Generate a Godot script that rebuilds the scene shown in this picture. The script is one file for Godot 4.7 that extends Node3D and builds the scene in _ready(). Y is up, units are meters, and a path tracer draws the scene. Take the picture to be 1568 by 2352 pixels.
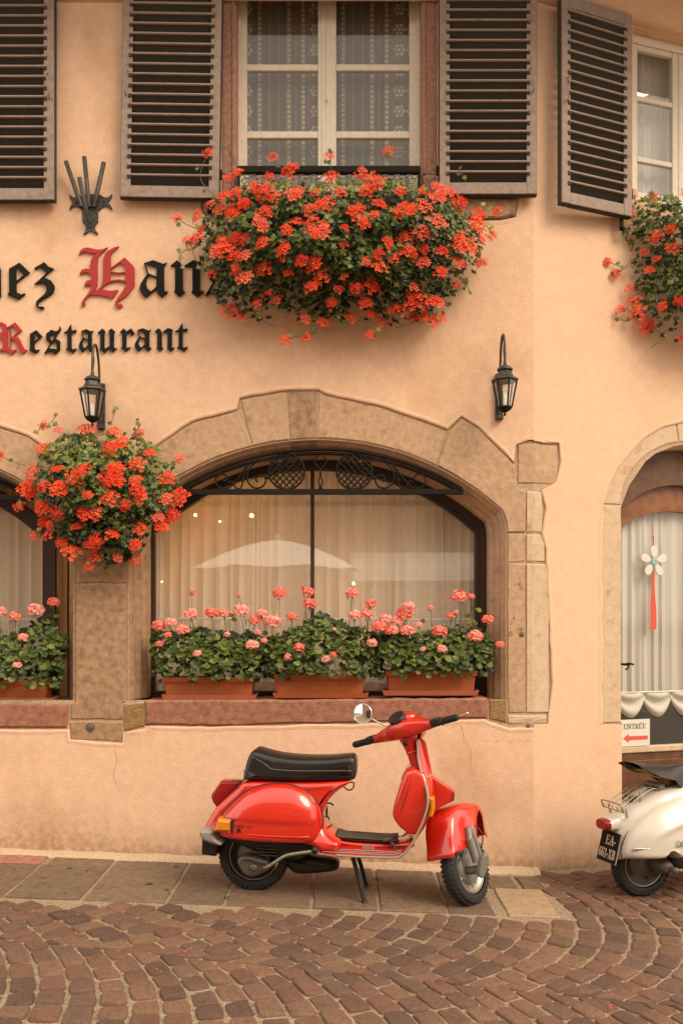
extends Node3D
# A corner restaurant in a cobbled old-town street: geranium boxes, an arched window, a red scooter on the pavement.
# The main facade is the plane z = 0, the wing turns away from it at the corner; metres throughout.

const EYE_Y := 1.6          # height of the eye above the pavement at the door of the facade
const EYE_Z := 5.91         # and its distance from the facade
const UNIT := 346.9         # survey units per metre on the facade
const CORNER := 1.271       # x of the corner where the wing begins
var rng := RandomNumberGenerator.new()
var M := {}
var taken := {}
var wing := Transform3D()

# ------------------------------------------------------------------ mesh collecting
class MB:
	var v := PackedVector3Array()
	var g := PackedInt32Array()
	var uv := PackedVector2Array()
	var grp := -1
	func tri(a: Vector3, b: Vector3, c: Vector3) -> void:
		v.append(a); v.append(b); v.append(c); g.append(grp)
	func quad(a: Vector3, b: Vector3, c: Vector3, d: Vector3) -> void:
		tri(a, b, c); tri(a, c, d)
	func quv(a: Vector2, b: Vector2, c: Vector2, d: Vector2) -> void:
		for p in [a, b, c, a, c, d]: uv.append(p)
	func xf(t: Transform3D, from := 0) -> void:
		for i in range(from, v.size()): v[i] = t * v[i]
	func grid(p: Array, close_u := false, close_v := false) -> void:
		var n: int = p.size()
		var m: int = p[0].size()
		for i in (n if close_u else n - 1):
			for j in (m if close_v else m - 1):
				var a: Vector3 = p[i][j]
				var b: Vector3 = p[(i + 1) % n][j]
				var c: Vector3 = p[(i + 1) % n][(j + 1) % m]
				var d: Vector3 = p[i][(j + 1) % m]
				if a != b and b != c and c != a: tri(a, b, c)
				if a != c and c != d and d != a: tri(a, c, d)
	func fan(ring: Array, rev := false) -> void:
		var c := Vector3()
		for q in ring: c += q
		c /= ring.size()
		for i in ring.size():
			var a: Vector3 = ring[i]
			var b: Vector3 = ring[(i + 1) % ring.size()]
			if rev: tri(c, b, a)
			else: tri(c, a, b)

func surf(am: ArrayMesh, m: MB, mat: Material, auto := true) -> void:
	if m.v.is_empty(): return
	var flip := false
	if auto:
		var c := Vector3()
		for p in m.v: c += p
		c /= m.v.size()
		var vol := 0.0
		for i in range(0, m.v.size(), 3):
			vol += (m.v[i] - c).dot((m.v[i + 1] - c).cross(m.v[i + 2] - c))
		flip = vol < 0.0
	var st := SurfaceTool.new()
	st.begin(Mesh.PRIMITIVE_TRIANGLES)
	var order := [0, 1, 2] if flip else [0, 2, 1]
	var has_uv := m.uv.size() == m.v.size()
	for t in m.g.size():
		st.set_smooth_group(m.g[t])
		for k in order:
			if has_uv: st.set_uv(m.uv[t * 3 + k])
			st.add_vertex(m.v[t * 3 + k])
	st.generate_normals()
	st.set_material(mat)
	st.commit(am)

func mesh_of(m: MB, mat: Material, auto := true) -> ArrayMesh:
	var am := ArrayMesh.new()
	surf(am, m, mat, auto)
	return am

func inst(called: String, mesh: Mesh, parent: Node, t := Transform3D()) -> MeshInstance3D:
	var o := MeshInstance3D.new()
	o.name = numbered(called) if parent == self else called
	o.mesh = mesh
	o.transform = t
	parent.add_child(o, true)
	return o

func obj(called: String, m: MB, mat: Material, parent: Node = self, auto := true) -> MeshInstance3D:
	return inst(called, mesh_of(m, mat, auto), parent)

func obj2(called: String, m: MB, mat: Material, m2: MB, mat2: Material, parent: Node = self) -> MeshInstance3D:
	var am := ArrayMesh.new()
	surf(am, m, mat)
	surf(am, m2, mat2)
	return inst(called, am, parent)

func numbered(n: String) -> String:
	taken[n] = taken.get(n, -1) + 1
	return n if taken[n] == 0 else "%s_%03d" % [n, taken[n]]

func thing(called: String, label: String, category: String, at_ := Vector3.ZERO, group := "") -> Node3D:
	var o := Node3D.new()
	o.name = numbered(called)
	add_child(o)
	o.position = at_
	return tag(o, label, category, group)

func tag(o: Node3D, label: String, category: String, group := "") -> Node3D:
	o.set_meta("label", label)
	o.set_meta("category", category)
	if group: o.set_meta("group", group)
	return o

func kind(o: Node3D, k: String) -> Node3D:
	o.set_meta("kind", k)
	return o

# ------------------------------------------------------------------ shapes
func V(x: float, y: float, z := 0.0) -> Vector3: return Vector3(x, y, z)

func pts(a: Array) -> PackedVector2Array:          # flat list of x, y
	var r := PackedVector2Array()
	for i in range(0, a.size(), 2): r.append(Vector2(a[i], a[i + 1]))
	return r

func W(x: float, y: float) -> Vector2:             # survey units -> metres on the facade
	return Vector2((x - 784.0) / UNIT, EYE_Y + (1430.0 - y) / UNIT)

func Ws(a: Array) -> PackedVector2Array:
	var r := PackedVector2Array()
	for i in range(0, a.size(), 2): r.append(W(a[i], a[i + 1]))
	return r

func at(x: float, y: float, z: float) -> Vector3:  # the same sight taken at a distance z before the facade
	var k := 1.0 - z / EYE_Z
	var p := W(x, y)
	return Vector3(p.x * k, EYE_Y + (p.y - EYE_Y) * k, z)

func wg(x: float, y: float, d := 0.0) -> Vector3:  # survey point on the wing, in the wing's own axes
	var e := Vector3(0, EYE_Y, EYE_Z)
	var r := Vector3((x - 784.0) / 2050.0, (1430.0 - y) / 2050.0, -1.0)
	var n := wing.basis.z
	var t := (wing.origin + n * d - e).dot(n) / r.dot(n)
	return wing.affine_inverse() * (e + r * t)

func wgs(a: Array, d := 0.0) -> PackedVector2Array:
	var r := PackedVector2Array()
	for i in range(0, a.size(), 2):
		var p := wg(a[i], a[i + 1], d)
		r.append(Vector2(p.x, p.y))
	return r

func ground_y(x: float, z: float) -> float:
	return -0.036 * clampf(x, -7.0, 7.0) - 0.012 * clampf(z, -3.0, 7.0)

func box(m: MB, c: Vector3, s: Vector3, bevel := 0.0, b := Basis()) -> void:
	var h := s / 2.0
	bevel = minf(bevel, minf(h.x, minf(h.y, h.z)) * 0.9)
	var P := func(sg: Vector3, k: int) -> Vector3:
		var q := h - Vector3.ONE * bevel
		q[k] = h[k]
		return c + b * (q * sg)
	for k in 3:
		var i := (k + 1) % 3
		var j := (k + 2) % 3
		for s0 in [-1.0, 1.0]:
			var f := []
			for w in [[-1, -1], [1, -1], [1, 1], [-1, 1]]:
				var sg := Vector3.ONE
				sg[k] = s0; sg[i] = w[0]; sg[j] = w[1]
				f.append(P.call(sg, k))
			if s0 < 0: m.quad(f[0], f[3], f[2], f[1])
			else: m.quad(f[0], f[1], f[2], f[3])
			if bevel > 0.0:
				for s1 in [-1.0, 1.0]:      # edge between face k and face i, running along j
					var lo := Vector3.ONE
					lo[k] = s0; lo[i] = s1; lo[j] = -1.0
					var hi := lo
					hi[j] = 1.0
					var e := [P.call(lo, k), P.call(lo, i), P.call(hi, i), P.call(hi, k)]
					if s0 * s1 > 0: m.quad(e[0], e[1], e[2], e[3])
					else: m.quad(e[3], e[2], e[1], e[0])
	if bevel > 0.0:
		for sx in [-1.0, 1.0]:
			for sy in [-1.0, 1.0]:
				for sz in [-1.0, 1.0]:
					var sg := Vector3(sx, sy, sz)
					var e := [P.call(sg, 0), P.call(sg, 1), P.call(sg, 2)]
					if sx * sy * sz > 0: m.tri(e[0], e[1], e[2])
					else: m.tri(e[2], e[1], e[0])

func tube(m: MB, path: Array, r, n := 6, closed := false, grp := 1) -> void:
	var rings := []
	var cnt := path.size()
	var u := Vector3.ZERO
	for i in cnt:
		var a: Vector3 = path[(i - 1 + cnt) % cnt] if closed or i > 0 else path[i]
		var b: Vector3 = path[(i + 1) % cnt] if closed or i < cnt - 1 else path[i]
		var t := (b - a).normalized()
		if u == Vector3.ZERO:
			u = t.cross(Vector3.UP if absf(t.y) < 0.9 else Vector3.RIGHT).normalized()
		u = (u - t * u.dot(t)).normalized()
		var w := t.cross(u)
		var rr: float = r[i] if r is Array else r
		var ring := []
		for k in n:
			var an := TAU * k / n
			ring.append(path[i] + (u * cos(an) + w * sin(an)) * rr)
		rings.append(ring)
	m.grp = grp
	m.grid(rings, closed, true)
	m.grp = -1
	if not closed:
		m.fan(rings[0]); m.fan(rings[cnt - 1], true)

func arc3(c: Vector3, ax: Vector3, ay: Vector3, a0: float, a1: float, n: int) -> Array:
	var r := []
	for i in n + 1:
		var a := lerpf(a0, a1, float(i) / n)
		r.append(c + ax * cos(a) + ay * sin(a))
	return r

func lathe(m: MB, prof: Array, n := 24, t := Transform3D(), grp := 1) -> void:   # prof: r, y, r, y ... about y
	var rings := []
	for i in range(0, prof.size(), 2):
		var ring := []
		for k in n:
			var a := TAU * k / n
			ring.append(t * Vector3(prof[i] * cos(a), prof[i + 1], prof[i] * sin(a)))
		rings.append(ring)
	for i in rings.size() - 1:
		m.grp = grp if grp < 0 else grp + i % 2 * 0
		m.grid([rings[i], rings[i + 1]], false, true)
	m.grp = -1

func edge_lathe(m: MB, prof: Array, n := 24, t := Transform3D()) -> void:        # every step keeps its own crisp edge
	for i in range(0, prof.size() - 2, 2):
		lathe(m, [prof[i], prof[i + 1], prof[i + 2], prof[i + 3]], n, t, 3 + i)

func ccw(p: PackedVector2Array) -> PackedVector2Array:
	if Geometry2D.is_polygon_clockwise(p):
		p = p.duplicate()
		p.reverse()
	return p

func inset(p: PackedVector2Array, d: float) -> PackedVector2Array:      # p counter-clockwise; same number of points
	var r := PackedVector2Array()
	var n := p.size()
	for i in n:
		var a := (p[i] - p[(i - 1 + n) % n]).normalized()
		var b := (p[(i + 1) % n] - p[i]).normalized()
		var na := Vector2(-a.y, a.x)
		var nb := Vector2(-b.y, b.x)
		var k := na + nb
		k = na if k.length() < 0.01 else k.normalized()
		r.append(p[i] + k * d / maxf(k.dot(na), 0.5))
	return r

func face(m: MB, p: PackedVector2Array, z: float, back := false, like := PackedVector2Array()) -> void:
	var t := Geometry2D.triangulate_polygon(like if like.size() else p)
	if t.is_empty() and p.size() > 2: print("no triangles for an outline of ", p.size())
	for i in range(0, t.size(), 3):
		var a := V(p[t[i]].x, p[t[i]].y, z)
		var b := V(p[t[i + 1]].x, p[t[i + 1]].y, z)
		var c := V(p[t[i + 2]].x, p[t[i + 2]].y, z)
		var up := (b - a).cross(c - a).z > 0.0
		if up != back: m.tri(a, b, c)
		else: m.tri(a, c, b)

func ring3(p: PackedVector2Array, z: float) -> Array:
	var r := []
	for q in p: r.append(V(q.x, q.y, z))
	return r

# polygon (x, y) given thickness from z0 up to z1 with a chamfered front edge
func slab(m: MB, poly: PackedVector2Array, z0: float, z1: float, bevel := 0.004, with_back := false) -> void:
	var p := ccw(poly)
	var q := inset(p, bevel)
	m.grp = -1
	m.grid([ring3(p, z0), ring3(p, z1 - bevel), ring3(q, z1)], false, true)
	face(m, q, z1, false, p)
	if with_back: face(m, p, z0, true)

# polygon (x, y) puffed to a half thickness hw in z on both sides, with edges rounded over r
func pillow(m: MB, poly: PackedVector2Array, hw: float, r: float, steps := 4, wide = null, grp := 5) -> void:
	var p := ccw(poly)
	var rings := []
	var full := inset(p, r)                    # where the outline is too tight for the radius, take less of it
	var take := []
	for i in p.size():
		var f := 1.0
		while f > 0.12:
			var c := p[i].lerp(full[i], f)
			if Geometry2D.is_point_in_polygon(c, p) and edge_dist(c, p) > 0.80 * r * f: break
			f *= 0.75
		take.append(f)
	for w in 2:
		var t2 := take.duplicate()
		for i in p.size(): take[i] = minf(t2[i], (t2[i - 1] + t2[i] + t2[(i + 1) % p.size()]) / 3.0)
	for s in range(-steps, steps + 1):
		var a := float(s) / steps * PI / 2.0
		var ring := []
		for i in p.size():
			var c := p[i].lerp(full[i], take[i] * (1.0 - cos(a)))
			ring.append(V(c.x, c.y, signf(s) * (hw - r) + r * sin(a)))
		rings.append(ring)
	if wide != null:
		for ring in rings:
			for i in ring.size():
				ring[i].z *= wide.call(ring[i].x, ring[i].y)
	m.grp = grp
	m.grid(rings, false, true)
	for s in [-1.0, 1.0]:
		var t := Geometry2D.triangulate_polygon(p)
		var ring: Array = rings[0] if s < 0 else rings[rings.size() - 1]
		for i in range(0, t.size(), 3):
			var up := (p[t[i + 1]] - p[t[i]]).cross(p[t[i + 2]] - p[t[i]]) > 0.0
			if up == (s < 0): m.tri(ring[t[i]], ring[t[i + 1]], ring[t[i + 2]])
			else: m.tri(ring[t[i]], ring[t[i + 2]], ring[t[i + 1]])
	m.grp = -1

func smooth_poly(p: PackedVector2Array, cuts := 2) -> PackedVector2Array:        # Catmull-Rom round a closed outline
	var r := PackedVector2Array()
	var n := p.size()
	for i in n:
		for k in cuts:
			r.append(p[i].cubic_interpolate(p[(i + 1) % n], p[(i - 1 + n) % n], p[(i + 2) % n], float(k) / cuts))
	return r

func smooth_path(p: Array, cuts := 4) -> Array:
	var r := []
	var n := p.size()
	for i in n - 1:
		for k in cuts:
			var a: Vector3 = p[i]
			r.append(a.cubic_interpolate(p[i + 1], p[maxi(i - 1, 0)], p[mini(i + 2, n - 1)], float(k) / cuts))
	r.append(p[n - 1])
	return r

func worn(p: PackedVector2Array, step: float, amp: float, sd: int, closed := true) -> PackedVector2Array:   # subdivide and wobble an outline
	var nz := FastNoiseLite.new()
	nz.seed = sd
	nz.frequency = 6.0
	var r := PackedVector2Array()
	for i in (p.size() if closed else p.size() - 1):
		var a := p[i]
		var b := p[(i + 1) % p.size()]
		var k := maxi(1, int(a.distance_to(b) / step))
		for j in k:
			var q := a.lerp(b, float(j) / k)
			r.append(q + Vector2(nz.get_noise_2d(q.x, q.y), nz.get_noise_2d(q.x + 31.0, q.y - 17.0)) * amp)
	if not closed: r.append(p[p.size() - 1])
	return r

func rough(m: MB, amp: float, freq: float, sd: int) -> void:
	var nz := FastNoiseLite.new()
	nz.seed = sd
	nz.frequency = freq
	for i in m.v.size():
		var p := m.v[i]
		m.v[i] = p + V(nz.get_noise_3dv(p), nz.get_noise_3dv(p + V(40, 0, 0)), nz.get_noise_3dv(p + V(0, 40, 0))) * amp

# a wall sheet in the plane z with holes: cut into strips through the holes so that every piece is a simple outline
func holed_sheet(m: MB, outer: Rect2, holes: Array, z: float, cuts: Array) -> void:
	var xs := [outer.position.x] + cuts + [outer.end.x]
	for i in xs.size() - 1:
		var r := PackedVector2Array([Vector2(xs[i], outer.position.y), Vector2(xs[i + 1], outer.position.y), Vector2(xs[i + 1], outer.end.y), Vector2(xs[i], outer.end.y)])
		var pieces := [r]
		for h in holes:
			var next := []
			for q in pieces: next.append_array(Geometry2D.clip_polygons(q, h))
			pieces = next
		for q in pieces: face(m, q, z)

# plaster lip round a cut-out: swells a little, then turns into the hole
func lip(m: MB, hole: PackedVector2Array, depth: float) -> void:
	var p := ccw(hole)
	m.grp = 2
	m.grid([ring3(inset(p, -0.030), 0.0006), ring3(inset(p, -0.016), 0.0026), ring3(inset(p, -0.007), 0.0035), ring3(inset(p, -0.002), 0.0005), ring3(p, -0.004), ring3(inset(p, 0.003), -depth)], false, true)
	m.grp = -1

func lip_open(m: MB, path: PackedVector2Array, side: float, depth: float) -> void:   # side: +1 when the wall lies to the right of the path
	var ls := []
	for q in [[0.030, 0.0006], [0.016, 0.0026], [0.007, 0.0035], [0.002, 0.0005], [0.0, -0.004], [-0.003, -depth]]: ls.append(ring3(shift(path, q[0] * side), q[1]))
	m.grp = 2
	m.grid(ls)
	m.grp = -1

# ------------------------------------------------------------------ materials
func lin(r: float, g: float, b: float) -> Color: return Color(r, g, b).linear_to_srgb()

func ntex(sd: int, freq: float, oct := 4, ramp: Array = [], size := 512, cell := false, grit := false) -> NoiseTexture2D:
	var n := FastNoiseLite.new()
	n.seed = sd
	n.noise_type = FastNoiseLite.TYPE_CELLULAR if cell else FastNoiseLite.TYPE_SIMPLEX_SMOOTH
	if grit: n.noise_type = FastNoiseLite.TYPE_VALUE_CUBIC
	n.frequency = freq
	n.fractal_octaves = oct
	var t := NoiseTexture2D.new()
	t.width = size; t.height = size
	t.seamless = true
	t.noise = n
	if ramp.size():
		var g := Gradient.new()
		g.offsets = PackedFloat32Array(ramp.filter(func(x): return x is float))
		g.colors = PackedColorArray(ramp.filter(func(x): return x is Color))
		t.color_ramp = g
	return t

func mat(col: Color, ro := 0.6, metal := 0.0) -> StandardMaterial3D:
	var m := StandardMaterial3D.new()
	m.albedo_color = col
	m.roughness = ro
	m.metallic = metal
	return m

# surface with a mottled colour (texture repeats each `rep` metres), relief in millimetres, and large stains laid over it
func surface(tex: Texture2D, rep: float, ro: float, relief: Texture2D = null, mm := 0.0, stain: Texture2D = null, stain_rep := 3.0) -> StandardMaterial3D:
	var m := mat(Color.WHITE, ro)
	m.albedo_texture = tex
	m.uv1_triplanar = true
	m.uv1_world_triplanar = true
	m.uv1_scale = Vector3.ONE / rep
	if relief:
		m.heightmap_enabled = true
		m.heightmap_texture = relief
		m.heightmap_scale = mm * 0.1
	if stain:
		m.detail_enabled = true
		m.detail_albedo = stain
		m.detail_blend_mode = BaseMaterial3D.BLEND_MODE_MUL
		m.detail_uv_layer = BaseMaterial3D.DETAIL_UV_2
		m.uv2_triplanar = true
		m.uv2_world_triplanar = true
		m.uv2_scale = Vector3.ONE / stain_rep
	return m

func materials() -> void:
	var grain := ntex(1, 0.11, 3, [], 1024, false, true)
	var fine := ntex(2, 0.30, 3, [], 512, false, true)
	var white := lin(1, 1, 1)
	var stain := ntex(3, 0.006, 5, [0.0, lin(0.80, 0.74, 0.66), 0.42, white, 1.0, white], 512)
	var soft := ntex(4, 0.01, 4, [0.0, lin(0.70, 0.66, 0.62), 0.35, lin(0.95, 0.94, 0.93), 0.6, white, 1.0, lin(0.92, 0.91, 0.90)], 512)
	var weather := ntex(5, 0.016, 5, [0.0, lin(0.60, 0.53, 0.46), 0.18, lin(0.84, 0.80, 0.75), 0.30, lin(0.97, 0.96, 0.94), 0.6, white, 1.0, lin(0.95, 0.94, 0.92)], 512)
	var c := func(r, g, b, k): return lin(r * k, g * k, b * k)
	var two := func(sd, f, r, g, b, lo, hi): return ntex(sd, f, 4, [0.1, c.call(r, g, b, lo), 0.9, c.call(r, g, b, hi)])
	M.plaster = surface(two.call(10, 0.02, 0.71, 0.475, 0.325, 0.93, 1.05), 0.9, 0.92, grain, 1.5, stain, 4.0)
	M.stone = surface(ntex(11, 0.03, 5, [0.0, lin(0.356, 0.222, 0.136), 0.25, lin(0.433, 0.283, 0.177), 0.7, lin(0.500, 0.330, 0.214), 1.0, lin(0.545, 0.378, 0.258)]), 0.9, 0.9, grain, 1.8, weather, 1.3)
	M.stone_pale = surface(ntex(12, 0.03, 5, [0.0, lin(0.477, 0.341, 0.224), 0.4, lin(0.563, 0.417, 0.291), 1.0, lin(0.618, 0.472, 0.347)]), 0.9, 0.9, grain, 1.8, weather, 1.5)
	M.stone_dark = surface(ntex(13, 0.022, 5, [0.0, lin(0.226, 0.133, 0.073), 0.4, lin(0.329, 0.201, 0.118), 1.0, lin(0.455, 0.299, 0.187)]), 0.8, 0.9, grain, 1.8, weather, 0.9)
	M.stone_red = surface(ntex(14, 0.02, 5, [0.0, lin(0.20, 0.085, 0.055), 0.5, lin(0.31, 0.135, 0.088), 1.0, lin(0.38, 0.19, 0.13)]), 0.7, 0.9, grain, 3.0, weather, 0.9)
	M.stone_pink = surface(ntex(15, 0.03, 4, [0.0, lin(0.24, 0.12, 0.085), 0.5, lin(0.36, 0.19, 0.14), 1.0, lin(0.42, 0.25, 0.19)]), 0.6, 0.9, fine, 4.0)
	M.stone_yellow = surface(ntex(16, 0.02, 4, [0.0, lin(0.30, 0.16, 0.06), 1.0, lin(0.46, 0.28, 0.12)]), 0.5, 0.9, grain, 14.0)
	M.mortar = surface(ntex(17, 0.05, 4, [0.0, lin(0.36, 0.25, 0.16), 1.0, lin(0.56, 0.42, 0.30)]), 0.7, 0.95, grain, 4.0)
	M.sand = surface(ntex(18, 0.05, 5, [0.0, lin(0.16, 0.115, 0.072), 0.5, lin(0.31, 0.23, 0.15), 1.0, lin(0.44, 0.34, 0.235)]), 0.6, 0.95, grain, 8.0, soft, 1.6)
	M.cob = []
	for k in 6:
		var t := [[0.138, 0.070, 0.045], [0.160, 0.081, 0.051], [0.108, 0.058, 0.040], [0.172, 0.092, 0.058], [0.136, 0.076, 0.052], [0.188, 0.101, 0.060]][k] as Array
		M.cob.append(surface(two.call(20 + k, 0.03, t[0], t[1], t[2], 0.70, 1.3), 0.35, 0.85, grain, 6.0, soft, 0.7))
	M.flag = []
	for k in 4:
		var t := [[0.150, 0.098, 0.062], [0.168, 0.112, 0.071], [0.135, 0.087, 0.056], [0.158, 0.095, 0.060]][k] as Array
		M.flag.append(surface(two.call(30 + k, 0.02, t[0], t[1], t[2], 0.75, 1.2), 0.7, 0.85, fine, 2.5, soft, 0.9))
	M.flag_pale = surface(two.call(36, 0.02, 0.33, 0.23, 0.14, 0.8, 1.15), 0.6, 0.85, fine, 2.0, soft, 0.5)
	M.taupe = surface(two.call(40, 0.02, 0.30, 0.23, 0.19, 0.85, 1.12), 0.5, 0.7, fine, 0.8, soft, 0.6)
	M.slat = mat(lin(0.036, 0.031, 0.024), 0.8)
	M.wood_dark = mat(lin(0.030, 0.012, 0.006), 0.55)
	M.window_white = surface(two.call(41, 0.02, 0.70, 0.63, 0.53, 0.92, 1.05), 0.6, 0.55, fine, 0.5)
	M.iron = surface(two.call(42, 0.05, 0.016, 0.013, 0.010, 0.6, 1.5), 0.3, 0.7, fine, 1.0)
	M.iron_worn = surface(ntex(43, 0.04, 4, [0.0, lin(0.012, 0.011, 0.009), 0.55, lin(0.03, 0.026, 0.02), 0.75, lin(0.09, 0.075, 0.06), 1.0, lin(0.16, 0.14, 0.12)]), 0.35, 0.5, fine, 0.8)
	M.letter_black = mat(lin(0.013, 0.013, 0.011), 0.75)
	M.letter_black.metallic_specular = 0.25
	M.iron.metallic_specular = 0.25
	M.letter_red = mat(lin(0.36, 0.018, 0.020), 0.7)
	M.terracotta = surface(two.call(44, 0.03, 0.40, 0.105, 0.030, 0.88, 1.1), 0.5, 0.75, fine, 0.6)
	M.saucer = mat(lin(0.46, 0.14, 0.075), 0.6)
	M.soil = surface(two.call(45, 0.1, 0.03, 0.02, 0.012, 0.5, 1.5), 0.2, 0.95, grain, 8.0)
	M.oak = surface(ntex(46, 0.012, 4, [0.0, lin(0.10, 0.032, 0.008), 0.5, lin(0.21, 0.075, 0.020), 1.0, lin(0.28, 0.11, 0.032)]), 0.8, 0.45, fine, 0.4)
	M.oak_dark = surface(ntex(47, 0.012, 4, [0.0, lin(0.06, 0.022, 0.007), 1.0, lin(0.17, 0.065, 0.02)]), 0.6, 0.5, fine, 0.4)
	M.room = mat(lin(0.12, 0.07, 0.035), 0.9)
	var gl := mat(Color(1, 1, 1, 0.04), 0.0)
	gl.transparency = BaseMaterial3D.TRANSPARENCY_ALPHA
	gl.metallic_specular = 0.5
	M.glass = gl
	M.voile = cloth(lin(0.84, 0.71, 0.53), 0.84)
	M.voile_white = cloth(lin(0.70, 0.67, 0.60), 0.78)
	M.paper = mat(lin(0.66, 0.63, 0.57), 0.7)
	M.ink_red = mat(lin(0.62, 0.085, 0.065), 0.7)
	M.ink = mat(lin(0.03, 0.03, 0.03), 0.7)
	var g1 := gl.duplicate()
	M.glass_thin = g1
	var dirt := mat(Color.WHITE, 0.95)
	dirt.albedo_texture = ntex(60, 0.03, 5, [0.0, Color(lin(0.16, 0.10, 0.055), 0.0), 0.4, Color(lin(0.20, 0.125, 0.07), 0.45), 0.75, Color(lin(0.24, 0.155, 0.09), 0.75), 1.0, Color(lin(0.30, 0.22, 0.15), 0.8)])
	dirt.uv1_triplanar = true
	dirt.uv1_world_triplanar = true
	dirt.uv1_scale = Vector3.ONE / 0.9
	dirt.transparency = BaseMaterial3D.TRANSPARENCY_ALPHA
	dirt.vertex_color_use_as_albedo = true
	M.dirt = dirt
	# scooter
	var red := mat(lin(0.54, 0.015, 0.004), 0.30)
	red.clearcoat_enabled = true
	red.clearcoat = 1.0
	red.clearcoat_roughness = 0.06
	M.red = red
	var cream := mat(lin(0.52, 0.48, 0.415), 0.35)
	cream.clearcoat_enabled = true
	cream.clearcoat = 0.6
	cream.clearcoat_roughness = 0.12
	M.cream = cream
	M.rubber = surface(two.call(50, 0.05, 0.012, 0.011, 0.010, 0.8, 1.6), 0.3, 0.75, fine, 0.4)
	M.seat = surface(two.call(51, 0.05, 0.010, 0.009, 0.008, 0.8, 1.2), 0.2, 0.36, fine, 0.3)
	M.black = mat(lin(0.012, 0.011, 0.010), 0.45)
	M.mat_grey = mat(lin(0.055, 0.048, 0.038), 0.7)
	M.chrome = mat(lin(0.72, 0.70, 0.66), 0.12, 1.0)
	M.steel = mat(lin(0.40, 0.38, 0.34), 0.42, 0.9)
	M.alu = mat(lin(0.20, 0.19, 0.172), 0.5, 0.3)
	M.dirty_metal = surface(ntex(52, 0.06, 4, [0.0, lin(0.07, 0.06, 0.048), 0.5, lin(0.15, 0.135, 0.11), 1.0, lin(0.24, 0.22, 0.19)]), 0.25, 0.5)
	M.dirty_metal.metallic = 0.5
	M.trim = mat(lin(0.27, 0.235, 0.20), 0.5)
	M.mirror = mat(lin(0.85, 0.85, 0.84), 0.02, 1.0)
	M.amber = mat(lin(0.62, 0.20, 0.012), 0.2)
	M.lens = mat(lin(0.24, 0.010, 0.008), 0.15)
	M.brass = mat(lin(0.38, 0.26, 0.10), 0.4, 0.9)
	# plants
	M.leaf = []
	for k in 5:
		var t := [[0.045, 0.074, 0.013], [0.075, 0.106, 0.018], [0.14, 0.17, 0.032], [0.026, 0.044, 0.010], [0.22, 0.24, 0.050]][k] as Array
		var lf := mat(lin(t[0], t[1], t[2]), 0.5)
		lf.backlight_enabled = true
		lf.backlight = lin(0.22, 0.30, 0.05)
		M.leaf.append(lf)
	M.stem = mat(lin(0.09, 0.12, 0.035), 0.6)
	M.petal = []
	for t in [[0.92, 0.090, 0.024], [0.84, 0.055, 0.016], [0.94, 0.135, 0.04], [0.90, 0.17, 0.09]]:
		var pm := mat(lin(t[0], t[1], t[2]), 0.6)
		pm.backlight_enabled = true
		pm.backlight = lin(0.35, 0.02, 0.01)
		M.petal.append(pm)
	M.pink = []
	for t in [[0.92, 0.34, 0.26], [0.90, 0.25, 0.18], [0.93, 0.45, 0.38]]:
		var pm := mat(lin(t[0], t[1], t[2]), 0.6)
		pm.backlight_enabled = true
		pm.backlight = lin(0.35, 0.06, 0.04)
		M.pink.append(pm)

func cloth(col: Color, alpha: float) -> StandardMaterial3D:
	var m := mat(Color(col, alpha), 0.9)
	m.transparency = BaseMaterial3D.TRANSPARENCY_ALPHA
	m.backlight_enabled = true
	m.backlight = Color(0.5, 0.45, 0.36)
	return m

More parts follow.
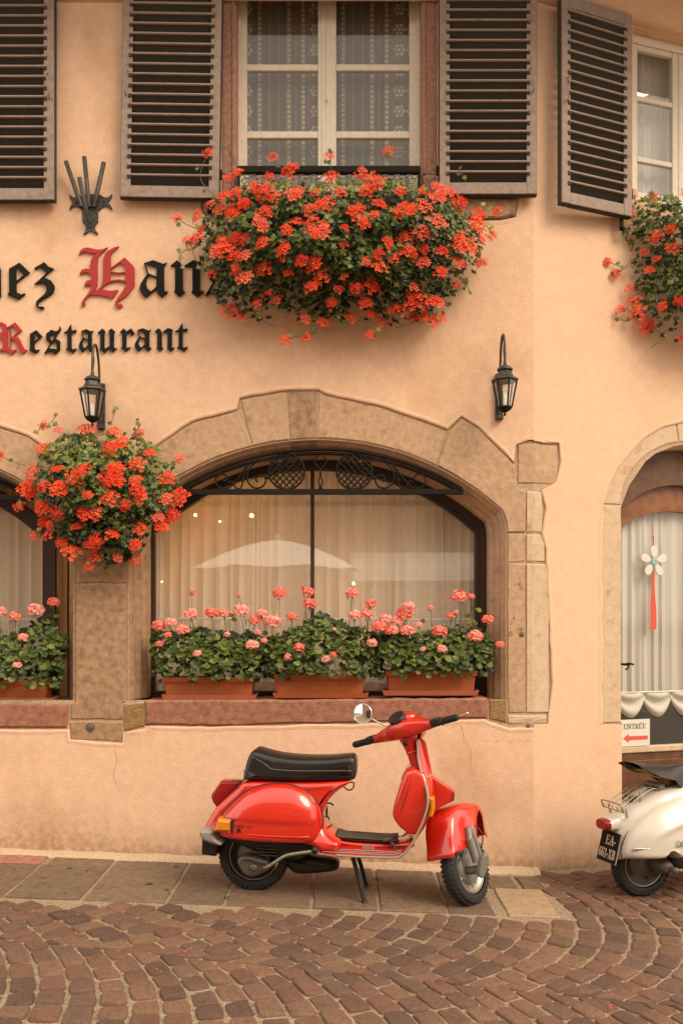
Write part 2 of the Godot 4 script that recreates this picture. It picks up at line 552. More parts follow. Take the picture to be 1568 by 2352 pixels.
# ------------------------------------------------------------------ the scene
func _ready() -> void:
	var cam := Camera3D.new()
	cam.name = "camera"
	cam.projection = Camera3D.PROJECTION_FRUSTUM
	cam.near = 0.05
	cam.far = 200.0
	cam.size = 0.05 * 2352.0 / 2050.0
	cam.frustum_offset = Vector2(0, 0.05 * 254.0 / 2050.0)
	cam.position = V(0, EYE_Y, EYE_Z)
	add_child(cam)
	cam.current = true

	var env := Environment.new()
	env.background_mode = Environment.BG_SKY
	env.tonemap_mode = Environment.TONE_MAPPER_LINEAR
	env.tonemap_exposure = 2.15
	env.sdfgi_enabled = true
	env.ssao_enabled = true
	env.ssil_enabled = true
	var sm := ProceduralSkyMaterial.new()
	sm.sky_top_color = Color(0.95, 0.90, 0.83)
	sm.sky_horizon_color = Color(0.92, 0.865, 0.79)
	sm.ground_horizon_color = Color(0.45, 0.38, 0.32)
	sm.ground_bottom_color = Color(0.30, 0.24, 0.20)
	sm.energy_multiplier = 1.0
	var cl := FastNoiseLite.new()
	cl.seed = 8
	cl.frequency = 0.012
	var ct := NoiseTexture2D.new()
	ct.width = 512; ct.height = 256
	ct.seamless = true
	ct.noise = cl
	var cg := Gradient.new()
	cg.offsets = PackedFloat32Array([0.3, 0.8])
	cg.colors = PackedColorArray([Color(1, 1, 1, 0), Color(1, 0.97, 0.92, 0.22)])
	ct.color_ramp = cg
	sm.sky_cover = ct
	var sky := Sky.new()
	sky.sky_material = sm
	env.sky = sky
	var we := WorldEnvironment.new()
	we.name = "world_environment"
	we.environment = env
	add_child(we)

	var sun := DirectionalLight3D.new()
	sun.name = "sun"
	sun.light_energy = 0.46
	sun.light_color = Color(1.0, 0.92, 0.80)
	sun.light_angular_distance = 30.0
	sun.shadow_enabled = true
	sun.sky_mode = DirectionalLight3D.SKY_MODE_LIGHT_ONLY
	sun.look_at_from_position(V(4.0, 5.0, 3.4), Vector3.ZERO)
	add_child(sun)

	rng.seed = 7
	wing = Transform3D(Basis(Vector3.UP, deg_to_rad(18.0)), V(CORNER, 0, 0))
	materials()
	street()
	building()
	across()
	interiors()
	grille()
	window_rail()
	lettering()
	flag_holder()
	lanterns()
	door_things()
	planters()
	red_scooter()
	cream_scooter()
	litter()

# ------------------------------------------------------------------ street
func street() -> void:
	var st := Node3D.new()
	st.name = "cobbled_street"
	add_child(st)
	kind(st, "structure")
	var m := MB.new()
	var rows := []
	for zi in [-3.0, 0.0, 0.5, 1.0, 2.0, 3.0, 4.5, 7.0, 12.0, 40.0]:
		var row := []
		for xi in [-60.0, -7.0, -3.0, -1.0, 1.0, 3.0, 7.0, 60.0]:
			row.append(V(xi, ground_y(xi, zi) - 0.003, zi))
		rows.append(row)
	m.grid(rows)
	obj("sand_bed", m, M.sand, st, false)
	# segmental arcs of setts; stone = rows across the street direction, bands turned a little from the facade
	var ax := Vector2(cos(deg_to_rad(9.0)), sin(deg_to_rad(9.0)))     # along the street (x, z)
	var az := Vector2(-ax.y, ax.x)
	var org := Vector2(0.0, 0.93)
	var band := 1.95
	var d := 0.138
	var setts := []
	for b in range(-2, 3):
		var v0 := -1.10 + b * band
		for i in range(-38, 46):
			var u0 := i * d + (0.07 if b % 2 else 0.0)
			var vv := v0
			var n := 0
			while vv < v0 + band - 0.02:
				var len := 0.108 + 0.038 * hash01(i * 31 + n * 7 + b * 101)
				if vv + len > v0 + band - 0.05: len = v0 + band - vv
				var q := []
				for k in [[0, 0], [1, 0], [1, 1], [0, 1]]:
					var v: float = vv + len * k[1]
					if k[0] == 1:      # across the course, square to the arc
						var sl: float = -0.46 * 2.0 * ((v - v0) / band * 2.0 - 1.0) * 2.0 / band
						v = clampf(v - sl * d / (1.0 + sl * sl), v0, v0 + band)
					var s: float = (v - v0) / band * 2.0 - 1.0
					var u: float = u0 + d * 0.96 * k[0] + 0.46 * (1.0 - s * s)
					q.append(org + ax * u + az * v)
				vv += len
				n += 1
				var c: Vector2 = (q[0] + q[2]) / 2.0
				if not on_setts(c) or c.y > 4.6 or absf(c.x) > 4.2: continue
				setts.append([c, q])
	# the nearest and largest three hundred in view are single stones, the rest one bed
	var view := []
	var rest := MB.new()
	for s in setts:
		var c: Vector2 = s[0]
		var dep := EYE_Z - c.y
		var px := 784.0 + c.x / dep * 2050.0
		var py := 1430.0 + (EYE_Y - ground_y(c.x, c.y)) / dep * 2050.0
		var seen := px > -40 and px < 1608 and py < 2390
		if seen: view.append([dep, s])
		else: sett(rest, s[1], int(c.x * 977 + c.y * 613))
	view.sort_custom(func(a, b2): return a[0] < b2[0])
	for i in view.size():
		var s: Array = view[i][1]
		var c: Vector2 = s[0]
		if i < 300:
			var one := MB.new()
			sett(one, s[1], int(c.x * 977 + c.y * 613))
			obj("cobblestone", one, M.cob[int(hash01(i * 13 + 5) * 5.99)], st)
		else:
			sett(rest, s[1], int(c.x * 977 + c.y * 613))
	kind(obj("cobblestone_bed", rest, M.cob[1], st), "stuff")

	# the pavement of flagstones along the facade
	var pv := Node3D.new()
	pv.name = "pavement"
	add_child(pv)
	kind(pv, "structure")
	var xs := [-4.6, -3.7, -2.95, -2.28, -1.90, -1.46, -0.985, -0.66, -0.17, 0.21, 0.60, 0.872]
	for i in xs.size() - 1:
		var zt := 0.27 if i in [2, 3, 4] else 0.11
		flag(pv, xs[i], xs[i + 1], zt, 0.90, M.flag[i % 4], i)
		if i in [3, 4]: flag(pv, xs[i] + 0.02, xs[i + 1], 0.09, 0.262, M.flag[1] if i == 4 else M.stone_red, 20 + i)
	flag(pv, 0.925, 1.235, 0.42, 0.92, M.flag_pale, 40)
	flag(pv, 0.64, 0.90, 0.14, 0.40, M.flag[3], 41) if false else null
	flag(pv, 0.905, 1.10, 0.16, 0.41, M.flag[0], 42)
	flag(pv, 1.11, 1.27, 0.16, 0.41, M.flag[2], 43)
	for i in 26:             # trodden-in dark spots on the slabs
		var c := V(lerpf(-2.4, 0.9, hash01(i * 7 + 3)), 0, lerpf(0.2, 0.86, hash01(i * 11 + 5)))
		var sp := MB.new()
		var ring := []
		var rr := 0.007 + 0.014 * hash01(i * 3) * hash01(i * 5 + 1)
		for k in 10:
			var a := TAU * k / 10
			var q := rr * (0.8 + 0.4 * hash01(i * 10 + k))
			ring.append(V(c.x + cos(a) * q * 1.3, ground_y(c.x, c.z) + 0.0128, c.z + sin(a) * q))
		sp.fan(ring)
		obj("dark_spot", sp, M.mat_grey, pv, false)
	var gut := MB.new()      # rough mortar fillet where the wall meets the paving
	var gr := []
	for i in 60:
		var x := -4.6 + i * 0.1
		var w := 0.085 + 0.03 * hash01(i * 3 + 1)
		var y := ground_y(x, 0.0)
		gr.append([V(x, y + 0.022 + 0.012 * hash01(i), -0.01), V(x, y + 0.012 + 0.01 * hash01(i + 90), w * 0.5), V(x, ground_y(x, w) - 0.004, w), V(x, y - 0.03, w + 0.01)])
	gut.grp = 1
	gut.grid(gr)
	obj("mortar_fillet", gut, M.mortar, pv, false)

func on_setts(c: Vector2) -> bool:
	if c.x < 1.27: return c.y > 0.985
	var l := wing.affine_inverse() * V(c.x, 0, c.y)
	return l.z > 0.08

func hash01(i: int) -> float:
	var h := (i * 73856093) ^ ((i + 17) * 19349663)
	h = (h ^ (h >> 13)) * 83492791
	return float(absi(h) % 10007) / 10007.0

func sett(m: MB, q: Array, sd: int) -> void:
	var c := Vector2()
	for p in q: c += p / 4.0
	var top := 0.004 + 0.012 * hash01(sd)
	var tx := (hash01(sd + 1) - 0.5) * 0.14
	var tz := (hash01(sd + 2) - 0.5) * 0.14
	var ring := []
	for k in 4:                               # three points a side, corners rounded, edges uneven
		var a: Vector2 = q[k].lerp(c, 0.075 + 0.09 * hash01(sd + k * 5 + 3))
		var b: Vector2 = q[(k + 1) % 4].lerp(c, 0.075 + 0.09 * hash01(sd + ((k + 1) % 4) * 5 + 3))
		ring.append(a.lerp(b, 0.05 + 0.07 * hash01(sd + k + 41)))
		ring.append(a.lerp(b, 0.5) + (a.lerp(b, 0.5) - c) * (0.16 * hash01(sd + k * 7 + 11) - 0.05))
		ring.append(a.lerp(b, 0.95 - 0.07 * hash01(sd + k + 57)))
	var rings := []
	for lv in [[1.03, -0.03], [1.0, -0.003], [0.965, 0.7], [0.87, 0.96], [0.5, 1.04]]:
		var r := []
		for j in ring.size():
			var p: Vector2 = c + (ring[j] - c) * lv[0]
			var y: float = lv[1]
			if y > 0: y = top * y + (p.x - c.x) * tx + (p.y - c.y) * tz + 0.004 * (hash01(sd + j * 3 + int(lv[0] * 50)) - 0.5)
			r.append(V(p.x, ground_y(p.x, p.y) + y, p.y))
		rings.append(r)
	m.grp = 1
	m.grid(rings, false, true)
	m.fan(rings[4], true)
	m.grp = -1

func flag(parent: Node, x0: float, x1: float, z0: float, z1: float, ma: Material, sd: int) -> void:
	var m := MB.new()
	var o := worn(pts([x0 + 0.011, z0, x1 - 0.011, z0, x1 - 0.011, z1, x0 + 0.011, z1]), 0.12, 0.012, sd)
	var q := ccw(o)
	var h := 0.004 + 0.008 * hash01(sd + 77)
	m.grp = -1
	var rings := []
	for lv in [[0.0, -0.04], [0.0, h - 0.005], [0.006, h]]:
		var r := []
		for p in inset(q, lv[0]): r.append(V(p.x, ground_y(p.x, p.y) + lv[1], p.y))
		rings.append(r)
	m.grid(rings, false, true)
	var ti := inset(q, 0.006)
	var t := Geometry2D.triangulate_polygon(ti)
	for i in range(0, t.size(), 3): m.tri(rings[2][t[i]], rings[2][t[i + 1]], rings[2][t[i + 2]])
	obj("paving_slab", m, ma, parent)

# ------------------------------------------------------------------ building
func arch_inner(cx: float, drop: float) -> PackedVector2Array:      # edge of the opening on the face, from the lower left over the crown to the lower right
	var r := PackedVector2Array()
	for y in [1608.0, 1500.0, 1400.0, 1292.0, 1224.0]: r.append(W(cx - 436.5, y))
	r.append(W(cx - 435, 1205 + drop)); r.append(W(cx - 431, 1188 + drop))
	for i in 41:
		var dx := lerpf(-424, 424, i / 40.0)
		r.append(W(cx + dx, 1634.0 - sqrt(628.0 * 628.0 - dx * dx) + drop))
	r.append(W(cx + 431, 1188 + drop)); r.append(W(cx + 435, 1205 + drop))
	for y in [1224.0, 1292.0, 1400.0, 1500.0, 1608.0]: r.append(W(cx + 436.5, y))
	return r

func shift(p: PackedVector2Array, d: float) -> PackedVector2Array:  # open path moved to the right of its direction
	var r := PackedVector2Array()
	for i in p.size():
		var a := p[maxi(i - 1, 0)]
		var b := p[mini(i + 1, p.size() - 1)]
		var t := (b - a).normalized()
		r.append(p[i] + Vector2(t.y, -t.x) * d)
	return r

const MOULD := [0.0, -0.008, 0.0, -0.030, 0.012, -0.040, 0.020, -0.056, 0.034, -0.060, 0.036, -0.110, 0.050, -0.122, 0.062, -0.126, 0.066, -0.170, 0.080, -0.182, 0.092, -0.186, 0.094, -0.36]

func mould(m: MB, path: PackedVector2Array) -> void:
	var lines := []
	for i in range(0, MOULD.size(), 2): lines.append(ring3(shift(path, MOULD[i]), MOULD[i + 1]))
	for i in lines.size() - 1: m.grid([lines[i], lines[i + 1]])

func sub(path: PackedVector2Array, t0: Vector2, t1: Vector2) -> PackedVector2Array:   # the stretch of a path between the points nearest t0 and t1
	var n := [0, 0]
	for k in 2:
		var t: Vector2 = [t0, t1][k]
		for i in path.size():
			if path[i].distance_to(t) < path[n[k]].distance_to(t): n[k] = i
	return path.slice(n[0], n[1] + 1)

func block(parent: Node, called: String, outer: PackedVector2Array, inner: PackedVector2Array, ma: Material, sd: int, z1 := -0.006) -> void:
	var m := MB.new()
	var p := outer.duplicate()
	var inn := inner.duplicate()
	inn.reverse()
	p.append_array(inn)
	p = inset(ccw(p), 0.0018)
	p = worn(p, 0.045, 0.006, sd)
	slab(m, p, -0.30, z1 + 0.004 * (hash01(sd) - 0.5), 0.006)
	if inner.size() > 1: mould(m, inner)
	obj(called, m, ma, parent, false)

func rect(a: Array) -> PackedVector2Array: return Ws([a[0], a[3], a[2], a[3], a[2], a[1], a[0], a[1]])

func building() -> void:
	var b := thing("restaurant_building", "peach plastered corner restaurant with louvred shutters and sandstone arches", "building")
	# openings cut through the plaster
	var stones := worn(Ws([-700, 1000, -420, 905, -264, 890, -120, 925, 0, 981, 43, 991, 67, 1000, 120, 1040, 205, 1088, 280, 1060, 352, 1027, 441, 966, 544, 940, 550, 914, 659, 894, 729, 894, 749, 905, 864, 928, 966, 963, 1027, 986, 1059, 956, 1100, 982, 1180, 1062, 1186, 1022, 1212, 1009, 1300, 1009, 1300, 1668, 1171, 1672, 1123, 1657, 1113, 1652, 953, 1660, 729, 1664, 505, 1670, 332, 1667, 332, 1672, 283, 1684, 280, 1707, 160, 1701, 158, 1676, -700, 1676]), 0.07, 0.010, 3)
	var upper := worn(Ws([507, -1000, 1005, -1000, 1005, 452, 1190, 455, 1184, 498, 1150, 506, 480, 504, 464, 486, 462, 452, 507, 452]), 0.12, 0.006, 4)
	var wall := MB.new()
	var r := Rect2(-4.6, -0.35, 4.6 + CORNER, 6.5)
	holed_sheet(wall, r, [stones, upper], 0.0, [-3.2, W(-264, 0).x, W(220, 0).x, W(730, 0).x, W(1100, 0).x])
	var cut := 0
	var cut2 := 0
	for i in stones.size():
		if stones[i].x < CORNER + 0.01 and stones[i + 1 if i + 1 < stones.size() else 0].x >= CORNER + 0.01: cut = i
		if stones[i].x >= CORNER + 0.01 and stones[i + 1 if i + 1 < stones.size() else 0].x < CORNER + 0.01: cut2 = i + 1
	lip_open(wall, stones.slice(0, cut + 1), -1.0, 0.05)
	lip_open(wall, stones.slice(cut2), -1.0, 0.05)
	lip(wall, upper, 0.05)
	obj("plaster_wall", wall, M.plaster, b, false)
	# wing plaster
	var dst := wgs([1383, 1662, 1383, 1165, 1386, 1150, 1401, 1108, 1417, 1076, 1447, 1040, 1487, 1001, 1524, 980, 1567, 970, 1625, 966, 1690, 985, 1740, 1030, 1775, 1100, 1785, 1165, 1785, 1662])
	var du0 := wg(1427, 1700).x
	var du1: float = dst[dst.size() - 1].x - (du0 - dst[0].x)
	var dpoly := worn(dst, 0.08, 0.010, 6, false)
	var dlip := dpoly.duplicate()
	dpoly.append_array(PackedVector2Array([Vector2(du1, dst[0].y - 0.01), Vector2(du1, -0.5), Vector2(du0, -0.5), Vector2(du0, dst[0].y - 0.01)]))
	var wu0 := wg(1452, 300, 0.0).x
	var wu1 := wu0 + 0.98
	var wtop := wg(1455, 62).y
	var wbot := wg(1455, 455).y
	var wwin := PackedVector2Array([Vector2(wu0, wbot), Vector2(wu1, wbot), Vector2(wu1, wtop), Vector2(wu0, wtop)])
	# the corner quoins reach round on to the wing
	var quo := worn(PackedVector2Array([Vector2(-0.1, W(0, 1010).y), Vector2(0.10, W(0, 1014).y), wg2(1283, 1019), wg2(1287, 1058), wg2(1277, 1109), wg2(1243, 1125), wg2(1254, 1166), wg2(1243, 1224), wg2(1254, 1262), wg2(1260, 1422), wg2(1267, 1569), wg2(1257, 1662), Vector2(-0.1, W(0, 1666).y)]), 0.07, 0.010, 8)
	var ww := MB.new()
	holed_sheet(ww, Rect2(0.0, -0.35, 4.2, 6.5), [dpoly, wwin, quo], 0.0, [0.14, 0.75, (du0 + du1) / 2.0, 2.2])
	lip_open(ww, dlip, -1.0, 0.05)
	var qlip := PackedVector2Array()
	for q in quo:
		if q.x > 0.004: qlip.append(q)
	lip_open(ww, qlip, -1.0, 0.05)
	var rv := MB.new()
	rv.grid([ring3(wwin, 0.0), ring3(wwin, -0.14)], false, true)
	for k in [du0, du1]: rv.quad(V(k, -0.5, 0), V(k, dst[0].y, 0), V(k, dst[0].y, -0.35), V(k, -0.5, -0.35))
	var from := ww.v.size()
	ww.v.append_array(rv.v); ww.g.append_array(rv.g)
	ww.xf(wing)
	obj("plaster_wall", ww, M.plaster, b, false)
	# masonry core behind the plaster (mortar shows in the joints)
	var core := MB.new()
	var mi := arch_inner(728.5, 0.0)
	var li := arch_inner(-264.5, 14.0)
	var holes := [shift(mi, 0.01), shift(li, 0.01), Ws([540, 480, 970, 480, 970, -1000, 540, -1000])]
	holed_sheet(core, Rect2(-4.6, -0.35, 4.6 + CORNER, 6.5), holes, -0.013, [-3.2, W(-264, 0).x, W(220, 0).x, W(730, 0).x, W(1170, 0).x])
	holed_sheet(core, Rect2(-4.6, -0.35, 4.6 + CORNER - 0.1, 6.5), holes, -0.345, [-3.2, W(-264, 0).x, W(220, 0).x, W(730, 0).x, W(1170, 0).x])
	var cw := MB.new()
	var dopen := wgs([1427, 1730, 1427, 1165, 1447, 1113, 1484, 1059, 1508, 1040, 1548, 1024, 1600, 1016, 1660, 1040, 1700, 1080, 1735, 1165, 1735, 1730])
	dopen.append(Vector2(du1 - 0.01, -0.5)); dopen.append(Vector2(du0 + 0.01, -0.5))
	for z in [-0.013, -0.30]: holed_sheet(cw, Rect2(0.0, -0.35, 4.2, 6.5), [dopen, wwin], z, [0.75, (du0 + du1) / 2.0, 2.2])
	cw.xf(wing)
	core.v.append_array(cw.v); core.g.append_array(cw.g)
	obj("masonry_core", core, M.mortar, b, false)

	# splashed, dirty foot of the walls and a few hairline cracks
	for k in 2:
		var dm := ArrayMesh.new()
		var ds := SurfaceTool.new()
		ds.begin(Mesh.PRIMITIVE_TRIANGLES)
		var n := 90
		var rows := []
		for i in n + 1:
			var x := lerpf(-4.5, CORNER - 0.002, float(i) / n) if k == 0 else lerpf(0.002, du0 - 0.004, float(i) / n)
			var p := V(x, 0, 0) if k == 0 else wing * V(x, 0, 0)
			var gy := ground_y(p.x, p.z)
			var hh := 0.16 + 0.22 * hash01(i * 5 + k) * hash01(i * 9 + 2) + (0.16 if p.x < -1.5 else 0.0)
			var row := []
			for q in [[-0.02, 0.8], [0.03, 0.55], [hh * 0.45, 0.2], [hh, 0.0]]: row.append([(p + wing.basis.z * 0.0012) * V(1, 0, 1) + V(0, gy + q[0], 0.0012 if k == 0 else 0.0), q[1]])
			rows.append(row)
		for i in n:
			for j in 3:
				for c in [[0, 0], [1, 1], [1, 0], [0, 0], [0, 1], [1, 1]]:
					var e: Array = rows[i + c[0]][j + c[1]]
					ds.set_color(Color(1, 1, 1, e[1]))
					ds.add_vertex(e[0])
		ds.generate_normals()
		ds.set_material(M.dirt)
		ds.commit(dm)
		inst("dirty_wall_foot", dm, b)
	for q in [[1060, 1668, 1064, 1700, 1082, 1722, 1078, 1760, 1092, 1800], [260, 1720, 268, 1752, 262, 1790, 280, 1830]]:
		var cm := MB.new()
		var pa := worn(Ws(q), 0.02, 0.012, int(q[0]), false)
		for i in pa.size() - 1:
			var w := 0.0012 * (1.0 - float(i) / pa.size()) + 0.0004
			cm.quad(V(pa[i].x - w, pa[i].y, 0.0010), V(pa[i].x + w, pa[i].y, 0.0010), V(pa[i + 1].x + w, pa[i + 1].y, 0.0010), V(pa[i + 1].x - w, pa[i + 1].y, 0.0010))
		obj("hairline_crack", cm, M.stone_dark, b, false)

	# stonework of the two arched windows
	var P := func(x, y): return W(x, y)
	block(b, "arch_stone", Ws([215, 1222, 215, 1092, 280, 1063, 352, 1031, 441, 970, 546, 944]), sub(mi, W(292, 1224), W(574, 1032)), M.stone, 11)
	block(b, "arch_stone", Ws([552, 918, 656, 898]), sub(mi, W(574, 1032), W(665, 1009)), M.stone, 12)
	block(b, "arch_stone", Ws([659, 897, 728, 897]), sub(mi, W(665, 1009), W(736, 1006)), M.stone_dark, 13, -0.008)
	block(b, "arch_stone", Ws([731, 897, 749, 908, 864, 931, 966, 966, 1026, 989]), sub(mi, W(736, 1006), W(1004, 1067)), M.stone, 14)
	block(b, "arch_stone", Ws([1031, 990, 1059, 960, 1100, 986, 1182, 1068, 1186, 1118, 1207, 1128, 1207, 1222]), sub(mi, W(1004, 1067), W(1165, 1224)), M.stone, 15, -0.002)
	block(b, "jamb_stone", Ws([1207, 1226, 1207, 1290]), sub(mi, W(1165, 1224), W(1165, 1292)), M.stone, 16)
	block(b, "jamb_stone", Ws([1207, 1294, 1207, 1638, 1167, 1638, 1166, 1612]), sub(mi, W(1165, 1292), W(1165, 1608)), M.stone, 17)
	block(b, "arch_stone", Ws([-700, 980, -420, 909, -264, 894, -120, 929, 0, 984, 43, 995, 67, 1004, 120, 1044, 205, 1092, 212, 1100, 212, 1222]), sub(li, W(-690, 1210), W(172, 1224)), M.stone, 18)
	block(b, "pillar_stone", Ws([172, 1226, 292, 1226, 292, 1340, 172, 1340]), PackedVector2Array(), M.stone_dark, 19)
	block(b, "pillar_stone", Ws([172, 1344, 292, 1344, 288, 1612, 283, 1616, 282, 1653, 160, 1653, 162, 1616, 172, 1612]), PackedVector2Array(), M.stone_dark, 20)
	block(b, "pillar_stone", Ws([160, 1657, 280, 1657, 279, 1704, 161, 1699]), PackedVector2Array(), M.stone_dark, 21)
	block(b, "pillar_stone", Ws([285, 1617, 331, 1614, 331, 1668, 285, 1680]), PackedVector2Array(), M.stone_yellow, 22, 0.0)
	block(b, "pillar_stone", Ws([1124, 1607, 1163, 1606, 1163, 1660, 1124, 1652]), PackedVector2Array(), M.stone_yellow, 23, 0.0)
	for k in 2:
		var jm := MB.new()
		mould(jm, sub(mi, W(292, 1608), W(292, 1224)) if k == 0 else sub(li, W(172, 1224), W(172, 1608)))
		obj("jamb_moulding", jm, M.stone_dark, b, false)
	for k in 2:
		var sl := MB.new()
		var so := Ws([334, 1610, 1120, 1604, 1120, 1650, 953, 1657, 729, 1661, 505, 1667, 334, 1664]) if k == 0 else Ws([-700, 1614, 156, 1617, 156, 1672, -700, 1674])
		slab(sl, worn(so, 0.06, 0.012, 40 + k), -0.36, 0.004, 0.012)
		obj("window_sill", sl, M.stone_red, b)
	# corner quoins: each stone goes round the corner
	for q in [[1191, 1024, 1020, 1110, 1279, 20], [1210, 1128, 1128, 1222, 1245, 21], [1210, 1227, 1227, 1290, 1250, 22], [1210, 1295, 1295, 1638, 1259, 23], [1167, 1643, 1643, 1663, 1256, 24]]:
		var m := MB.new()
		var y1 := W(0, q[2]).y
		var y0 := W(0, q[3]).y
		var xa := W(q[0], 0).x
		var e := wing * V(wg(q[4], q[2]).x, 0, -0.004)
		var nrm := wing.basis.z
		var cc := V(CORNER - 0.012, 0, -0.006)
		var cd := wing * V(0.012, 0, -0.006)
		var plan := [V(xa, 0, -0.005), cc, cd, e, e - nrm * 0.2, V(xa, 0, -0.3)]
		var rings := []
		for lv in [[y0, 0.006], [y0 + 0.008, 0.0], [lerpf(y0, y1, 0.35), 0.0], [lerpf(y0, y1, 0.65), 0.0], [y1 - 0.008, 0.0], [y1, 0.006]]:
			var ring := []
			for i in plan.size():
				var w := 0.006 * (hash01(int(lv[0] * 911) + i * 5 + q[5]) - 0.5)
				ring.append(plan[i] + V(w if i > 0 else 0.0, lv[0], -lv[1] + w))
			rings.append(ring)
		m.grid(rings, false, true)
		m.fan(rings[5], true)
		m.fan(rings[0])
		obj("corner_stone", m, M.stone_pale if q[5] != 20 else M.stone, b)

	for q in [[1172, 1455, 4.0, 0], [1198, 1457, 4.5, 1], [207, 1671, 8.0, 1], [1213, 1669, 4.0, 1], [1180, 1418, 2.0, 0], [1193, 1340, 2.0, 0]]:
		var pm := MB.new()
		var rr: float = q[2] / UNIT
		edge_lathe(pm, [rr * 1.25, 0.0, rr * 1.2, 0.003, rr * 0.8, 0.003 if q[3] else 0.0004, rr * 0.6, 0.006 if q[3] else 0.0006, 0.0001, 0.007 if q[3] else 0.0006], 12, Transform3D(Basis(Vector3.RIGHT, PI / 2), V(W(q[0], 0).x, W(0, q[1]).y, -0.004)))
		obj("iron_peg", pm, M.dirty_metal if q[3] else M.stone_dark, b)

	# upper window: stone jambs, sill, white casements
	for q in [[508, -1000, 543, 401], [508, 404, 543, 452], [967, -1000, 1004, 401], [967, 404, 1004, 452]]:
		var m := MB.new()
		slab(m, rect(q), -0.20, -0.008, 0.01)
		var inner: float = q[2] if q[0] < 700 else q[0]
		box(m, V(W(inner, 0).x - (0.022 if q[0] < 700 else -0.022), (W(0, q[1]).y + W(0, q[3]).y) / 2, -0.004), V(0.018, W(0, q[1]).y - W(0, q[3]).y - 0.006, 0.012), 0.005)
		obj("jamb_stone", m, M.stone_pink, b)
	var us := MB.new()
	slab(us, worn(Ws([466, 456, 1187, 458, 1181, 496, 1150, 503, 482, 501, 468, 486]), 0.09, 0.006, 51), -0.2, 0.02, 0.01)
	obj("window_sill", us, M.stone_dark, b)
	casement_window(b)
	for q in [[-110, 133, 471, 1], [283, 506, 464, -1], [1006, 1226, 458, 1]]:
		var c0 := W(q[0], q[2])
		var c1 := W(q[1], q[2])
		shutter(b, Transform3D(Basis(Vector3.UP, 0.0).rotated(Vector3.FORWARD, 0.016 if q[0] == 283 else 0.0), V(c0.x, c0.y, 0.03)), c1.x - c0.x, 2.6, q[3])
	var s0 := wg(1289, 460, 0.13)
	var s1 := wg(1452, 480, 0.10)
	shutter(b, wing * Transform3D(Basis(Vector3.UP, deg_to_rad(4.0)), V(s0.x, wg(1289, 463, 0.13).y, 0.08)), s1.x - s0.x, 5.72 - s0.y, -1)
	wing_window(b, wu0, wu1, wbot, wtop)
	arched_window(b, 728.5, 0.0)
	arched_window(b, -264.5, 14.0)
	door(b, du0, du1)

	# cove and eaves above both walls
	var prof := [Vector2(0, 5.715), Vector2(0.03, 5.718), Vector2(0.055, 5.735), Vector2(0.075, 5.77), Vector2(0.09, 5.83), Vector2(0.105, 5.92), Vector2(0.12, 6.05), Vector2(0.13, 6.2), Vector2(0.13, 6.6), Vector2(0.0, 6.7)]
	var cv := MB.new()
	var rings := []
	var t9 := tan(deg_to_rad(9.0))
	for k in 3:
		var ring := []
		for p in prof:
			if k == 0: ring.append(V(-4.6, p.y, p.x + 0.001))
			elif k == 1: ring.append(V(CORNER + p.x * t9, p.y, p.x + 0.001))
			else: ring.append(wing * V(4.2, p.y, p.x + 0.001))
		rings.append(ring)
	cv.grp = 1
	cv.grid(rings)
	obj("cove", cv, M.plaster, b, false)
	var rf := MB.new()
	for k in 2:
		box(rf, V(-1.7, 6.26, -2.3) if k == 0 else V(2.1, 6.261, -2.3), V(6.0, 0.2, 6.1) if k == 0 else V(4.2, 0.2, 6.1), 0.0, Basis() if k == 0 else wing.basis)
	obj("roof", rf, M.oak_dark, b)

func wg2(x: float, y: float) -> Vector2:
	var p := wg(x, y)
	return Vector2(p.x, p.y)

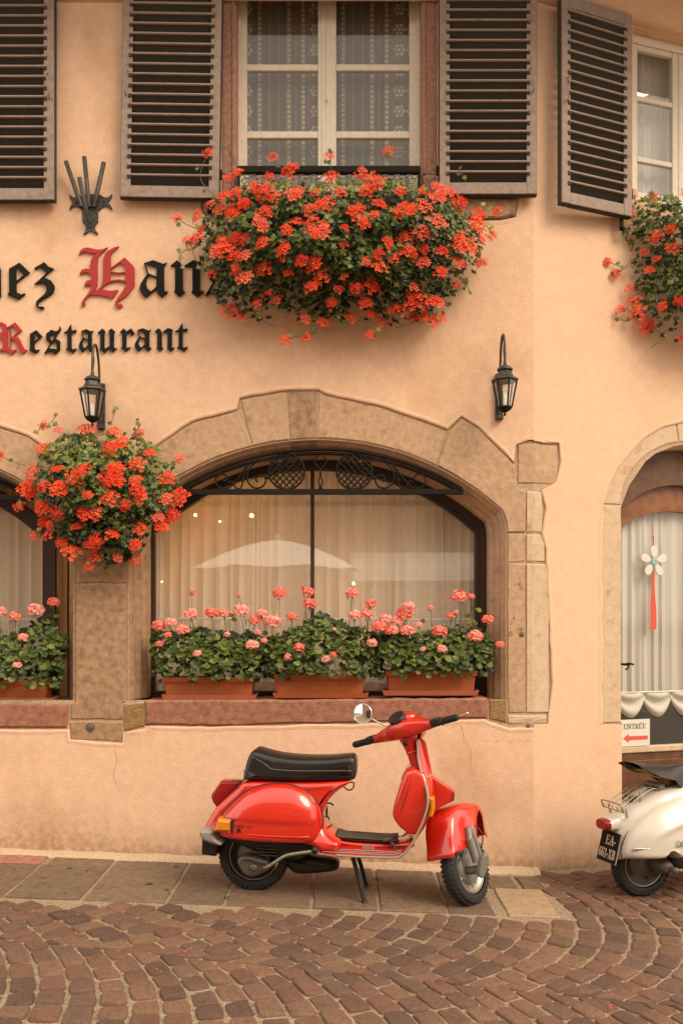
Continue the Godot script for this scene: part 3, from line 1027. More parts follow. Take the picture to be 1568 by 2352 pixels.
# louvred shutter seen from its inner face: frame, dark slats with a light nosing
func shutter(parent: Node, t: Transform3D, w: float, h: float, side: int) -> void:
	var s := Node3D.new()
	s.name = "shutter"
	s.transform = t
	parent.add_child(s, true)
	var st := 0.066
	var fr := MB.new()
	for x in [st / 2, w - st / 2]: box(fr, V(x, h / 2, 0.044), V(st, h, 0.014), 0.003)
	box(fr, V(w / 2, 0.037, 0.0435), V(w - 2 * st, 0.074, 0.012), 0.002)
	box(fr, V(w / 2, h - 0.04, 0.0435), V(w - 2 * st, 0.08, 0.012), 0.002)
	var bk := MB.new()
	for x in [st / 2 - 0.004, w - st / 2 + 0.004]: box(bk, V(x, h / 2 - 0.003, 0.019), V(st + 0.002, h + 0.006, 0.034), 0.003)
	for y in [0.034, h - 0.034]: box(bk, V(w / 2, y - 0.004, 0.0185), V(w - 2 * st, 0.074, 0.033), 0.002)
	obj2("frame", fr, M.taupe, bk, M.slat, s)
	var pitch := 0.066
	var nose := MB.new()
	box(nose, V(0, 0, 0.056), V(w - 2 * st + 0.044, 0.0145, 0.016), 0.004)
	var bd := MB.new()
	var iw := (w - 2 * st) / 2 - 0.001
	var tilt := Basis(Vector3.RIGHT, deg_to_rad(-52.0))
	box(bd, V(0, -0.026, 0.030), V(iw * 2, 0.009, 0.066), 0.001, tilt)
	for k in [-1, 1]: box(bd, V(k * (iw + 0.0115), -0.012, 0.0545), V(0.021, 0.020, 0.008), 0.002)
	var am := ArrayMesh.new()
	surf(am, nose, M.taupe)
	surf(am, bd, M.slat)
	var y := 0.074 + pitch
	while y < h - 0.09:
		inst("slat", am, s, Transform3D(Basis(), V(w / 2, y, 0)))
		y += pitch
	var hd := MB.new()
	var hx := w - st * 0.42 if side > 0 else st * 0.42
	var hy := 0.66
	tube(hd, smooth_path([V(hx, hy, 0.048), V(hx, hy + 0.004, 0.075), V(hx + 0.004 * side, hy + 0.02, 0.085), V(hx - 0.002, hy + 0.08, 0.082), V(hx - 0.012 * side, hy + 0.14, 0.085), V(hx - 0.012 * side, hy + 0.155, 0.075), V(hx - 0.012 * side, hy + 0.158, 0.048)], 3), 0.0045, 6)
	obj("handle", hd, M.taupe, s)
	var ct := MB.new()
	var cx := -0.03 if side > 0 else w + 0.03
	box(ct, V(w / 2 - side * w * 0.40, -0.045, 0.01), V(0.03, 0.09, 0.012), 0.003)
	lathe(ct, [0.001, -0.012, 0.014, -0.010, 0.016, 0.0, 0.012, 0.012, 0.001, 0.016], 8, Transform3D(Basis(Vector3.RIGHT, PI / 2), V(w / 2 - side * w * 0.40, -0.075, 0.02)))
	obj("catch", ct, M.iron, s)
	hd = MB.new()
	lathe(hd, [0.011, -0.03, 0.011, 0.03], 8, Transform3D(Basis(), V(cx * 0.3 if side > 0 else w + 0.008, 0.16, 0.03)))
	obj("hinge", hd, M.iron, s)

# boxes given by their outline in survey units, taken at the depth z of the window
func pbox(m: MB, x0: float, y0: float, x1: float, y1: float, z: float, thick: float, bevel := 0.004) -> void:
	var a := at(x0, y1, z)
	var c := at(x1, y0, z)
	box(m, V((a.x + c.x) / 2, (a.y + c.y) / 2, z - thick / 2), V(c.x - a.x, c.y - a.y, thick), bevel)

func wbox(m: MB, u0: float, y0: float, u1: float, y1: float, z: float, thick: float, bevel := 0.004) -> void:
	box(m, V((u0 + u1) / 2, (y0 + y1) / 2, z - thick / 2), V(u1 - u0, y1 - y0, thick), bevel)

func casement_window(b: Node) -> void:
	var wd := Node3D.new()
	wd.name = "window"
	b.add_child(wd, true)
	var z := -0.115
	var f := MB.new()
	pbox(f, 543, -1000, 553, 470, z + 0.012, 0.06)
	pbox(f, 957, -1000, 967, 470, z + 0.012, 0.06)
	pbox(f, 553, 440, 957, 470, z + 0.01, 0.06)
	obj("frame", f, M.window_white, wd)
	for q in [[553, 741, 553, 567, 730, 741], [743, 957, 755, 772, 940, 957]]:
		var m := MB.new()
		pbox(m, q[0], -1000, q[3], 440, z, 0.045)
		pbox(m, q[4], -1000, q[1], 440, z, 0.045)
		for y in [[-330, -316], [-175, -160], [-2000, -1990], [147, 162], [301, 317], [428, 440]]:
			if y[0] > -1000: pbox(m, q[3], y[0], q[4], y[1], z - 0.003, 0.035)
		pbox(m, q[3], -22, q[4], -8, z - 0.003, 0.035)
		obj("casement", m, M.window_white, wd)
		var g := MB.new()
		for y in [[-160, -22], [-8, 147], [162, 301], [317, 428], [-316, -175]]:
			var gm := MB.new()
			gm.quad(at(q[3] - 2, y[1] + 2, z - 0.02), at(q[4] + 2, y[1] + 2, z - 0.02), at(q[4] + 2, y[0] - 2, z - 0.02), at(q[3] - 2, y[0] - 2, z - 0.02))
			obj("pane", gm, M.glass, wd)
	var k := MB.new()
	pbox(k, 738, -1000, 747, 440, z + 0.008, 0.012, 0.005)
	lathe(k, [0.001, 0, 0.008, 0.002, 0.006, 0.012, 0.001, 0.014], 8, Transform3D(Basis(Vector3.RIGHT, PI / 2), at(750, 231, z + 0.01)))
	obj("meeting_bead", k, M.window_white, wd)

func wing_window(b: Node, u0: float, u1: float, y0: float, y1: float) -> void:
	var wd := Node3D.new()
	wd.name = "window"
	wd.transform = wing
	b.add_child(wd, true)
	var z := -0.06
	var f := MB.new()
	wbox(f, u0, y0, u0 + 0.035, y1, z, 0.06)
	wbox(f, u1 - 0.035, y0, u1, y1, z, 0.06)
	wbox(f, u0 + 0.035, y1 - 0.06, u1 - 0.035, y1, z, 0.06)
	wbox(f, u0 + 0.035, y0, u1 - 0.035, y0 + 0.05, z, 0.06)
	obj("frame", f, M.window_white, wd)
	var um := (u0 + u1) / 2 - 0.06
	for q in [[u0 + 0.037, um - 0.001], [um + 0.001, u1 - 0.037]]:
		var m := MB.new()
		var c0: float = q[0]
		var c1: float = q[1]
		wbox(m, c0, y0 + 0.052, c0 + 0.05, y1 - 0.062, z - 0.006, 0.04)
		wbox(m, c1 - 0.05, y0 + 0.052, c1, y1 - 0.062, z - 0.006, 0.04)
		var ys := [y0 + 0.052, wg(1460, 362, z).y, wg(1460, 222, z).y, y1 - 0.062]
		for i in 4:
			var w := 0.036
			wbox(m, c0 + 0.05, ys[i] - (0.0 if i == 0 else w * (1.0 if i == 3 else 0.5)), c1 - 0.05, ys[i] + (w if i == 0 else (0.0 if i == 3 else w * 0.5)), z - 0.008, 0.034)
		obj("casement", m, M.window_white, wd)
		for i in 3:
			var g := MB.new()
			wbox(g, c0 + 0.048, ys[i], c1 - 0.048, ys[i + 1], z - 0.022, 0.004, 0.0)
			obj("pane", g, M.glass, wd)

# closed outline swept as a bar of width w (outwards) between z0 and z1
func bar_round(m: MB, p: PackedVector2Array, w: float, z0: float, z1: float) -> void:
	var q := ccw(p)
	var o := inset(q, -w)
	for pr in [[ring3(q, z0), ring3(q, z1)], [ring3(q, z1), ring3(o, z1)], [ring3(o, z1), ring3(o, z0)], [ring3(o, z0), ring3(q, z0)]]: m.grid(pr, false, true)

func arched_window(b: Node, cx: float, drop: float) -> void:
	var wd := Node3D.new()
	wd.name = "window"
	b.add_child(wd, true)
	var z := -0.30
	var c := cx - 5.5
	var gl := PackedVector2Array()
	for q in [[c - 368.0, 1588.0], [c + 368.0, 1588.0]]:
		var p := at(q[0], q[1], z)
		gl.append(Vector2(p.x, p.y))
	for i in 33:
		var dx := lerpf(368, -368, i / 32.0)
		var p := at(c + dx, 1618.0 - sqrt(540.0 * 540.0 - dx * dx) + drop, z)
		gl.append(Vector2(p.x, p.y))
	var f := MB.new()
	bar_round(f, gl, 0.10, z - 0.07, z)
	bar_round(f, inset(ccw(gl), -0.03), 0.06, z + 0.001, z + 0.018)
	obj("frame", f, M.wood_dark, wd, false)
	var ba := MB.new()
	var p0 := at(717 if cx > 0 else cx - 11, 1588, z)
	var p1 := at(717 if cx > 0 else cx - 11, 1076, z)
	box(ba, V(p0.x, (p0.y + p1.y) / 2, z - 0.03), V(0.026, p1.y - p0.y + 0.02, 0.04), 0.004)
	obj("mullion", ba, M.wood_dark, wd)
	for k in 2:
		var half := Geometry2D.intersect_polygons(inset(ccw(gl), -0.004), PackedVector2Array([Vector2(p0.x, 0), Vector2(p0.x + (3 if k else -3), 0), Vector2(p0.x + (3 if k else -3), 5), Vector2(p0.x, 5)]))
		var g := MB.new()
		slab(g, half[0], z - 0.036, z - 0.032, 0.0, true)
		slab(g, half[0], z - 0.054, z - 0.050, 0.0, true)      # second sheet as in double glazing, added to strengthen the reflection
		obj("pane", g, M.glass, wd, false)

func door(b: Node, du0: float, du1: float) -> void:
	# stone surround
	var uc := (du0 + du1) / 2
	var hw := (du1 - du0) / 2
	var ysp := wg(1428, 1160).y
	var rise := wg(1600, 1016).y - ysp
	var inner := PackedVector2Array()
	var outer := PackedVector2Array()
	var u_out := wg(1383, 1400).x
	var ho := uc - u_out
	var rise_o := wg(1610, 967).y - ysp
	for i in 33:
		var a := PI - PI * i / 32.0
		inner.append(Vector2(uc + hw * cos(a), ysp + rise * sin(a)))
		outer.append(Vector2(uc + ho * cos(a), ysp + rise_o * sin(a)))
	var y0 := wg(1383, 1661).y
	for k in 3:
		var m := MB.new()
		if k < 2:
			var q := [[0, 14], [14, 32]][k] as Array
			var o := outer.slice(q[0], q[1] + 1)
			var i2 := inner.slice(q[0], q[1] + 1)
			var ir := i2.duplicate()
			ir.reverse()
			o.append_array(ir)
			slab(m, worn(inset(ccw(o), 0.004), 0.05, 0.006, 60 + k), -0.2, -0.006, 0.006)
			for e in [[0.0, -0.012, 0.0, -0.03], [0.0, -0.03, 0.014, -0.04], [0.014, -0.04, 0.014, -0.07], [0.014, -0.07, 0.034, -0.085], [0.034, -0.085, 0.034, -0.30]]:
				m.grid([ring3(shift(i2, e[0]), e[1]), ring3(shift(i2, e[2]), e[3])])
			m.xf(wing)
			obj("arch_stone", m, M.stone_pale, b, false)
		else:
			for s in 2:
				m = MB.new()
				var ua := u_out if s == 0 else du1
				var ub := du0 if s == 0 else 2 * uc - u_out
				slab(m, worn(pts([ua, y0, ub, y0, ub, ysp - 0.005, ua, ysp - 0.005]), 0.07, 0.008, 64 + s), -0.30, -0.006, 0.006)
				m.xf(wing)
				obj("jamb_stone", m, M.stone_pale, b, false)
	# the door itself
	var d := Node3D.new()
	d.name = "door"
	d.transform = wing
	b.add_child(d, true)
	var z := -0.20
	var head := MB.new()                      # arched boarded head: two stepped rings of oak
	var gtop := wg(1500, 1176, z).y
	var gu := wg(1427, 1300, z).x
	var arc_ring := func(m: MB, r0w, r0h, r1w, r1h, z0, z1, yb):
		var a := PackedVector2Array()
		var o := PackedVector2Array()
		for i in 33:
			var t := PI - PI * i / 32.0
			a.append(Vector2(uc + r0w * cos(t), yb + r0h * sin(t)))
			o.append(Vector2(uc + r1w * cos(t), yb + r1h * sin(t)))
		m.grid([ring3(a, z0), ring3(a, z1), ring3(o, z1), ring3(o, z0)], false, false)
	var gb := wg(1430, 1250, z).y             # springing of the glass
	var gr := wg(1500, 1176, z).y - gb + 0.01
	arc_ring.call(head, hw - 0.085, gr, hw + 0.05, gr + 0.235, z - 0.04, z, gb)
	obj("arched_head", head, M.oak, d, false)
	var head2 := MB.new()
	arc_ring.call(head2, hw - 0.02, gr + 0.185, hw + 0.16, gr + 0.62, z - 0.02, z + 0.045, gb)
	obj("arched_head", head2, M.oak_dark, d, false)
	var yb0 := wg(1430, 1716, z).y
	var st := MB.new()
	for s in [-1.0, 1.0]: wbox(st, uc + s * (hw - 0.085) if s > 0 else uc - hw - 0.05, yb0, uc + hw + 0.05 if s > 0 else uc - hw + 0.085, gb, z, 0.045)
	obj("stile", st, M.oak, d)
	var rail := MB.new()
	wbox(rail, uc - hw - 0.05, yb0 - 0.045, uc + hw + 0.05, yb0, z + 0.012, 0.06, 0.006)
	obj("glazing_bead", rail, M.stone_pale, d)
	var pn := MB.new()
	var gy := ground_y(2.1, -0.3)
	wbox(pn, uc - hw - 0.05, gy + 0.34, uc + hw + 0.05, yb0 - 0.046, z, 0.045, 0.004)
	wbox(pn, uc - hw + 0.12, gy + 0.44, uc + hw - 0.12, yb0 - 0.10, z + 0.010, 0.012, 0.005)
	obj("panel", pn, M.oak_dark, d)
	var ks := MB.new()
	wbox(ks, uc - hw - 0.05, gy + 0.29, uc + hw + 0.05, gy + 0.339, z + 0.014, 0.06, 0.006)
	obj("weather_bar", ks, M.alu, d)
	var step := MB.new()
	wbox(step, uc - hw - 0.02, gy - 0.1, uc + hw + 0.02, gy + 0.288, z + 0.02, 0.1, 0.01)
	obj("plinth", step, M.oak_dark, d)
	var gg := MB.new()
	gg.quad(V(uc - hw + 0.02, yb0, z - 0.02), V(uc + hw - 0.02, yb0, z - 0.02), V(uc + hw - 0.02, gb + gr + 0.05, z - 0.02), V(uc - hw + 0.02, gb + gr + 0.05, z - 0.02))
	obj("pane", gg, M.glass, d)
	var hd := MB.new()
	var hp := wg(1432, 1527, z)
	tube(hd, smooth_path([V(hp.x - 0.02, hp.y + 0.005, z), V(hp.x - 0.02, hp.y + 0.005, z + 0.045), V(hp.x + 0.005, hp.y + 0.010, z + 0.055), V(hp.x + 0.045, hp.y + 0.004, z + 0.05)], 3), [0.008, 0.008, 0.008, 0.009, 0.010, 0.010, 0.009, 0.008, 0.007, 0.006], 8)
	tube(hd, smooth_path([V(hp.x + 0.005, hp.y + 0.004, z + 0.05), V(hp.x - 0.006, hp.y - 0.022, z + 0.05), V(hp.x - 0.02, hp.y - 0.032, z + 0.045)], 3), 0.006, 6)
	obj("handle", hd, M.iron, d)

# ------------------------------------------------------------------ across the street (seen only in the panes and the chrome)
func across() -> void:
	var o := thing("opposite_house", "long plastered house across the street, seen mirrored in the window panes", "building", V(0, 0, 0))
	var m := MB.new()
	box(m, V(-6.6, 4.1, 17.0), V(17.2, 9.4, 5.0), 0.02)
	box(m, V(9.0, 3.6, 18.0), V(15.0, 8.4, 5.0), 0.02)
	obj("wall", m, M.stone_dark, o)
	m = MB.new()
	for k in 2:
		var x0 := -15.5 if k == 0 else 1.2
		var x1 := 1.3 if k == 0 else 17.0
		var y := 8.8 if k == 0 else 7.8
		var z := 14.0 + k
		m.quad(V(x0, y, z), V(x0, y + 2.6, z + 3), V(x1, y + 2.6, z + 3), V(x1, y, z))
		box(m, V((x0 + x1) / 2, y - 0.05, z + 0.3), V(x1 - x0, 0.12, 0.7))
	obj("roof", m, M.oak_dark, o, false)
	for i in 7:
		m = MB.new()
		var z := 14.48 if i < 4 else 15.48
		for y in [1.0, 3.6, 6.2]: box(m, V(-13.0 + i * 3.6 + (1.0 if i > 3 else 0.0), y, z), V(1.0, 1.5, 0.06), 0.01)
		obj("window", m, M.wood_dark, o)
	for q in [[-1.15, 9.4]]:
		var u := thing("parasol", "white parasol open over the terrace opposite, mirrored in the arched window", "parasol", V(q[0], ground_y(q[0], q[1]), q[1]))
		m = MB.new()
		tube(m, [V(0, 0, 0), V(0, 3.2, 0)], 0.025, 8)
		obj("pole", m, M.steel, u)
		m = MB.new()
		var rings := []
		for i in 7:
			var t := i / 6.0
			var ring := []
			for k in 16:
				var a := TAU * k / 16
				var sag := 0.05 * t * (0.5 - 0.5 * cos(TAU * k / 2.0 + PI))
				ring.append(V(1.5 * t * cos(a), 3.12 - 0.52 * pow(t, 1.6) - sag, 1.5 * t * sin(a)))
			rings.append(ring)
		m.grp = 1
		m.grid(rings, false, true)
		obj("canopy", m, mat(lin(0.85, 0.84, 0.80), 0.8), u, false)
		m = MB.new()
		lathe(m, [0.001, 3.24, 0.03, 3.22, 0.05, 3.12, 0.001, 3.10], 8)
		obj("finial", m, M.paper, u)

	var aw := thing("awning", "long pale awning on the house opposite, mirrored right of the parasol", "awning", V(3.2, 2.5, 13.2))
	m = MB.new()
	m.grid([[V(-3.0, 0.0, -0.6), V(3.4, 0.0, -0.6)], [V(-3.0, 0.26, -0.55), V(3.4, 0.26, -0.55)], [V(-3.0, 0.75, 1.25), V(3.4, 0.75, 1.25)]])
	obj("canvas", m, M.paper, aw, false)
	m = MB.new()
	for x in [-2.9, 3.3]: tube(m, [V(x, 0.2, -0.5), V(x, -0.3, 1.25)], 0.02, 6)
	obj("arm", m, M.steel, aw)

# ------------------------------------------------------------------ behind the panes
func room(parent: Node, x0: float, x1: float, y0: float, y1: float, z0: float, z1: float, t := Transform3D()) -> void:
	var m := MB.new()
	var a := [V(x0, y0, z0), V(x1, y0, z0), V(x1, y1, z0), V(x0, y1, z0)]
	var c := [V(x0, y0, z1), V(x1, y0, z1), V(x1, y1, z1), V(x0, y1, z1)]
	m.grid([a, c], false, true)
	m.quad(c[0], c[1], c[2], c[3])
	m.xf(t)
	obj("interior_wall", m, M.room, parent, false)

func drape(called: String, label: String, x0: float, x1: float, y0: float, y1: float, z: float, folds: float, amp: float, ma: Material, sd: int, t := Transform3D(), uv := false, hem := 0.0, hem_n := 3) -> Node3D:
	var m := MB.new()
	var nz := FastNoiseLite.new()
	nz.seed = sd
	nz.frequency = 0.8
	var rows := []
	var nu := 140
	var nv := 14
	for j in nv + 1:
		var row := []
		var v := float(j) / nv
		for i in nu + 1:
			var u := float(i) / nu
			var ph := folds * TAU * u + 6.5 * nz.get_noise_2d(u * 6.0, 3.0) + 0.5 * nz.get_noise_2d(u * 4.0, v * 1.6 + 9.0)
			var s := sin(ph)
			var w := amp * (s * 0.7 + 0.35 * sin(ph * 2.3 + 1.0)) * (0.75 + 0.25 * v)
			var yb := y0 - hem * absf(sin(PI * hem_n * u))
			row.append(V(lerpf(x0, x1, u) + 0.35 * amp * cos(ph), lerpf(y1, yb, v), z + w))
		rows.append(row)
	m.grp = 1
	m.grid(rows)
	if uv:
		m.uv.clear()
		for p in m.v: m.uv.append(Vector2((p.x - x0) / 0.56 + 0.02, (y1 - p.y) / 0.56))
	m.xf(t)
	return tag(obj(called, m, ma, self, false), label, "curtain")

func lace() -> StandardMaterial3D:            # one repeat is 0.56 m of cloth each way
	var im := Image.create(512, 512, false, Image.FORMAT_RGBA8)
	for y in 512:
		for x in 512:
			var a := 0.14 + 0.06 * hash01(x * 7 + y * 131)
			for c in [36.0, 470.0]:                       # columns of rosettes
				var dx: float = x - c
				var dy: float = fposmod(y, 128.0) - 64.0
				var r := sqrt(dx * dx + dy * dy * 0.8)
				if r < 11.0 or (r > 20.0 and r < 32.0 + 6.0 * cos(6.0 * atan2(dy, dx))): a = 0.92
				elif absf(dx) < 40: a += 0.20 if (x / 3 + y / 3) % 2 else 0.0
			for c in [118.0, 300.0, 392.0]:               # beaded braids
				var dx: float = absf(x - c)
				var bead := fposmod(y + c, 32.0) - 16.0
				if dx * dx + bead * bead < 120.0: a = 0.88
				elif dx < 16 and (x / 4 + y / 4) % 3 == 0: a = 0.75
			for c in [180.0, 240.0, 345.0, 425.0]:
				if absf(x - c) < 7: a += 0.16
			im.set_pixel(x, y, Color(1, 1, 1, minf(a, 1.0)))
	var m := cloth(lin(0.52, 0.42, 0.29), 1.0)
	m.albedo_texture = ImageTexture.create_from_image(im)
	return m

func interiors() -> void:
	var b := get_node("restaurant_building")
	room(b, -4.5, 1.12, -0.3, 3.3, -0.36, -3.2)
	room(b, -4.5, 1.12, 3.31, 6.2, -0.20, -2.6)
	room(b, 0.36, 2.3, -0.4, 3.3, -0.31, -1.3, wing)
	room(b, 0.36, 2.3, 3.35, 6.2, -0.145, -1.2, wing)
	var c := at(345, 1600, -0.42)
	var d := at(718, 1060, -0.42)
	var e := at(1110, 1060, -0.42)
	drape("voile_curtain", "tan voile curtain hanging behind the left half of the middle arched window", c.x, d.x + 0.03, c.y, d.y, -0.46, 13.0, 0.040, M.voile, 3)
	drape("voile_curtain", "tan voile curtain hanging behind the right half of the middle arched window", d.x - 0.02, e.x, c.y, d.y, -0.475, 12.0, 0.040, M.voile, 5)
	c = at(-500, 1600, -0.42)
	e = at(150, 1060, -0.42)
	drape("voile_curtain", "tan voile curtain in the arched window cut off by the left picture edge", c.x, e.x, c.y, e.y, -0.46, 22.0, 0.040, M.voile, 7)
	for q in [[352, 1098], [-640, 132]]:
		var p := at(q[0], 1421, -0.41)
		var p2 := at(q[1], 1423, -0.41)
		var m := MB.new()
		tube(m, [p, p2], 0.006, 6)
		tag(obj("curtain_rod", m, M.paper), "thin white cafe rod across the " + ("middle arched window" if q[0] > 0 else "left arched window"), "curtain rod")
		var n := 5
		m = MB.new()
		for i in n:                               # lower curtain gathered in points below the rod
			var a := p.lerp(p2, i / float(n))
			var w := (p2.x - p.x) / n
			var rows := []
			for j in 7:
				var row := []
				for k in 13:
					var u := k / 12.0 - 0.5
					row.append(V(a.x + w * 0.5 + u * w * (0.18 + 0.85 * j / 6.0), a.y - 0.075 * j, -0.425 + 0.012 * sin(k * 2.1 + i)))
				rows.append(row)
			m.grp = i + 1
			m.grid(rows)
		tag(obj("cafe_curtain", m, M.voile_white, self, false), "white cafe curtain gathered below the rod of the " + ("middle" if q[0] > 0 else "left") + " arched window", "curtain")
	var lm := lace()
	for q in [[556, 742, "left"], [748, 954, "right"]]:
		var a := at(q[0], 450, -0.2)
		var f := at(q[1], -900, -0.2)
		drape("lace_curtain", "beige lace curtain with rosette stripes behind the %s casement of the upper window" % q[2], a.x, f.x, a.y, f.y, -0.22, 5.0, 0.006, lm, 11, Transform3D(), true)
	var w0 := wg(1440, 470, -0.16)
	var w1 := wg(1560, 62, -0.16)
	drape("lace_curtain", "lace curtain with a scalloped edge in the window of the wing", w0.x, w0.x + 1.0, wg(1455, 262, -0.16).y, w1.y + 0.1, -0.15, 7.0, 0.006, lm, 12, wing, true, 0.06, 3)
	drape("voile_curtain", "white voile curtain behind the lower panes of the wing window", w0.x, w0.x + 1.0, w0.y, w1.y, -0.18, 10.0, 0.012, M.voile_white, 13, wing)
	# lamps lit inside the dining room
	for q in [[449, 1183, 0.013], [505, 1198, 0.010], [578, 1184, 0.017], [812, 1340, 0.013], [372, 1336, 0.007]]:
		var p := at(q[0], q[1], -1.0)
		var names := {449: "lit lamp bulb furthest left behind the curtain", 505: "faint lit bulb between the two upper lamps", 578: "brightest lit bulb high behind the left curtain", 812: "lit bulb low behind the right curtain", 372: "faint lit bulb low by the left window frame"}
		var t := thing("lamp", names[q[0]], "lamp", p)
		var bm := mat(Color(1, 0.85, 0.6), 0.5)
		bm.emission_enabled = true
		bm.emission = Color(1.0, 0.72, 0.42)
		bm.emission_energy_multiplier = 30.0
		var m := MB.new()
		lathe(m, [0.001, -q[2], q[2] * 0.7, -q[2] * 0.7, q[2], 0, q[2] * 0.7, q[2] * 0.7, 0.001, q[2]], 10)
		obj("bulb", m, bm, t)
		m = MB.new()
		tube(m, [V(0, q[2], 0), V(0, 3.29 - p.y, 0)], 0.004, 5)
		obj("cord", m, M.iron, t)
		var l := OmniLight3D.new()
		l.name = "light"
		l.light_color = Color(1.0, 0.75, 0.45)
		l.light_energy = 0.10
		l.omni_range = 6.0
		l.omni_attenuation = 2.0
		l.light_size = q[2]
		l.shadow_enabled = true
		t.add_child(l)

# ------------------------------------------------------------------ wrought iron
func grille() -> void:
	var o := thing("iron_grille", "black wrought iron grille with scrolls and lattice discs in the head of the middle arch", "grille", V(W(735, 1127).x, W(735, 1134).y, -0.02))
	scrollwork(o, 735.5, 0.0)
	var o2 := thing("iron_grille", "black iron grille bar in the head of the arch cut by the left picture edge", "grille", V(W(-258, 1127).x, W(735, 1148).y, -0.02))
	scrollwork(o2, -258.0, 14.0)

func scrollwork(o: Node3D, cx: float, drop: float) -> void:
	var T := Transform3D(Basis(), -o.position)
	var q := func(x, y): return V(W(470.3 + 0.2 * x - 735.5 + cx, 0).x, W(0, 1003.2 + 0.2 * y + drop).y, -0.045)
	var m := MB.new()
	var p0 := W(cx - 328, 1134 + drop)
	var p1 := W(cx + 330, 1121 + drop)
	box(m, V((p0.x + p1.x) / 2, (p0.y + p1.y) / 2, -0.045), V(p1.x - p0.x, p1.y - p0.y, 0.02), 0.003)
	m.xf(T)
	obj("bar", m, M.iron, o)
	for k in 2:
		m = MB.new()
		var path := []
		for i in 33:
			var dx := lerpf(-326, 326, i / 32.0)
			var p := W(cx + dx, 1029 + k * 9.0 + 623 - sqrt(623.0 * 623.0 - dx * dx) + drop)
			path.append(V(p.x, p.y, -0.040 - 0.014 * k))
		tube(m, path, 0.0115, 4)
		m.xf(T)
		obj("arch_bar", m, M.iron, o)
	var r := 0.0065
	var spiral := func(c: Vector3, rad, turns, a0, dir):
		var s := []
		for i in 22:
			var t := i / 21.0
			var a: float = a0 + dir * TAU * turns * t
			var rr: float = rad * (1.0 - 0.82 * t)
			s.append(c + V(cos(a) * rr, sin(a) * rr, 0))
		return s
	for sgn in [1.0, -1.0]:
		var mir := func(p: Vector3) -> Vector3:
			var xc := W(cx, 0).x
			return p if sgn > 0 else V(2 * xc - p.x, p.y, p.z)
		var lines := []
		var u := 0.2 / UNIT
		var c1: Vector3 = q.call(935, 385)
		var ring := []
		for i in 28: ring.append(c1 + V(cos(TAU * i / 28), sin(TAU * i / 28), 0) * 207 * u)
		lines.append([ring, "disc_ring", true, 0.0075])
		for i in range(-3, 4):                     # lattice inside the disc
			for s in [1.0, -1.0]:
				var off := i * 55.0
				var hl := sqrt(maxf(0.0, 200.0 * 200.0 - off * off)) - 3.0
				var dir := V(cos(s * 0.82), sin(s * 0.82), 0)
				var nn := V(-dir.y, dir.x, 0)
				var zz := V(0, 0, 0.006 if s > 0 else -0.006)
				lines.append([[c1 + nn * off * u - dir * hl * u + zz, c1 + nn * off * u + dir * hl * u + zz], "lattice_bar", false, 0.0055])
		lines.append([spiral.call(q.call(800, 375), 78 * u, 1.6, 0.4, 1.0), "scroll", false, r])
		lines.append([spiral.call(q.call(958, 280), 78 * u, 1.6, 2.4, -1.0), "scroll", false, r])
		var a := []
		for w in [[835, 315], [770, 265], [690, 255], [600, 275], [530, 320], [485, 390], [475, 460], [500, 525], [550, 570], [600, 578], [660, 555], [692, 500], [680, 450], [640, 428], [595, 440], [580, 480], [605, 508]]: a.append(q.call(w[0], w[1]))
		lines.append([smooth_path(a, 3), "scroll", false, r])
		a = []
		for w in [[190, 490], [225, 495], [245, 465], [225, 425], [180, 415], [130, 440], [112, 490], [130, 550], [185, 582], [260, 575], [310, 535], [360, 475], [420, 400], [470, 330], [540, 275], [640, 240]]: a.append(q.call(w[0], w[1]))
		lines.append([smooth_path(a, 3), "scroll", false, r])
		a = []
		for w in [[262, 520], [285, 500], [318, 515], [335, 560], [370, 588], [405, 575], [425, 520], [430, 470], [450, 380], [480, 330]]: a.append(q.call(w[0], w[1]))
		lines.append([smooth_path(a, 3), "scroll", false, r])
		a = []
		for w in [[1326, 555], [1302, 515], [1312, 470], [1332, 420], [1312, 350], [1262, 290], [1262, 235], [1300, 205], [1326, 190]]: a.append(q.call(w[0], w[1]))
		lines.append([smooth_path(a, 3), "tulip_bar", false, 0.005])
		lines.append([[q.call(688, 460), q.call(735, 455)], "collar", false, 0.012])
		lines.append([[q.call(425, 465), q.call(422, 495)], "collar", false, 0.012])
		for l in lines:
			m = MB.new()
			var pp: Array = l[0].map(mir)
			tube(m, pp, l[3], 6, l[2])
			m.xf(T)
			obj(l[1], m, M.iron, o)
	m = MB.new()
	lathe(m, [0.001, -0.02, 0.012, -0.014, 0.014, 0.0, 0.008, 0.012, 0.001, 0.016], 8, Transform3D(Basis(), q.call(1326, 570)))
	m.xf(T)
	obj("knob", m, M.iron, o)

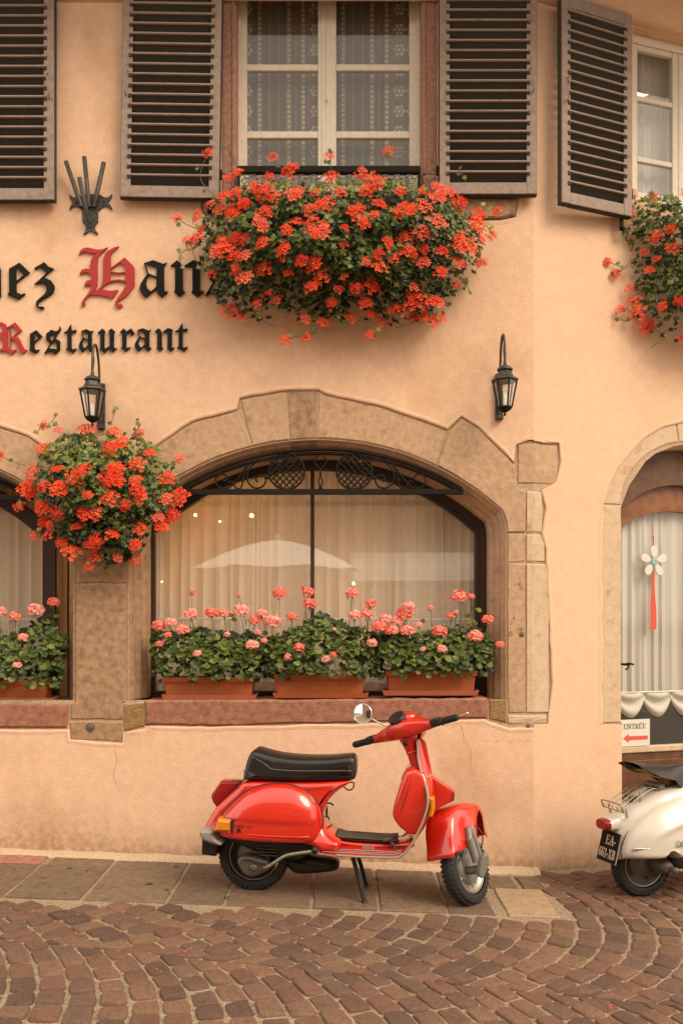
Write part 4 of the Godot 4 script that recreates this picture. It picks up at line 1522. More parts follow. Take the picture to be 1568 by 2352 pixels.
func window_rail() -> void:
	var base := at(545, 452, 0.02)
	var o := thing("window_rail", "black window rail over a band of pale scrollwork across the upper window", "railing", base)
	var T := Transform3D(Basis(), -base)
	var m := MB.new()
	pbox(m, 544, 379, 966, 397, 0.05, 0.04, 0.008)
	m.xf(T)
	obj("handrail", m, M.iron, o)
	for x in [548, 962]:
		m = MB.new()
		pbox(m, x - 3, 397, x + 3, 470, 0.04, 0.02, 0.002)
		m.xf(T)
		obj("post", m, M.iron, o)
	m = MB.new()
	pbox(m, 546, 452, 964, 460, 0.04, 0.02, 0.002)
	m.xf(T)
	obj("lower_bar", m, M.iron, o)
	for i in 15:
		m = MB.new()
		var c := at(562 + i * 27.4, 426, 0.03)
		var s := []
		for k in 36:
			var t := k / 35.0 * 2.0 - 1.0
			var a := signf(t) * (1.0 - absf(t)) * 7.0
			var rr := 0.030 * (1.0 - 0.75 * absf(t))
			var cc := c + V(0.0, 0.026 * signf(t), 0)
			var ang := (PI / 2.0 if t < 0 else -PI / 2.0) + absf(t) * 8.5
			s.append(cc + V(cos(ang) * rr, sin(ang) * rr, 0))
		tube(m, s, 0.0055, 5)
		var f := []
		for k in 9: f.append(c + V(-0.036 + 0.009 * k, 0.058 + 0.012 * sin(k * 0.8), 0.002))
		tube(m, f, 0.006, 5)
		m.xf(T)
		obj("scroll", m, M.taupe, o)

func flag_holder() -> void:
	var q := func(x, y): return W(144.3 + x * 0.088, 351.2 + y * 0.088)
	var c: Vector2 = q.call(710, 2100)
	var o := thing("flagpole_holder", "black iron holder with three long sockets fanned above a cut-out plate, between the shutters", "flag holder", V(c.x, c.y, 0))
	var T := Transform3D(Basis(), -o.position)
	var pl := PackedVector2Array()
	for p in [[190, 1100], [240, 1150], [300, 1180], [400, 1170], [540, 1110], [820, 1090], [1000, 1110], [1080, 1170], [1160, 1180], [1230, 1150], [1295, 1085], [1290, 1170], [1240, 1250], [1190, 1310], [1250, 1370], [1290, 1430], [1300, 1510], [1220, 1440], [1130, 1400], [1050, 1430], [990, 1500], [935, 1520], [935, 1820], [880, 1880], [850, 1960], [870, 2030], [940, 2130], [880, 2130], [800, 2090], [740, 2040], [640, 2110], [540, 2150], [600, 2060], [620, 1970], [600, 1890], [530, 1830], [520, 1510], [440, 1440], [350, 1405], [260, 1430], [190, 1520], [200, 1420], [280, 1315], [220, 1240], [190, 1160]]: pl.append(q.call(p[0], p[1]))
	var m := MB.new()
	slab(m, pl, 0.003, 0.012, 0.002, true)
	m.xf(T)
	obj("plate", m, M.iron_worn, o)
	for s in [[170, 360, 520, 1450, 0.07, 0.024], [655, 262, 720, 1450, 0.08, 0.026], [1150, 385, 845, 1450, 0.07, 0.024], [622, 945, 712, 1850, 0.16, 0.03]]:
		m = MB.new()
		var a: Vector2 = q.call(s[0], s[1])
		var b: Vector2 = q.call(s[2], s[3])
		var A := V(a.x, a.y, s[4])
		var B := V(b.x, b.y, s[5])
		var d := (A - B).normalized()
		tube(m, [B, A, A, A - d * 0.03], [0.0145, 0.0145, 0.011, 0.011], 10)
		m.xf(T)
		obj("socket", m, M.iron_worn, o)
	for s in [[1095, 1275], [380, 1300], [715, 1945]]:
		m = MB.new()
		var a: Vector2 = q.call(s[0], s[1])
		lathe(m, [0.009, 0.0, 0.008, 0.005, 0.001, 0.007], 8, Transform3D(Basis(Vector3.RIGHT, PI / 2), V(a.x, a.y, 0.012)))
		m.xf(T)
		obj("bolt", m, M.iron_worn, o)

func lanterns() -> void:
	lantern(W(1158.6, 0).x * 0.963, at(1158, 871, 0.22).y, "black hexagonal wall lantern on a hooked arm to the right of the middle arch", 0.20)
	lantern(W(212.8, 0).x * 0.963, at(212, 894, 0.22).y, "black hexagonal wall lantern on a hooked arm below the restaurant lettering", -0.12)

func lantern(x: float, y: float, label: String, turn: float) -> void:
	var o := thing("wall_lantern", label, "lantern", V(x, y, 0.0), "wall lanterns on the facade")
	var c := V(0, 0, 0.22)
	var m := MB.new()
	box(m, V(0, -0.06, 0.010), V(0.052, 0.306, 0.018), 0.004)
	box(m, V(0, -0.20, 0.03), V(0.05, 0.03, 0.03), 0.006)
	obj("wall_plate", m, M.iron_worn, o)
	m = MB.new()
	tube(m, smooth_path([V(0, -0.17, 0.03), V(0, -0.05, 0.045), V(0, 0.10, 0.055), V(0, 0.22, 0.075), V(0, 0.29, 0.115), V(0, 0.305, 0.15), V(0, 0.28, 0.19), V(0, 0.22, 0.213), V(0, 0.15, 0.22), V(0, 0.09, 0.22)], 3), 0.0085, 8)
	var sp := []
	for i in 16: sp.append(V(0, 0.205 + 0.03 * cos(i * 0.42), 0.175 + 0.03 * (1.0 - i / 20.0) * sin(i * 0.42)))
	tube(m, [V(0, 0.13, 0.217), V(0, 0.15, 0.2), V(0, 0.185, 0.188), V(0, 0.215, 0.192)], 0.006, 6)
	obj("arm", m, M.iron_worn, o)
	var hx := func(r, yy):
		var ring := []
		for k in 6:
			var a := TAU * k / 6 + turn + PI / 6 * 0
			ring.append(c + V(r * sin(a), yy, r * cos(a)))
		return ring
	m = MB.new()
	var roof := []
	for p in [[0.042, 0.056], [0.045, 0.04], [0.052, 0.022], [0.066, 0.008], [0.086, 0.0], [0.088, -0.008], [0.080, -0.014]]: roof.append(hx.call(p[0], p[1]))
	m.grid(roof, false, true)
	m.fan(roof[0])
	m.fan(roof[6], true)
	lathe(m, [0.049, 0.056, 0.051, 0.060, 0.048, 0.066, 0.036, 0.078, 0.014, 0.088, 0.010, 0.100, 0.012, 0.110, 0.006, 0.116], 16, Transform3D(Basis(), c))
	obj("roof", m, M.iron_worn, o)
	m = MB.new()
	var r0: Array = hx.call(0.076, -0.012)
	var r1: Array = hx.call(0.044, -0.180)
	for k in 6: tube(m, [r0[k], r1[k]], 0.006, 6)
	for k in 6:
		tube(m, [r0[k], r0[(k + 1) % 6]], 0.005, 5)
		tube(m, [r1[k], r1[(k + 1) % 6]], 0.0055, 5)
	obj("frame", m, M.iron, o)
	for k in 6:
		m = MB.new()
		m.quad(r0[k], r0[(k + 1) % 6], r1[(k + 1) % 6], r1[k])
		obj("pane", m, M.glass, o, false)
	m = MB.new()
	m.grid([hx.call(0.044, -0.180), hx.call(0.046, -0.188), hx.call(0.030, -0.203), hx.call(0.008, -0.214)], false, true)
	lathe(m, [0.001, -0.236, 0.008, -0.230, 0.009, -0.224, 0.004, -0.216, 0.009, -0.212], 8, Transform3D(Basis(), c))
	m.fan(r1)
	obj("base", m, M.iron, o, false)
	m = MB.new()
	lathe(m, [0.012, -0.18, 0.012, -0.09, 0.001, -0.088], 10, Transform3D(Basis(), c))
	obj("candle_tube", m, M.paper, o)
	m = MB.new()
	lathe(m, [0.008, -0.088, 0.016, -0.07, 0.014, -0.05, 0.001, -0.03], 10, Transform3D(Basis(), c))
	obj("bulb", m, M.glass, o)

# ------------------------------------------------------------------ lettering
func glyph(parent: Node3D, called: String, polys: Array, map: Callable, ma: Material) -> void:
	var m := MB.new()
	var k := 0
	for p in polys:
		var o := PackedVector2Array()
		for i in range(0, p.size(), 2): o.append(map.call(p[i], p[i + 1]))
		slab(m, o, 0.004, 0.016 + 0.0003 * k, 0.0008, true)
		k += 1
	m.xf(Transform3D(Basis(), -parent.position))
	obj(called, m, ma, parent)

func lettering() -> void:
	var A := func(x, y): return W(x * 0.15197, 564.5 + y * 0.15197)
	var H := func(x, y): return W(163.1 + 0.2 * x, 551.9 + 0.2 * y)
	var U := func(x, y): return W(219.5 + 0.148 * x, 727.6 + 0.148 * y)
	var fit := func(f: Callable, a: Array, b: Array) -> Callable:    # letter drawn in box a reused in box b
		return func(x, y): return f.call(b[0] + (x - a[0]) * (b[2] - b[0]) / (a[2] - a[0]), b[1] + (y - a[1]) * (b[3] - b[1]) / (a[3] - a[1]))
	var e := [[152, 358, 258, 300, 262, 722, 155, 722], [126, 748, 155, 716, 262, 710, 345, 750, 292, 825], [292, 822, 330, 752, 385, 724, 397, 738], [256, 300, 312, 266, 465, 415, 375, 458, 262, 335], [375, 456, 466, 414, 261, 572, 261, 545]]
	var z := [[530, 350, 685, 258, 745, 325, 830, 358, 732, 430, 610, 330, 545, 375], [724, 420, 752, 412, 662, 505, 528, 597], [526, 597, 660, 503, 720, 505, 785, 540, 828, 600, 838, 650, 820, 715, 770, 760, 690, 802, 625, 842, 590, 877, 585, 905, 605, 932, 650, 928, 682, 940, 670, 967, 620, 967, 575, 942, 555, 900, 565, 850, 620, 798, 690, 738, 718, 690, 715, 640, 690, 600, 650, 578, 600, 578]]
	var a := [[843, 272, 950, 237, 1065, 280, 1108, 262, 1075, 312, 1070, 332, 990, 325, 880, 282], [989, 316, 1072, 310, 1075, 560, 1087, 602, 1112, 590, 1119, 600, 1045, 666, 1000, 620, 985, 580], [843, 272, 862, 282, 896, 388, 992, 428, 992, 446, 884, 402], [890, 392, 850, 440, 805, 510, 794, 570, 815, 620, 864, 667, 992, 562, 987, 543, 925, 596, 880, 560, 868, 500, 880, 440, 906, 404]]
	var n := [[1147, 300, 1225, 236, 1268, 278, 1286, 310, 1288, 580, 1310, 594, 1316, 602, 1245, 657, 1188, 604, 1200, 580, 1200, 310, 1165, 306], [1300, 306, 1410, 235, 1500, 262, 1482, 320, 1482, 580, 1500, 596, 1525, 587, 1531, 600, 1455, 662, 1388, 608, 1400, 580, 1398, 312, 1320, 314]]
	var s := [[710, 1340, 790, 1277, 850, 1302, 895, 1290, 912, 1262, 904, 1232, 922, 1230, 933, 1275, 905, 1320, 862, 1360, 768, 1357, 766, 1400, 800, 1450, 770, 1492, 735, 1460, 712, 1420], [858, 1354, 874, 1364, 690, 1642, 682, 1636], [804, 1440, 840, 1404, 921, 1450, 919, 1580, 848, 1650, 790, 1612, 740, 1612, 684, 1643, 760, 1558, 850, 1570, 872, 1570, 868, 1490]]
	var t := [[973, 1325, 1030, 1290, 1085, 1193, 1090, 1290, 1168, 1280, 1155, 1322, 1090, 1325, 1092, 1550, 1110, 1576, 1163, 1559, 1169, 1572, 1105, 1634, 1045, 1590, 1003, 1580, 1032, 1550, 1032, 1330]]
	var u := [[38, 262, 118, 191, 166, 240, 148, 265, 148, 480, 168, 502, 226, 462, 231, 474, 145, 579, 100, 522, 66, 522, 85, 503, 85, 265], [206, 230, 262, 191, 313, 240, 295, 262, 292, 470, 320, 502, 351, 495, 268, 561, 222, 500, 232, 470, 228, 260]]
	var r := [[383, 252, 445, 189, 490, 235, 485, 470, 502, 492, 561, 480, 475, 549, 425, 500, 398, 490, 425, 475, 422, 262], [484, 240, 565, 189, 616, 262, 565, 301, 540, 250, 486, 272]]
	var big := thing("name_sign", "large blackletter name lettering with a red capital on the plaster left of the flower box", "sign", V(W(180, 0).x, W(0, 700).y, 0))
	glyph(big, "letter", [[-230, 120, -130, 110, -120, 740, -230, 800], [-60, 290, 0, 318, 24, 365, 29, 770, 5, 812, -60, 850, -40, 780, -70, 740]], A, M.letter_black)
	glyph(big, "letter", e, A, M.letter_black)
	glyph(big, "letter", z, A, M.letter_black)
	glyph(big, "letter", [[100, 180, 112, 132, 150, 100, 200, 91, 270, 108, 325, 118, 375, 110, 433, 89, 385, 135, 345, 165, 322, 205, 313, 260, 313, 470, 308, 530, 285, 585, 232, 630, 182, 676, 165, 705, 173, 738, 160, 765, 135, 762, 126, 735, 140, 703, 152, 686, 200, 625, 235, 575, 245, 545, 235, 525, 205, 515, 180, 525, 165, 546, 164, 510, 185, 475, 225, 465, 242, 465, 245, 440, 235, 400, 205, 382, 150, 380, 111, 406, 110, 385, 135, 345, 180, 332, 225, 338, 228, 300, 238, 240, 255, 200, 300, 160, 230, 160, 180, 142, 140, 145],
		[562, 78, 505, 90, 440, 125, 400, 170, 380, 220, 378, 460, 365, 520, 340, 555, 272, 602, 225, 634, 265, 638, 330, 637, 400, 648, 480, 676, 505, 650, 550, 577, 460, 590, 400, 580, 350, 572, 400, 520, 462, 480, 462, 200, 475, 160, 510, 120],
		[463, 328, 600, 225, 625, 207, 720, 300, 736, 330, 736, 520, 715, 560, 650, 640, 560, 702, 541, 722, 552, 742, 585, 738, 602, 755, 585, 777, 540, 780, 511, 750, 515, 715, 545, 670, 600, 590, 632, 540, 636, 490, 630, 330, 610, 290, 575, 265, 464, 340],
		[461, 364, 550, 380, 638, 370, 638, 383, 550, 395, 461, 376], [440, 494, 470, 470, 550, 457, 640, 470, 640, 492, 550, 473, 480, 483]], H, M.letter_red)
	glyph(big, "letter", a, H, M.letter_black)
	glyph(big, "letter", n, H, M.letter_black)
	glyph(big, "letter", s, fit.call(H, [684, 1230, 933, 1650], [1545, 215, 1800, 660]), M.letter_black)
	var small := thing("restaurant_sign", "smaller blackletter word Restaurant with a red initial, above the left wall lantern", "sign", V(W(215, 0).x, W(0, 815).y, 0))
	glyph(small, "letter", [[-60, 1165, 0, 1166, 50, 1170, 95, 1190, 125, 1240, 130, 1300, 130, 1500, 140, 1548, 190, 1580, 266, 1577, 240, 1612, 190, 1656, 130, 1612, 60, 1596, 0, 1602, -60, 1620, -60, 1600, 0, 1574, 60, 1550, 62, 1480, 20, 1420, -60, 1382, -60, 1362, 0, 1338, 60, 1300, 55, 1260, 30, 1212, 0, 1196, -60, 1200], [165, 1235, 180, 1222, 182, 1552, 170, 1552], [128, 1245, 245, 1168, 346, 1285, 190, 1414, 184, 1400, 282, 1318, 205, 1212, 128, 1262], [184, 1415, 225, 1379, 290, 1395, 315, 1430, 350, 1510, 400, 1587, 420, 1576, 427, 1588, 355, 1643, 310, 1600, 270, 1500, 240, 1442]], A, M.letter_red)
	glyph(small, "letter", e, fit.call(A, [150, 266, 465, 825], [468, 1284, 655, 1638]), M.letter_black)
	glyph(small, "letter", s, A, M.letter_black)
	glyph(small, "letter", t, A, M.letter_black)
	glyph(small, "letter", a, fit.call(func(x, y): return A.call(x, y), [794, 237, 1119, 667], [1205, 1270, 1430, 1618]), M.letter_black)
	glyph(small, "letter", u, U, M.letter_black)
	glyph(small, "letter", r, U, M.letter_black)
	glyph(small, "letter", a, fit.call(U, [794, 237, 1119, 667], [616, 188, 878, 548]), M.letter_black)
	glyph(small, "letter", n, fit.call(U, [1147, 235, 1531, 662], [925, 184, 1230, 549]), M.letter_black)
	glyph(small, "letter", t, fit.call(U, [973, 1193, 1169, 1634], [1238, 105, 1438, 549]), M.letter_black)
	# faint chalk scrawl on the plaster right of the scooter's handlebar
	var m := MB.new()
	var x := 1058.0
	var k := 0
	while x < 1222.0:
		var w := 10.0 + 16.0 * hash01(k * 3 + 400)
		if hash01(k + 900) > 0.35:
			var path := []
			for j in 6:
				var q := W(x + w * j / 6.0 + 4.0 * hash01(k * 5 + j), 1700.0 + 9.0 * hash01(k * 11 + j * 3) - (x - 1058) * 0.03)
				path.append(V(q.x, q.y, 0.0))
			path = smooth_path(path, 3)
			tube(m, path, 0.0014, 4)
		x += w * 0.8
		k += 1
	tag(obj("chalk_scrawl", m, mat(lin(0.42, 0.33, 0.27), 0.9)), "faint grey scrawl on the plaster beneath the right end of the middle sill", "graffiti")

func text(parent: Node, called: String, s: String, font: String, c: Vector3, w: float, h: float, ma: Material, b := Basis(), bold := false) -> void:
	var f := SystemFont.new()
	f.font_names = PackedStringArray([font])
	if bold: f.font_weight = 700
	var t := TextMesh.new()
	t.text = s
	t.font = f
	t.font_size = 48
	t.pixel_size = 0.01
	t.depth = 0.05
	t.material = ma
	var bb := t.get_aabb()
	var sc := V(w / bb.size.x, h / bb.size.y, 0.02)
	var o := inst(called, t, parent, Transform3D(b, c) * Transform3D(Basis().scaled(sc), -bb.get_center() * sc))
	o.name = called

# ------------------------------------------------------------------ what hangs in the glazed door
func door_things() -> void:
	var du := wg(1427, 1700).x
	var z := -0.245
	var yt := wg(1500, 1165, z).y
	var yr := wg(1500, 1588, z).y
	drape("voile_curtain", "white voile curtain drawn up in swags behind the glass of the wing door", du - 0.04, du + 1.0, yr, yt, z - 0.02, 11.0, 0.017, M.voile_white, 21, wing)
	var m := MB.new()
	for i in 4:                                   # the drawn-up swags
		var ua := du - 0.15 + i * 0.235
		var rows := []
		for j in 9:
			var row := []
			for k in 17:
				var u := k / 16.0
				var sag := sin(PI * u)
				row.append(V(ua + 0.275 * u, yr + 0.012 - (0.02 + 0.185 * pow(j / 8.0, 1.1)) * pow(sag, 0.6) * 0.95, z + 0.012 + 0.006 * (i % 2) + 0.018 * sag * sin(j * 1.25) + 0.03 * sag))
			rows.append(row)
		m.grp = i + 1
		m.grid(rows)
	m.xf(wing)
	tag(obj("swag_valance", m, M.voile_white, self, false), "scalloped white swags along the lower edge of the door curtain", "curtain")
	m = MB.new()
	tube(m, [V(du - 0.05, yr, z + 0.035), V(du + 1.0, yr, z + 0.035)], 0.006, 6)
	m.xf(wing)
	tag(obj("curtain_rod", m, M.paper), "slim white rod through the swags of the door curtain", "curtain rod")
	# paper flower on the glass
	var c := wg(1500, 1290, -0.195)
	var o := thing("door_ornament", "white five-petalled wooden flower with a turquoise centre and red ribbon in the door", "ornament", wing * V(c.x, c.y, -0.195))
	o.basis = wing.basis
	for k in 5:
		var a := PI / 2 + TAU * k / 5
		m = MB.new()
		var e := PackedVector2Array()
		for i in 20:
			var t := TAU * i / 20
			var p := Vector2(0.072 + 0.043 * cos(t), 0.029 * sin(t) * (1.0 + 0.25 * cos(t)))
			e.append(p.rotated(a))
		slab(m, e, 0.0, 0.006, 0.002, true)
		obj("petal", m, M.paper, o)
	m = MB.new()
	edge_lathe(m, [0.024, 0.0, 0.024, 0.010, 0.020, 0.012, 0.008, 0.012, 0.008, 0.009, 0.001, 0.009], 16, Transform3D(Basis(Vector3.RIGHT, PI / 2), V(0, 0, 0.001)))
	obj("centre", m, mat(lin(0.22, 0.50, 0.50), 0.5), o)
	for k in 3:
		m = MB.new()
		var rows := []
		for j in 12:
			var y := -0.07 - 0.038 * j
			var w := 0.010 + 0.0012 * j
			var xo := (k - 1) * (0.004 + 0.0012 * j) + 0.003 * sin(j * 0.8 + k)
			rows.append([V(xo - w * 0.6, y, -0.004 - 0.002 * k), V(xo + w * 0.6, y, -0.002 - 0.002 * k)])
		m.grid(rows)
		obj("ribbon", m, M.ink_red, o, false)
	m = MB.new()
	tube(m, [V(0, 0.11, 0.0), V(0.001, 0.185, 0.0), V(-0.012, 0.178, 0.004), V(-0.020, 0.165, 0.004)], 0.003, 5)
	obj("loop", m, M.ink_red, o)
	# entrance notice
	var a := wg(1420, 1716, -0.19)
	var d := wg(1491, 1651, -0.19)
	var s := thing("entrance_notice", "white notice reading ENTRÉE above a red arrow in the corner of the door", "sign", wing * V(a.x, a.y, -0.19))
	s.basis = wing.basis
	m = MB.new()
	var w := d.x - a.x
	var h := d.y - a.y
	box(m, V(w / 2, h / 2, 0.0), V(w, h, 0.004), 0.001)
	obj("card", m, M.paper, s)
	var tx0 := wg(1430, 1667, -0.19).x - a.x
	var tx1 := wg(1481, 1667, -0.19).x - a.x
	text(s, "lettering", "ENTRÉE", "Droid Serif", V((tx0 + tx1) / 2, h * 0.775, 0.003), tx1 - tx0, h * 0.235, M.ink)
	m = MB.new()
	var ax := wg(1429, 1696, -0.19).x - a.x
	var bx := wg(1486, 1696, -0.19).x - a.x
	slab(m, pts([ax, h * 0.31, ax + 0.05, h * 0.145, ax + 0.05, h * 0.235, bx, h * 0.235, bx, h * 0.385, ax + 0.05, h * 0.385, ax + 0.05, h * 0.475]), 0.0021, 0.0030, 0.0002)
	obj("arrow", m, M.ink_red, s)

# ------------------------------------------------------------------ plants
func leaf_mesh(ivy: bool, ma: Material, sd: int) -> ArrayMesh:
	var m := MB.new()
	var rim := []
	var mid := []
	var n := 15
	for i in n:
		var a := PI / 2 + TAU * i / n
		var r := 0.5
		var z := 0.0
		if ivy:
			r = 0.5 if i % 3 == 0 else 0.33 + 0.03 * hash01(sd + i)
			if i == 7 or i == 8: r = 0.18
			if i % 3 == 0: r *= 0.85 + 0.3 * hash01(sd + i * 3)
			z = 0.10 * sin(i * 1.3 + sd) - 0.06
		else:
			r = 0.5 + (0.022 if i % 2 else -0.014)
			if i == 7 or i == 8: r = 0.20
			z = 0.10 + 0.09 * sin(i * 1.9 + sd)
		rim.append(V(cos(a) * r, sin(a) * r + 0.12, z))
		mid.append(V(cos(a) * r * 0.55, sin(a) * r * 0.55 + 0.06, 0.02 if ivy else 0.045 * sin(i * 1.9 + sd) + 0.02))
	m.grp = 1
	for i in n:
		var j := (i + 1) % n
		m.tri(V(0, 0, 0), mid[i], mid[j])
		m.quad(mid[i], rim[i], rim[j], mid[j])
	return mesh_of(m, ma, false)

func ivy_head(ma: Material, sd: int) -> ArrayMesh:       # loose umbel of narrow-petalled florets, about 8 cm across
	var m := MB.new()
	for f in 13:
		var a := TAU * f * 0.381966
		var rr := 0.040 * sqrt((f + 0.5) / 13.0) * (0.75 + 0.45 * hash01(sd + f))
		var c := V(cos(a) * rr * 1.1, sin(a) * rr * 0.9, 0.012 - rr * 0.45 + 0.010 * hash01(sd + f * 3))
		var out := V(cos(a) * rr * 14.0, sin(a) * rr * 14.0 + 0.15, 1.0).normalized()
		var side := V(0, 1, 0).cross(out).normalized()
		var up := out.cross(side)
		for p in 5:
			var pa: float = [62.0, 118.0, 200.0, 270.0, 340.0][p] + 14.0 * (hash01(sd + f * 7 + p) - 0.5)
			var L := 0.0185 if p < 2 else 0.0155
			var Wd := 0.0036 if p < 2 else 0.0052
			var d := side * cos(deg_to_rad(pa)) + up * sin(deg_to_rad(pa))
			var s := side * -sin(deg_to_rad(pa)) + up * cos(deg_to_rad(pa))
			var lift := out * (0.004 + 0.004 * hash01(sd + f + p * 5))
			m.tri(c, c + d * L * 0.7 + s * Wd + lift, c + d * L + lift * 0.6)
			m.tri(c, c + d * L + lift * 0.6, c + d * L * 0.7 - s * Wd + lift)
	return mesh_of(m, ma, false)

func ball_head(ma: Material, sd: int) -> ArrayMesh:      # dense ball of round petals, radius 1
	var m := MB.new()
	for f in 34:
		var y := 1.0 - 1.55 * (f + 0.5) / 34.0
		var a := TAU * f * 0.381966
		var rr := sqrt(1.0 - y * y)
		var out := V(cos(a) * rr, y * 0.8, sin(a) * rr).normalized()
		out = (out + V(hash01(sd + f) - 0.5, hash01(sd + f * 3) - 0.5, hash01(sd + f * 5) - 0.5) * 0.35).normalized()
		var c := out * (0.66 + 0.14 * hash01(sd + f * 9))
		var side := V(0.13, 1, 0.2).cross(out).normalized()
		var up := out.cross(side)
		for p in 5:
			var pa := TAU * p / 5.0 + f
			var d := side * cos(pa) + up * sin(pa)
			var s := side * -sin(pa) + up * cos(pa)
			var L := 0.36
			var lift := out * (0.10 + 0.12 * hash01(sd + f * 5 + p))
			m.quad(c, c + d * L * 0.6 - s * 0.17 + lift * 0.7, c + d * L + lift, c + d * L * 0.6 + s * 0.17 + lift * 0.7)
	return mesh_of(m, ma, false)

func look(n: Vector3, roll: float, s: float, p: Vector3) -> Transform3D:    # local z along n, local y hanging by roll
	var x := Vector3.UP.cross(n)
	x = Vector3.RIGHT if x.length() < 0.01 else x.normalized()
	var b := Basis(x, n.cross(x), n) * Basis(V(0, 0, 1), roll)
	return Transform3D(b.scaled_local(Vector3.ONE * s), p)

func edge_dist(p: Vector2, poly: PackedVector2Array) -> float:
	var d := 1e9
	for i in poly.size():
		d = minf(d, p.distance_to(Geometry2D.get_closest_point_to_segment(p, poly[i], poly[(i + 1) % poly.size()])))
	return d

var leaf_ivy := []
var leaf_zon := []
var heads_red := []
var heads_pink := []

func foliage(o: Node3D, spots: Array, kinds: Array, singles: int) -> void:   # spots: [depth order, Transform3D, tint 0..4]
	spots.sort_custom(func(a, b): return a[0] > b[0])
	var n := mini(singles, spots.size())
	for i in n: inst("leaf", kinds[spots[i][2]], o, spots[i][1])
	if spots.size() > n:
		var mm := MultiMesh.new()
		mm.transform_format = MultiMesh.TRANSFORM_3D
		mm.use_colors = true
		var base: ArrayMesh = kinds[1].duplicate()
		var lm: StandardMaterial3D = M.leaf[1].duplicate()
		lm.albedo_color = Color.WHITE
		lm.vertex_color_use_as_albedo = true
		base.surface_set_material(0, lm)
		mm.mesh = base
		mm.instance_count = spots.size() - n
		for i in range(n, spots.size()):
			mm.set_instance_transform(i - n, spots[i][1])
			mm.set_instance_color(i - n, (M.leaf[spots[i][2]].albedo_color as Color).srgb_to_linear())
		var mi := MultiMeshInstance3D.new()
		mi.name = "foliage"
		mi.multimesh = mm
		o.add_child(mi)
		kind(mi, "stuff")

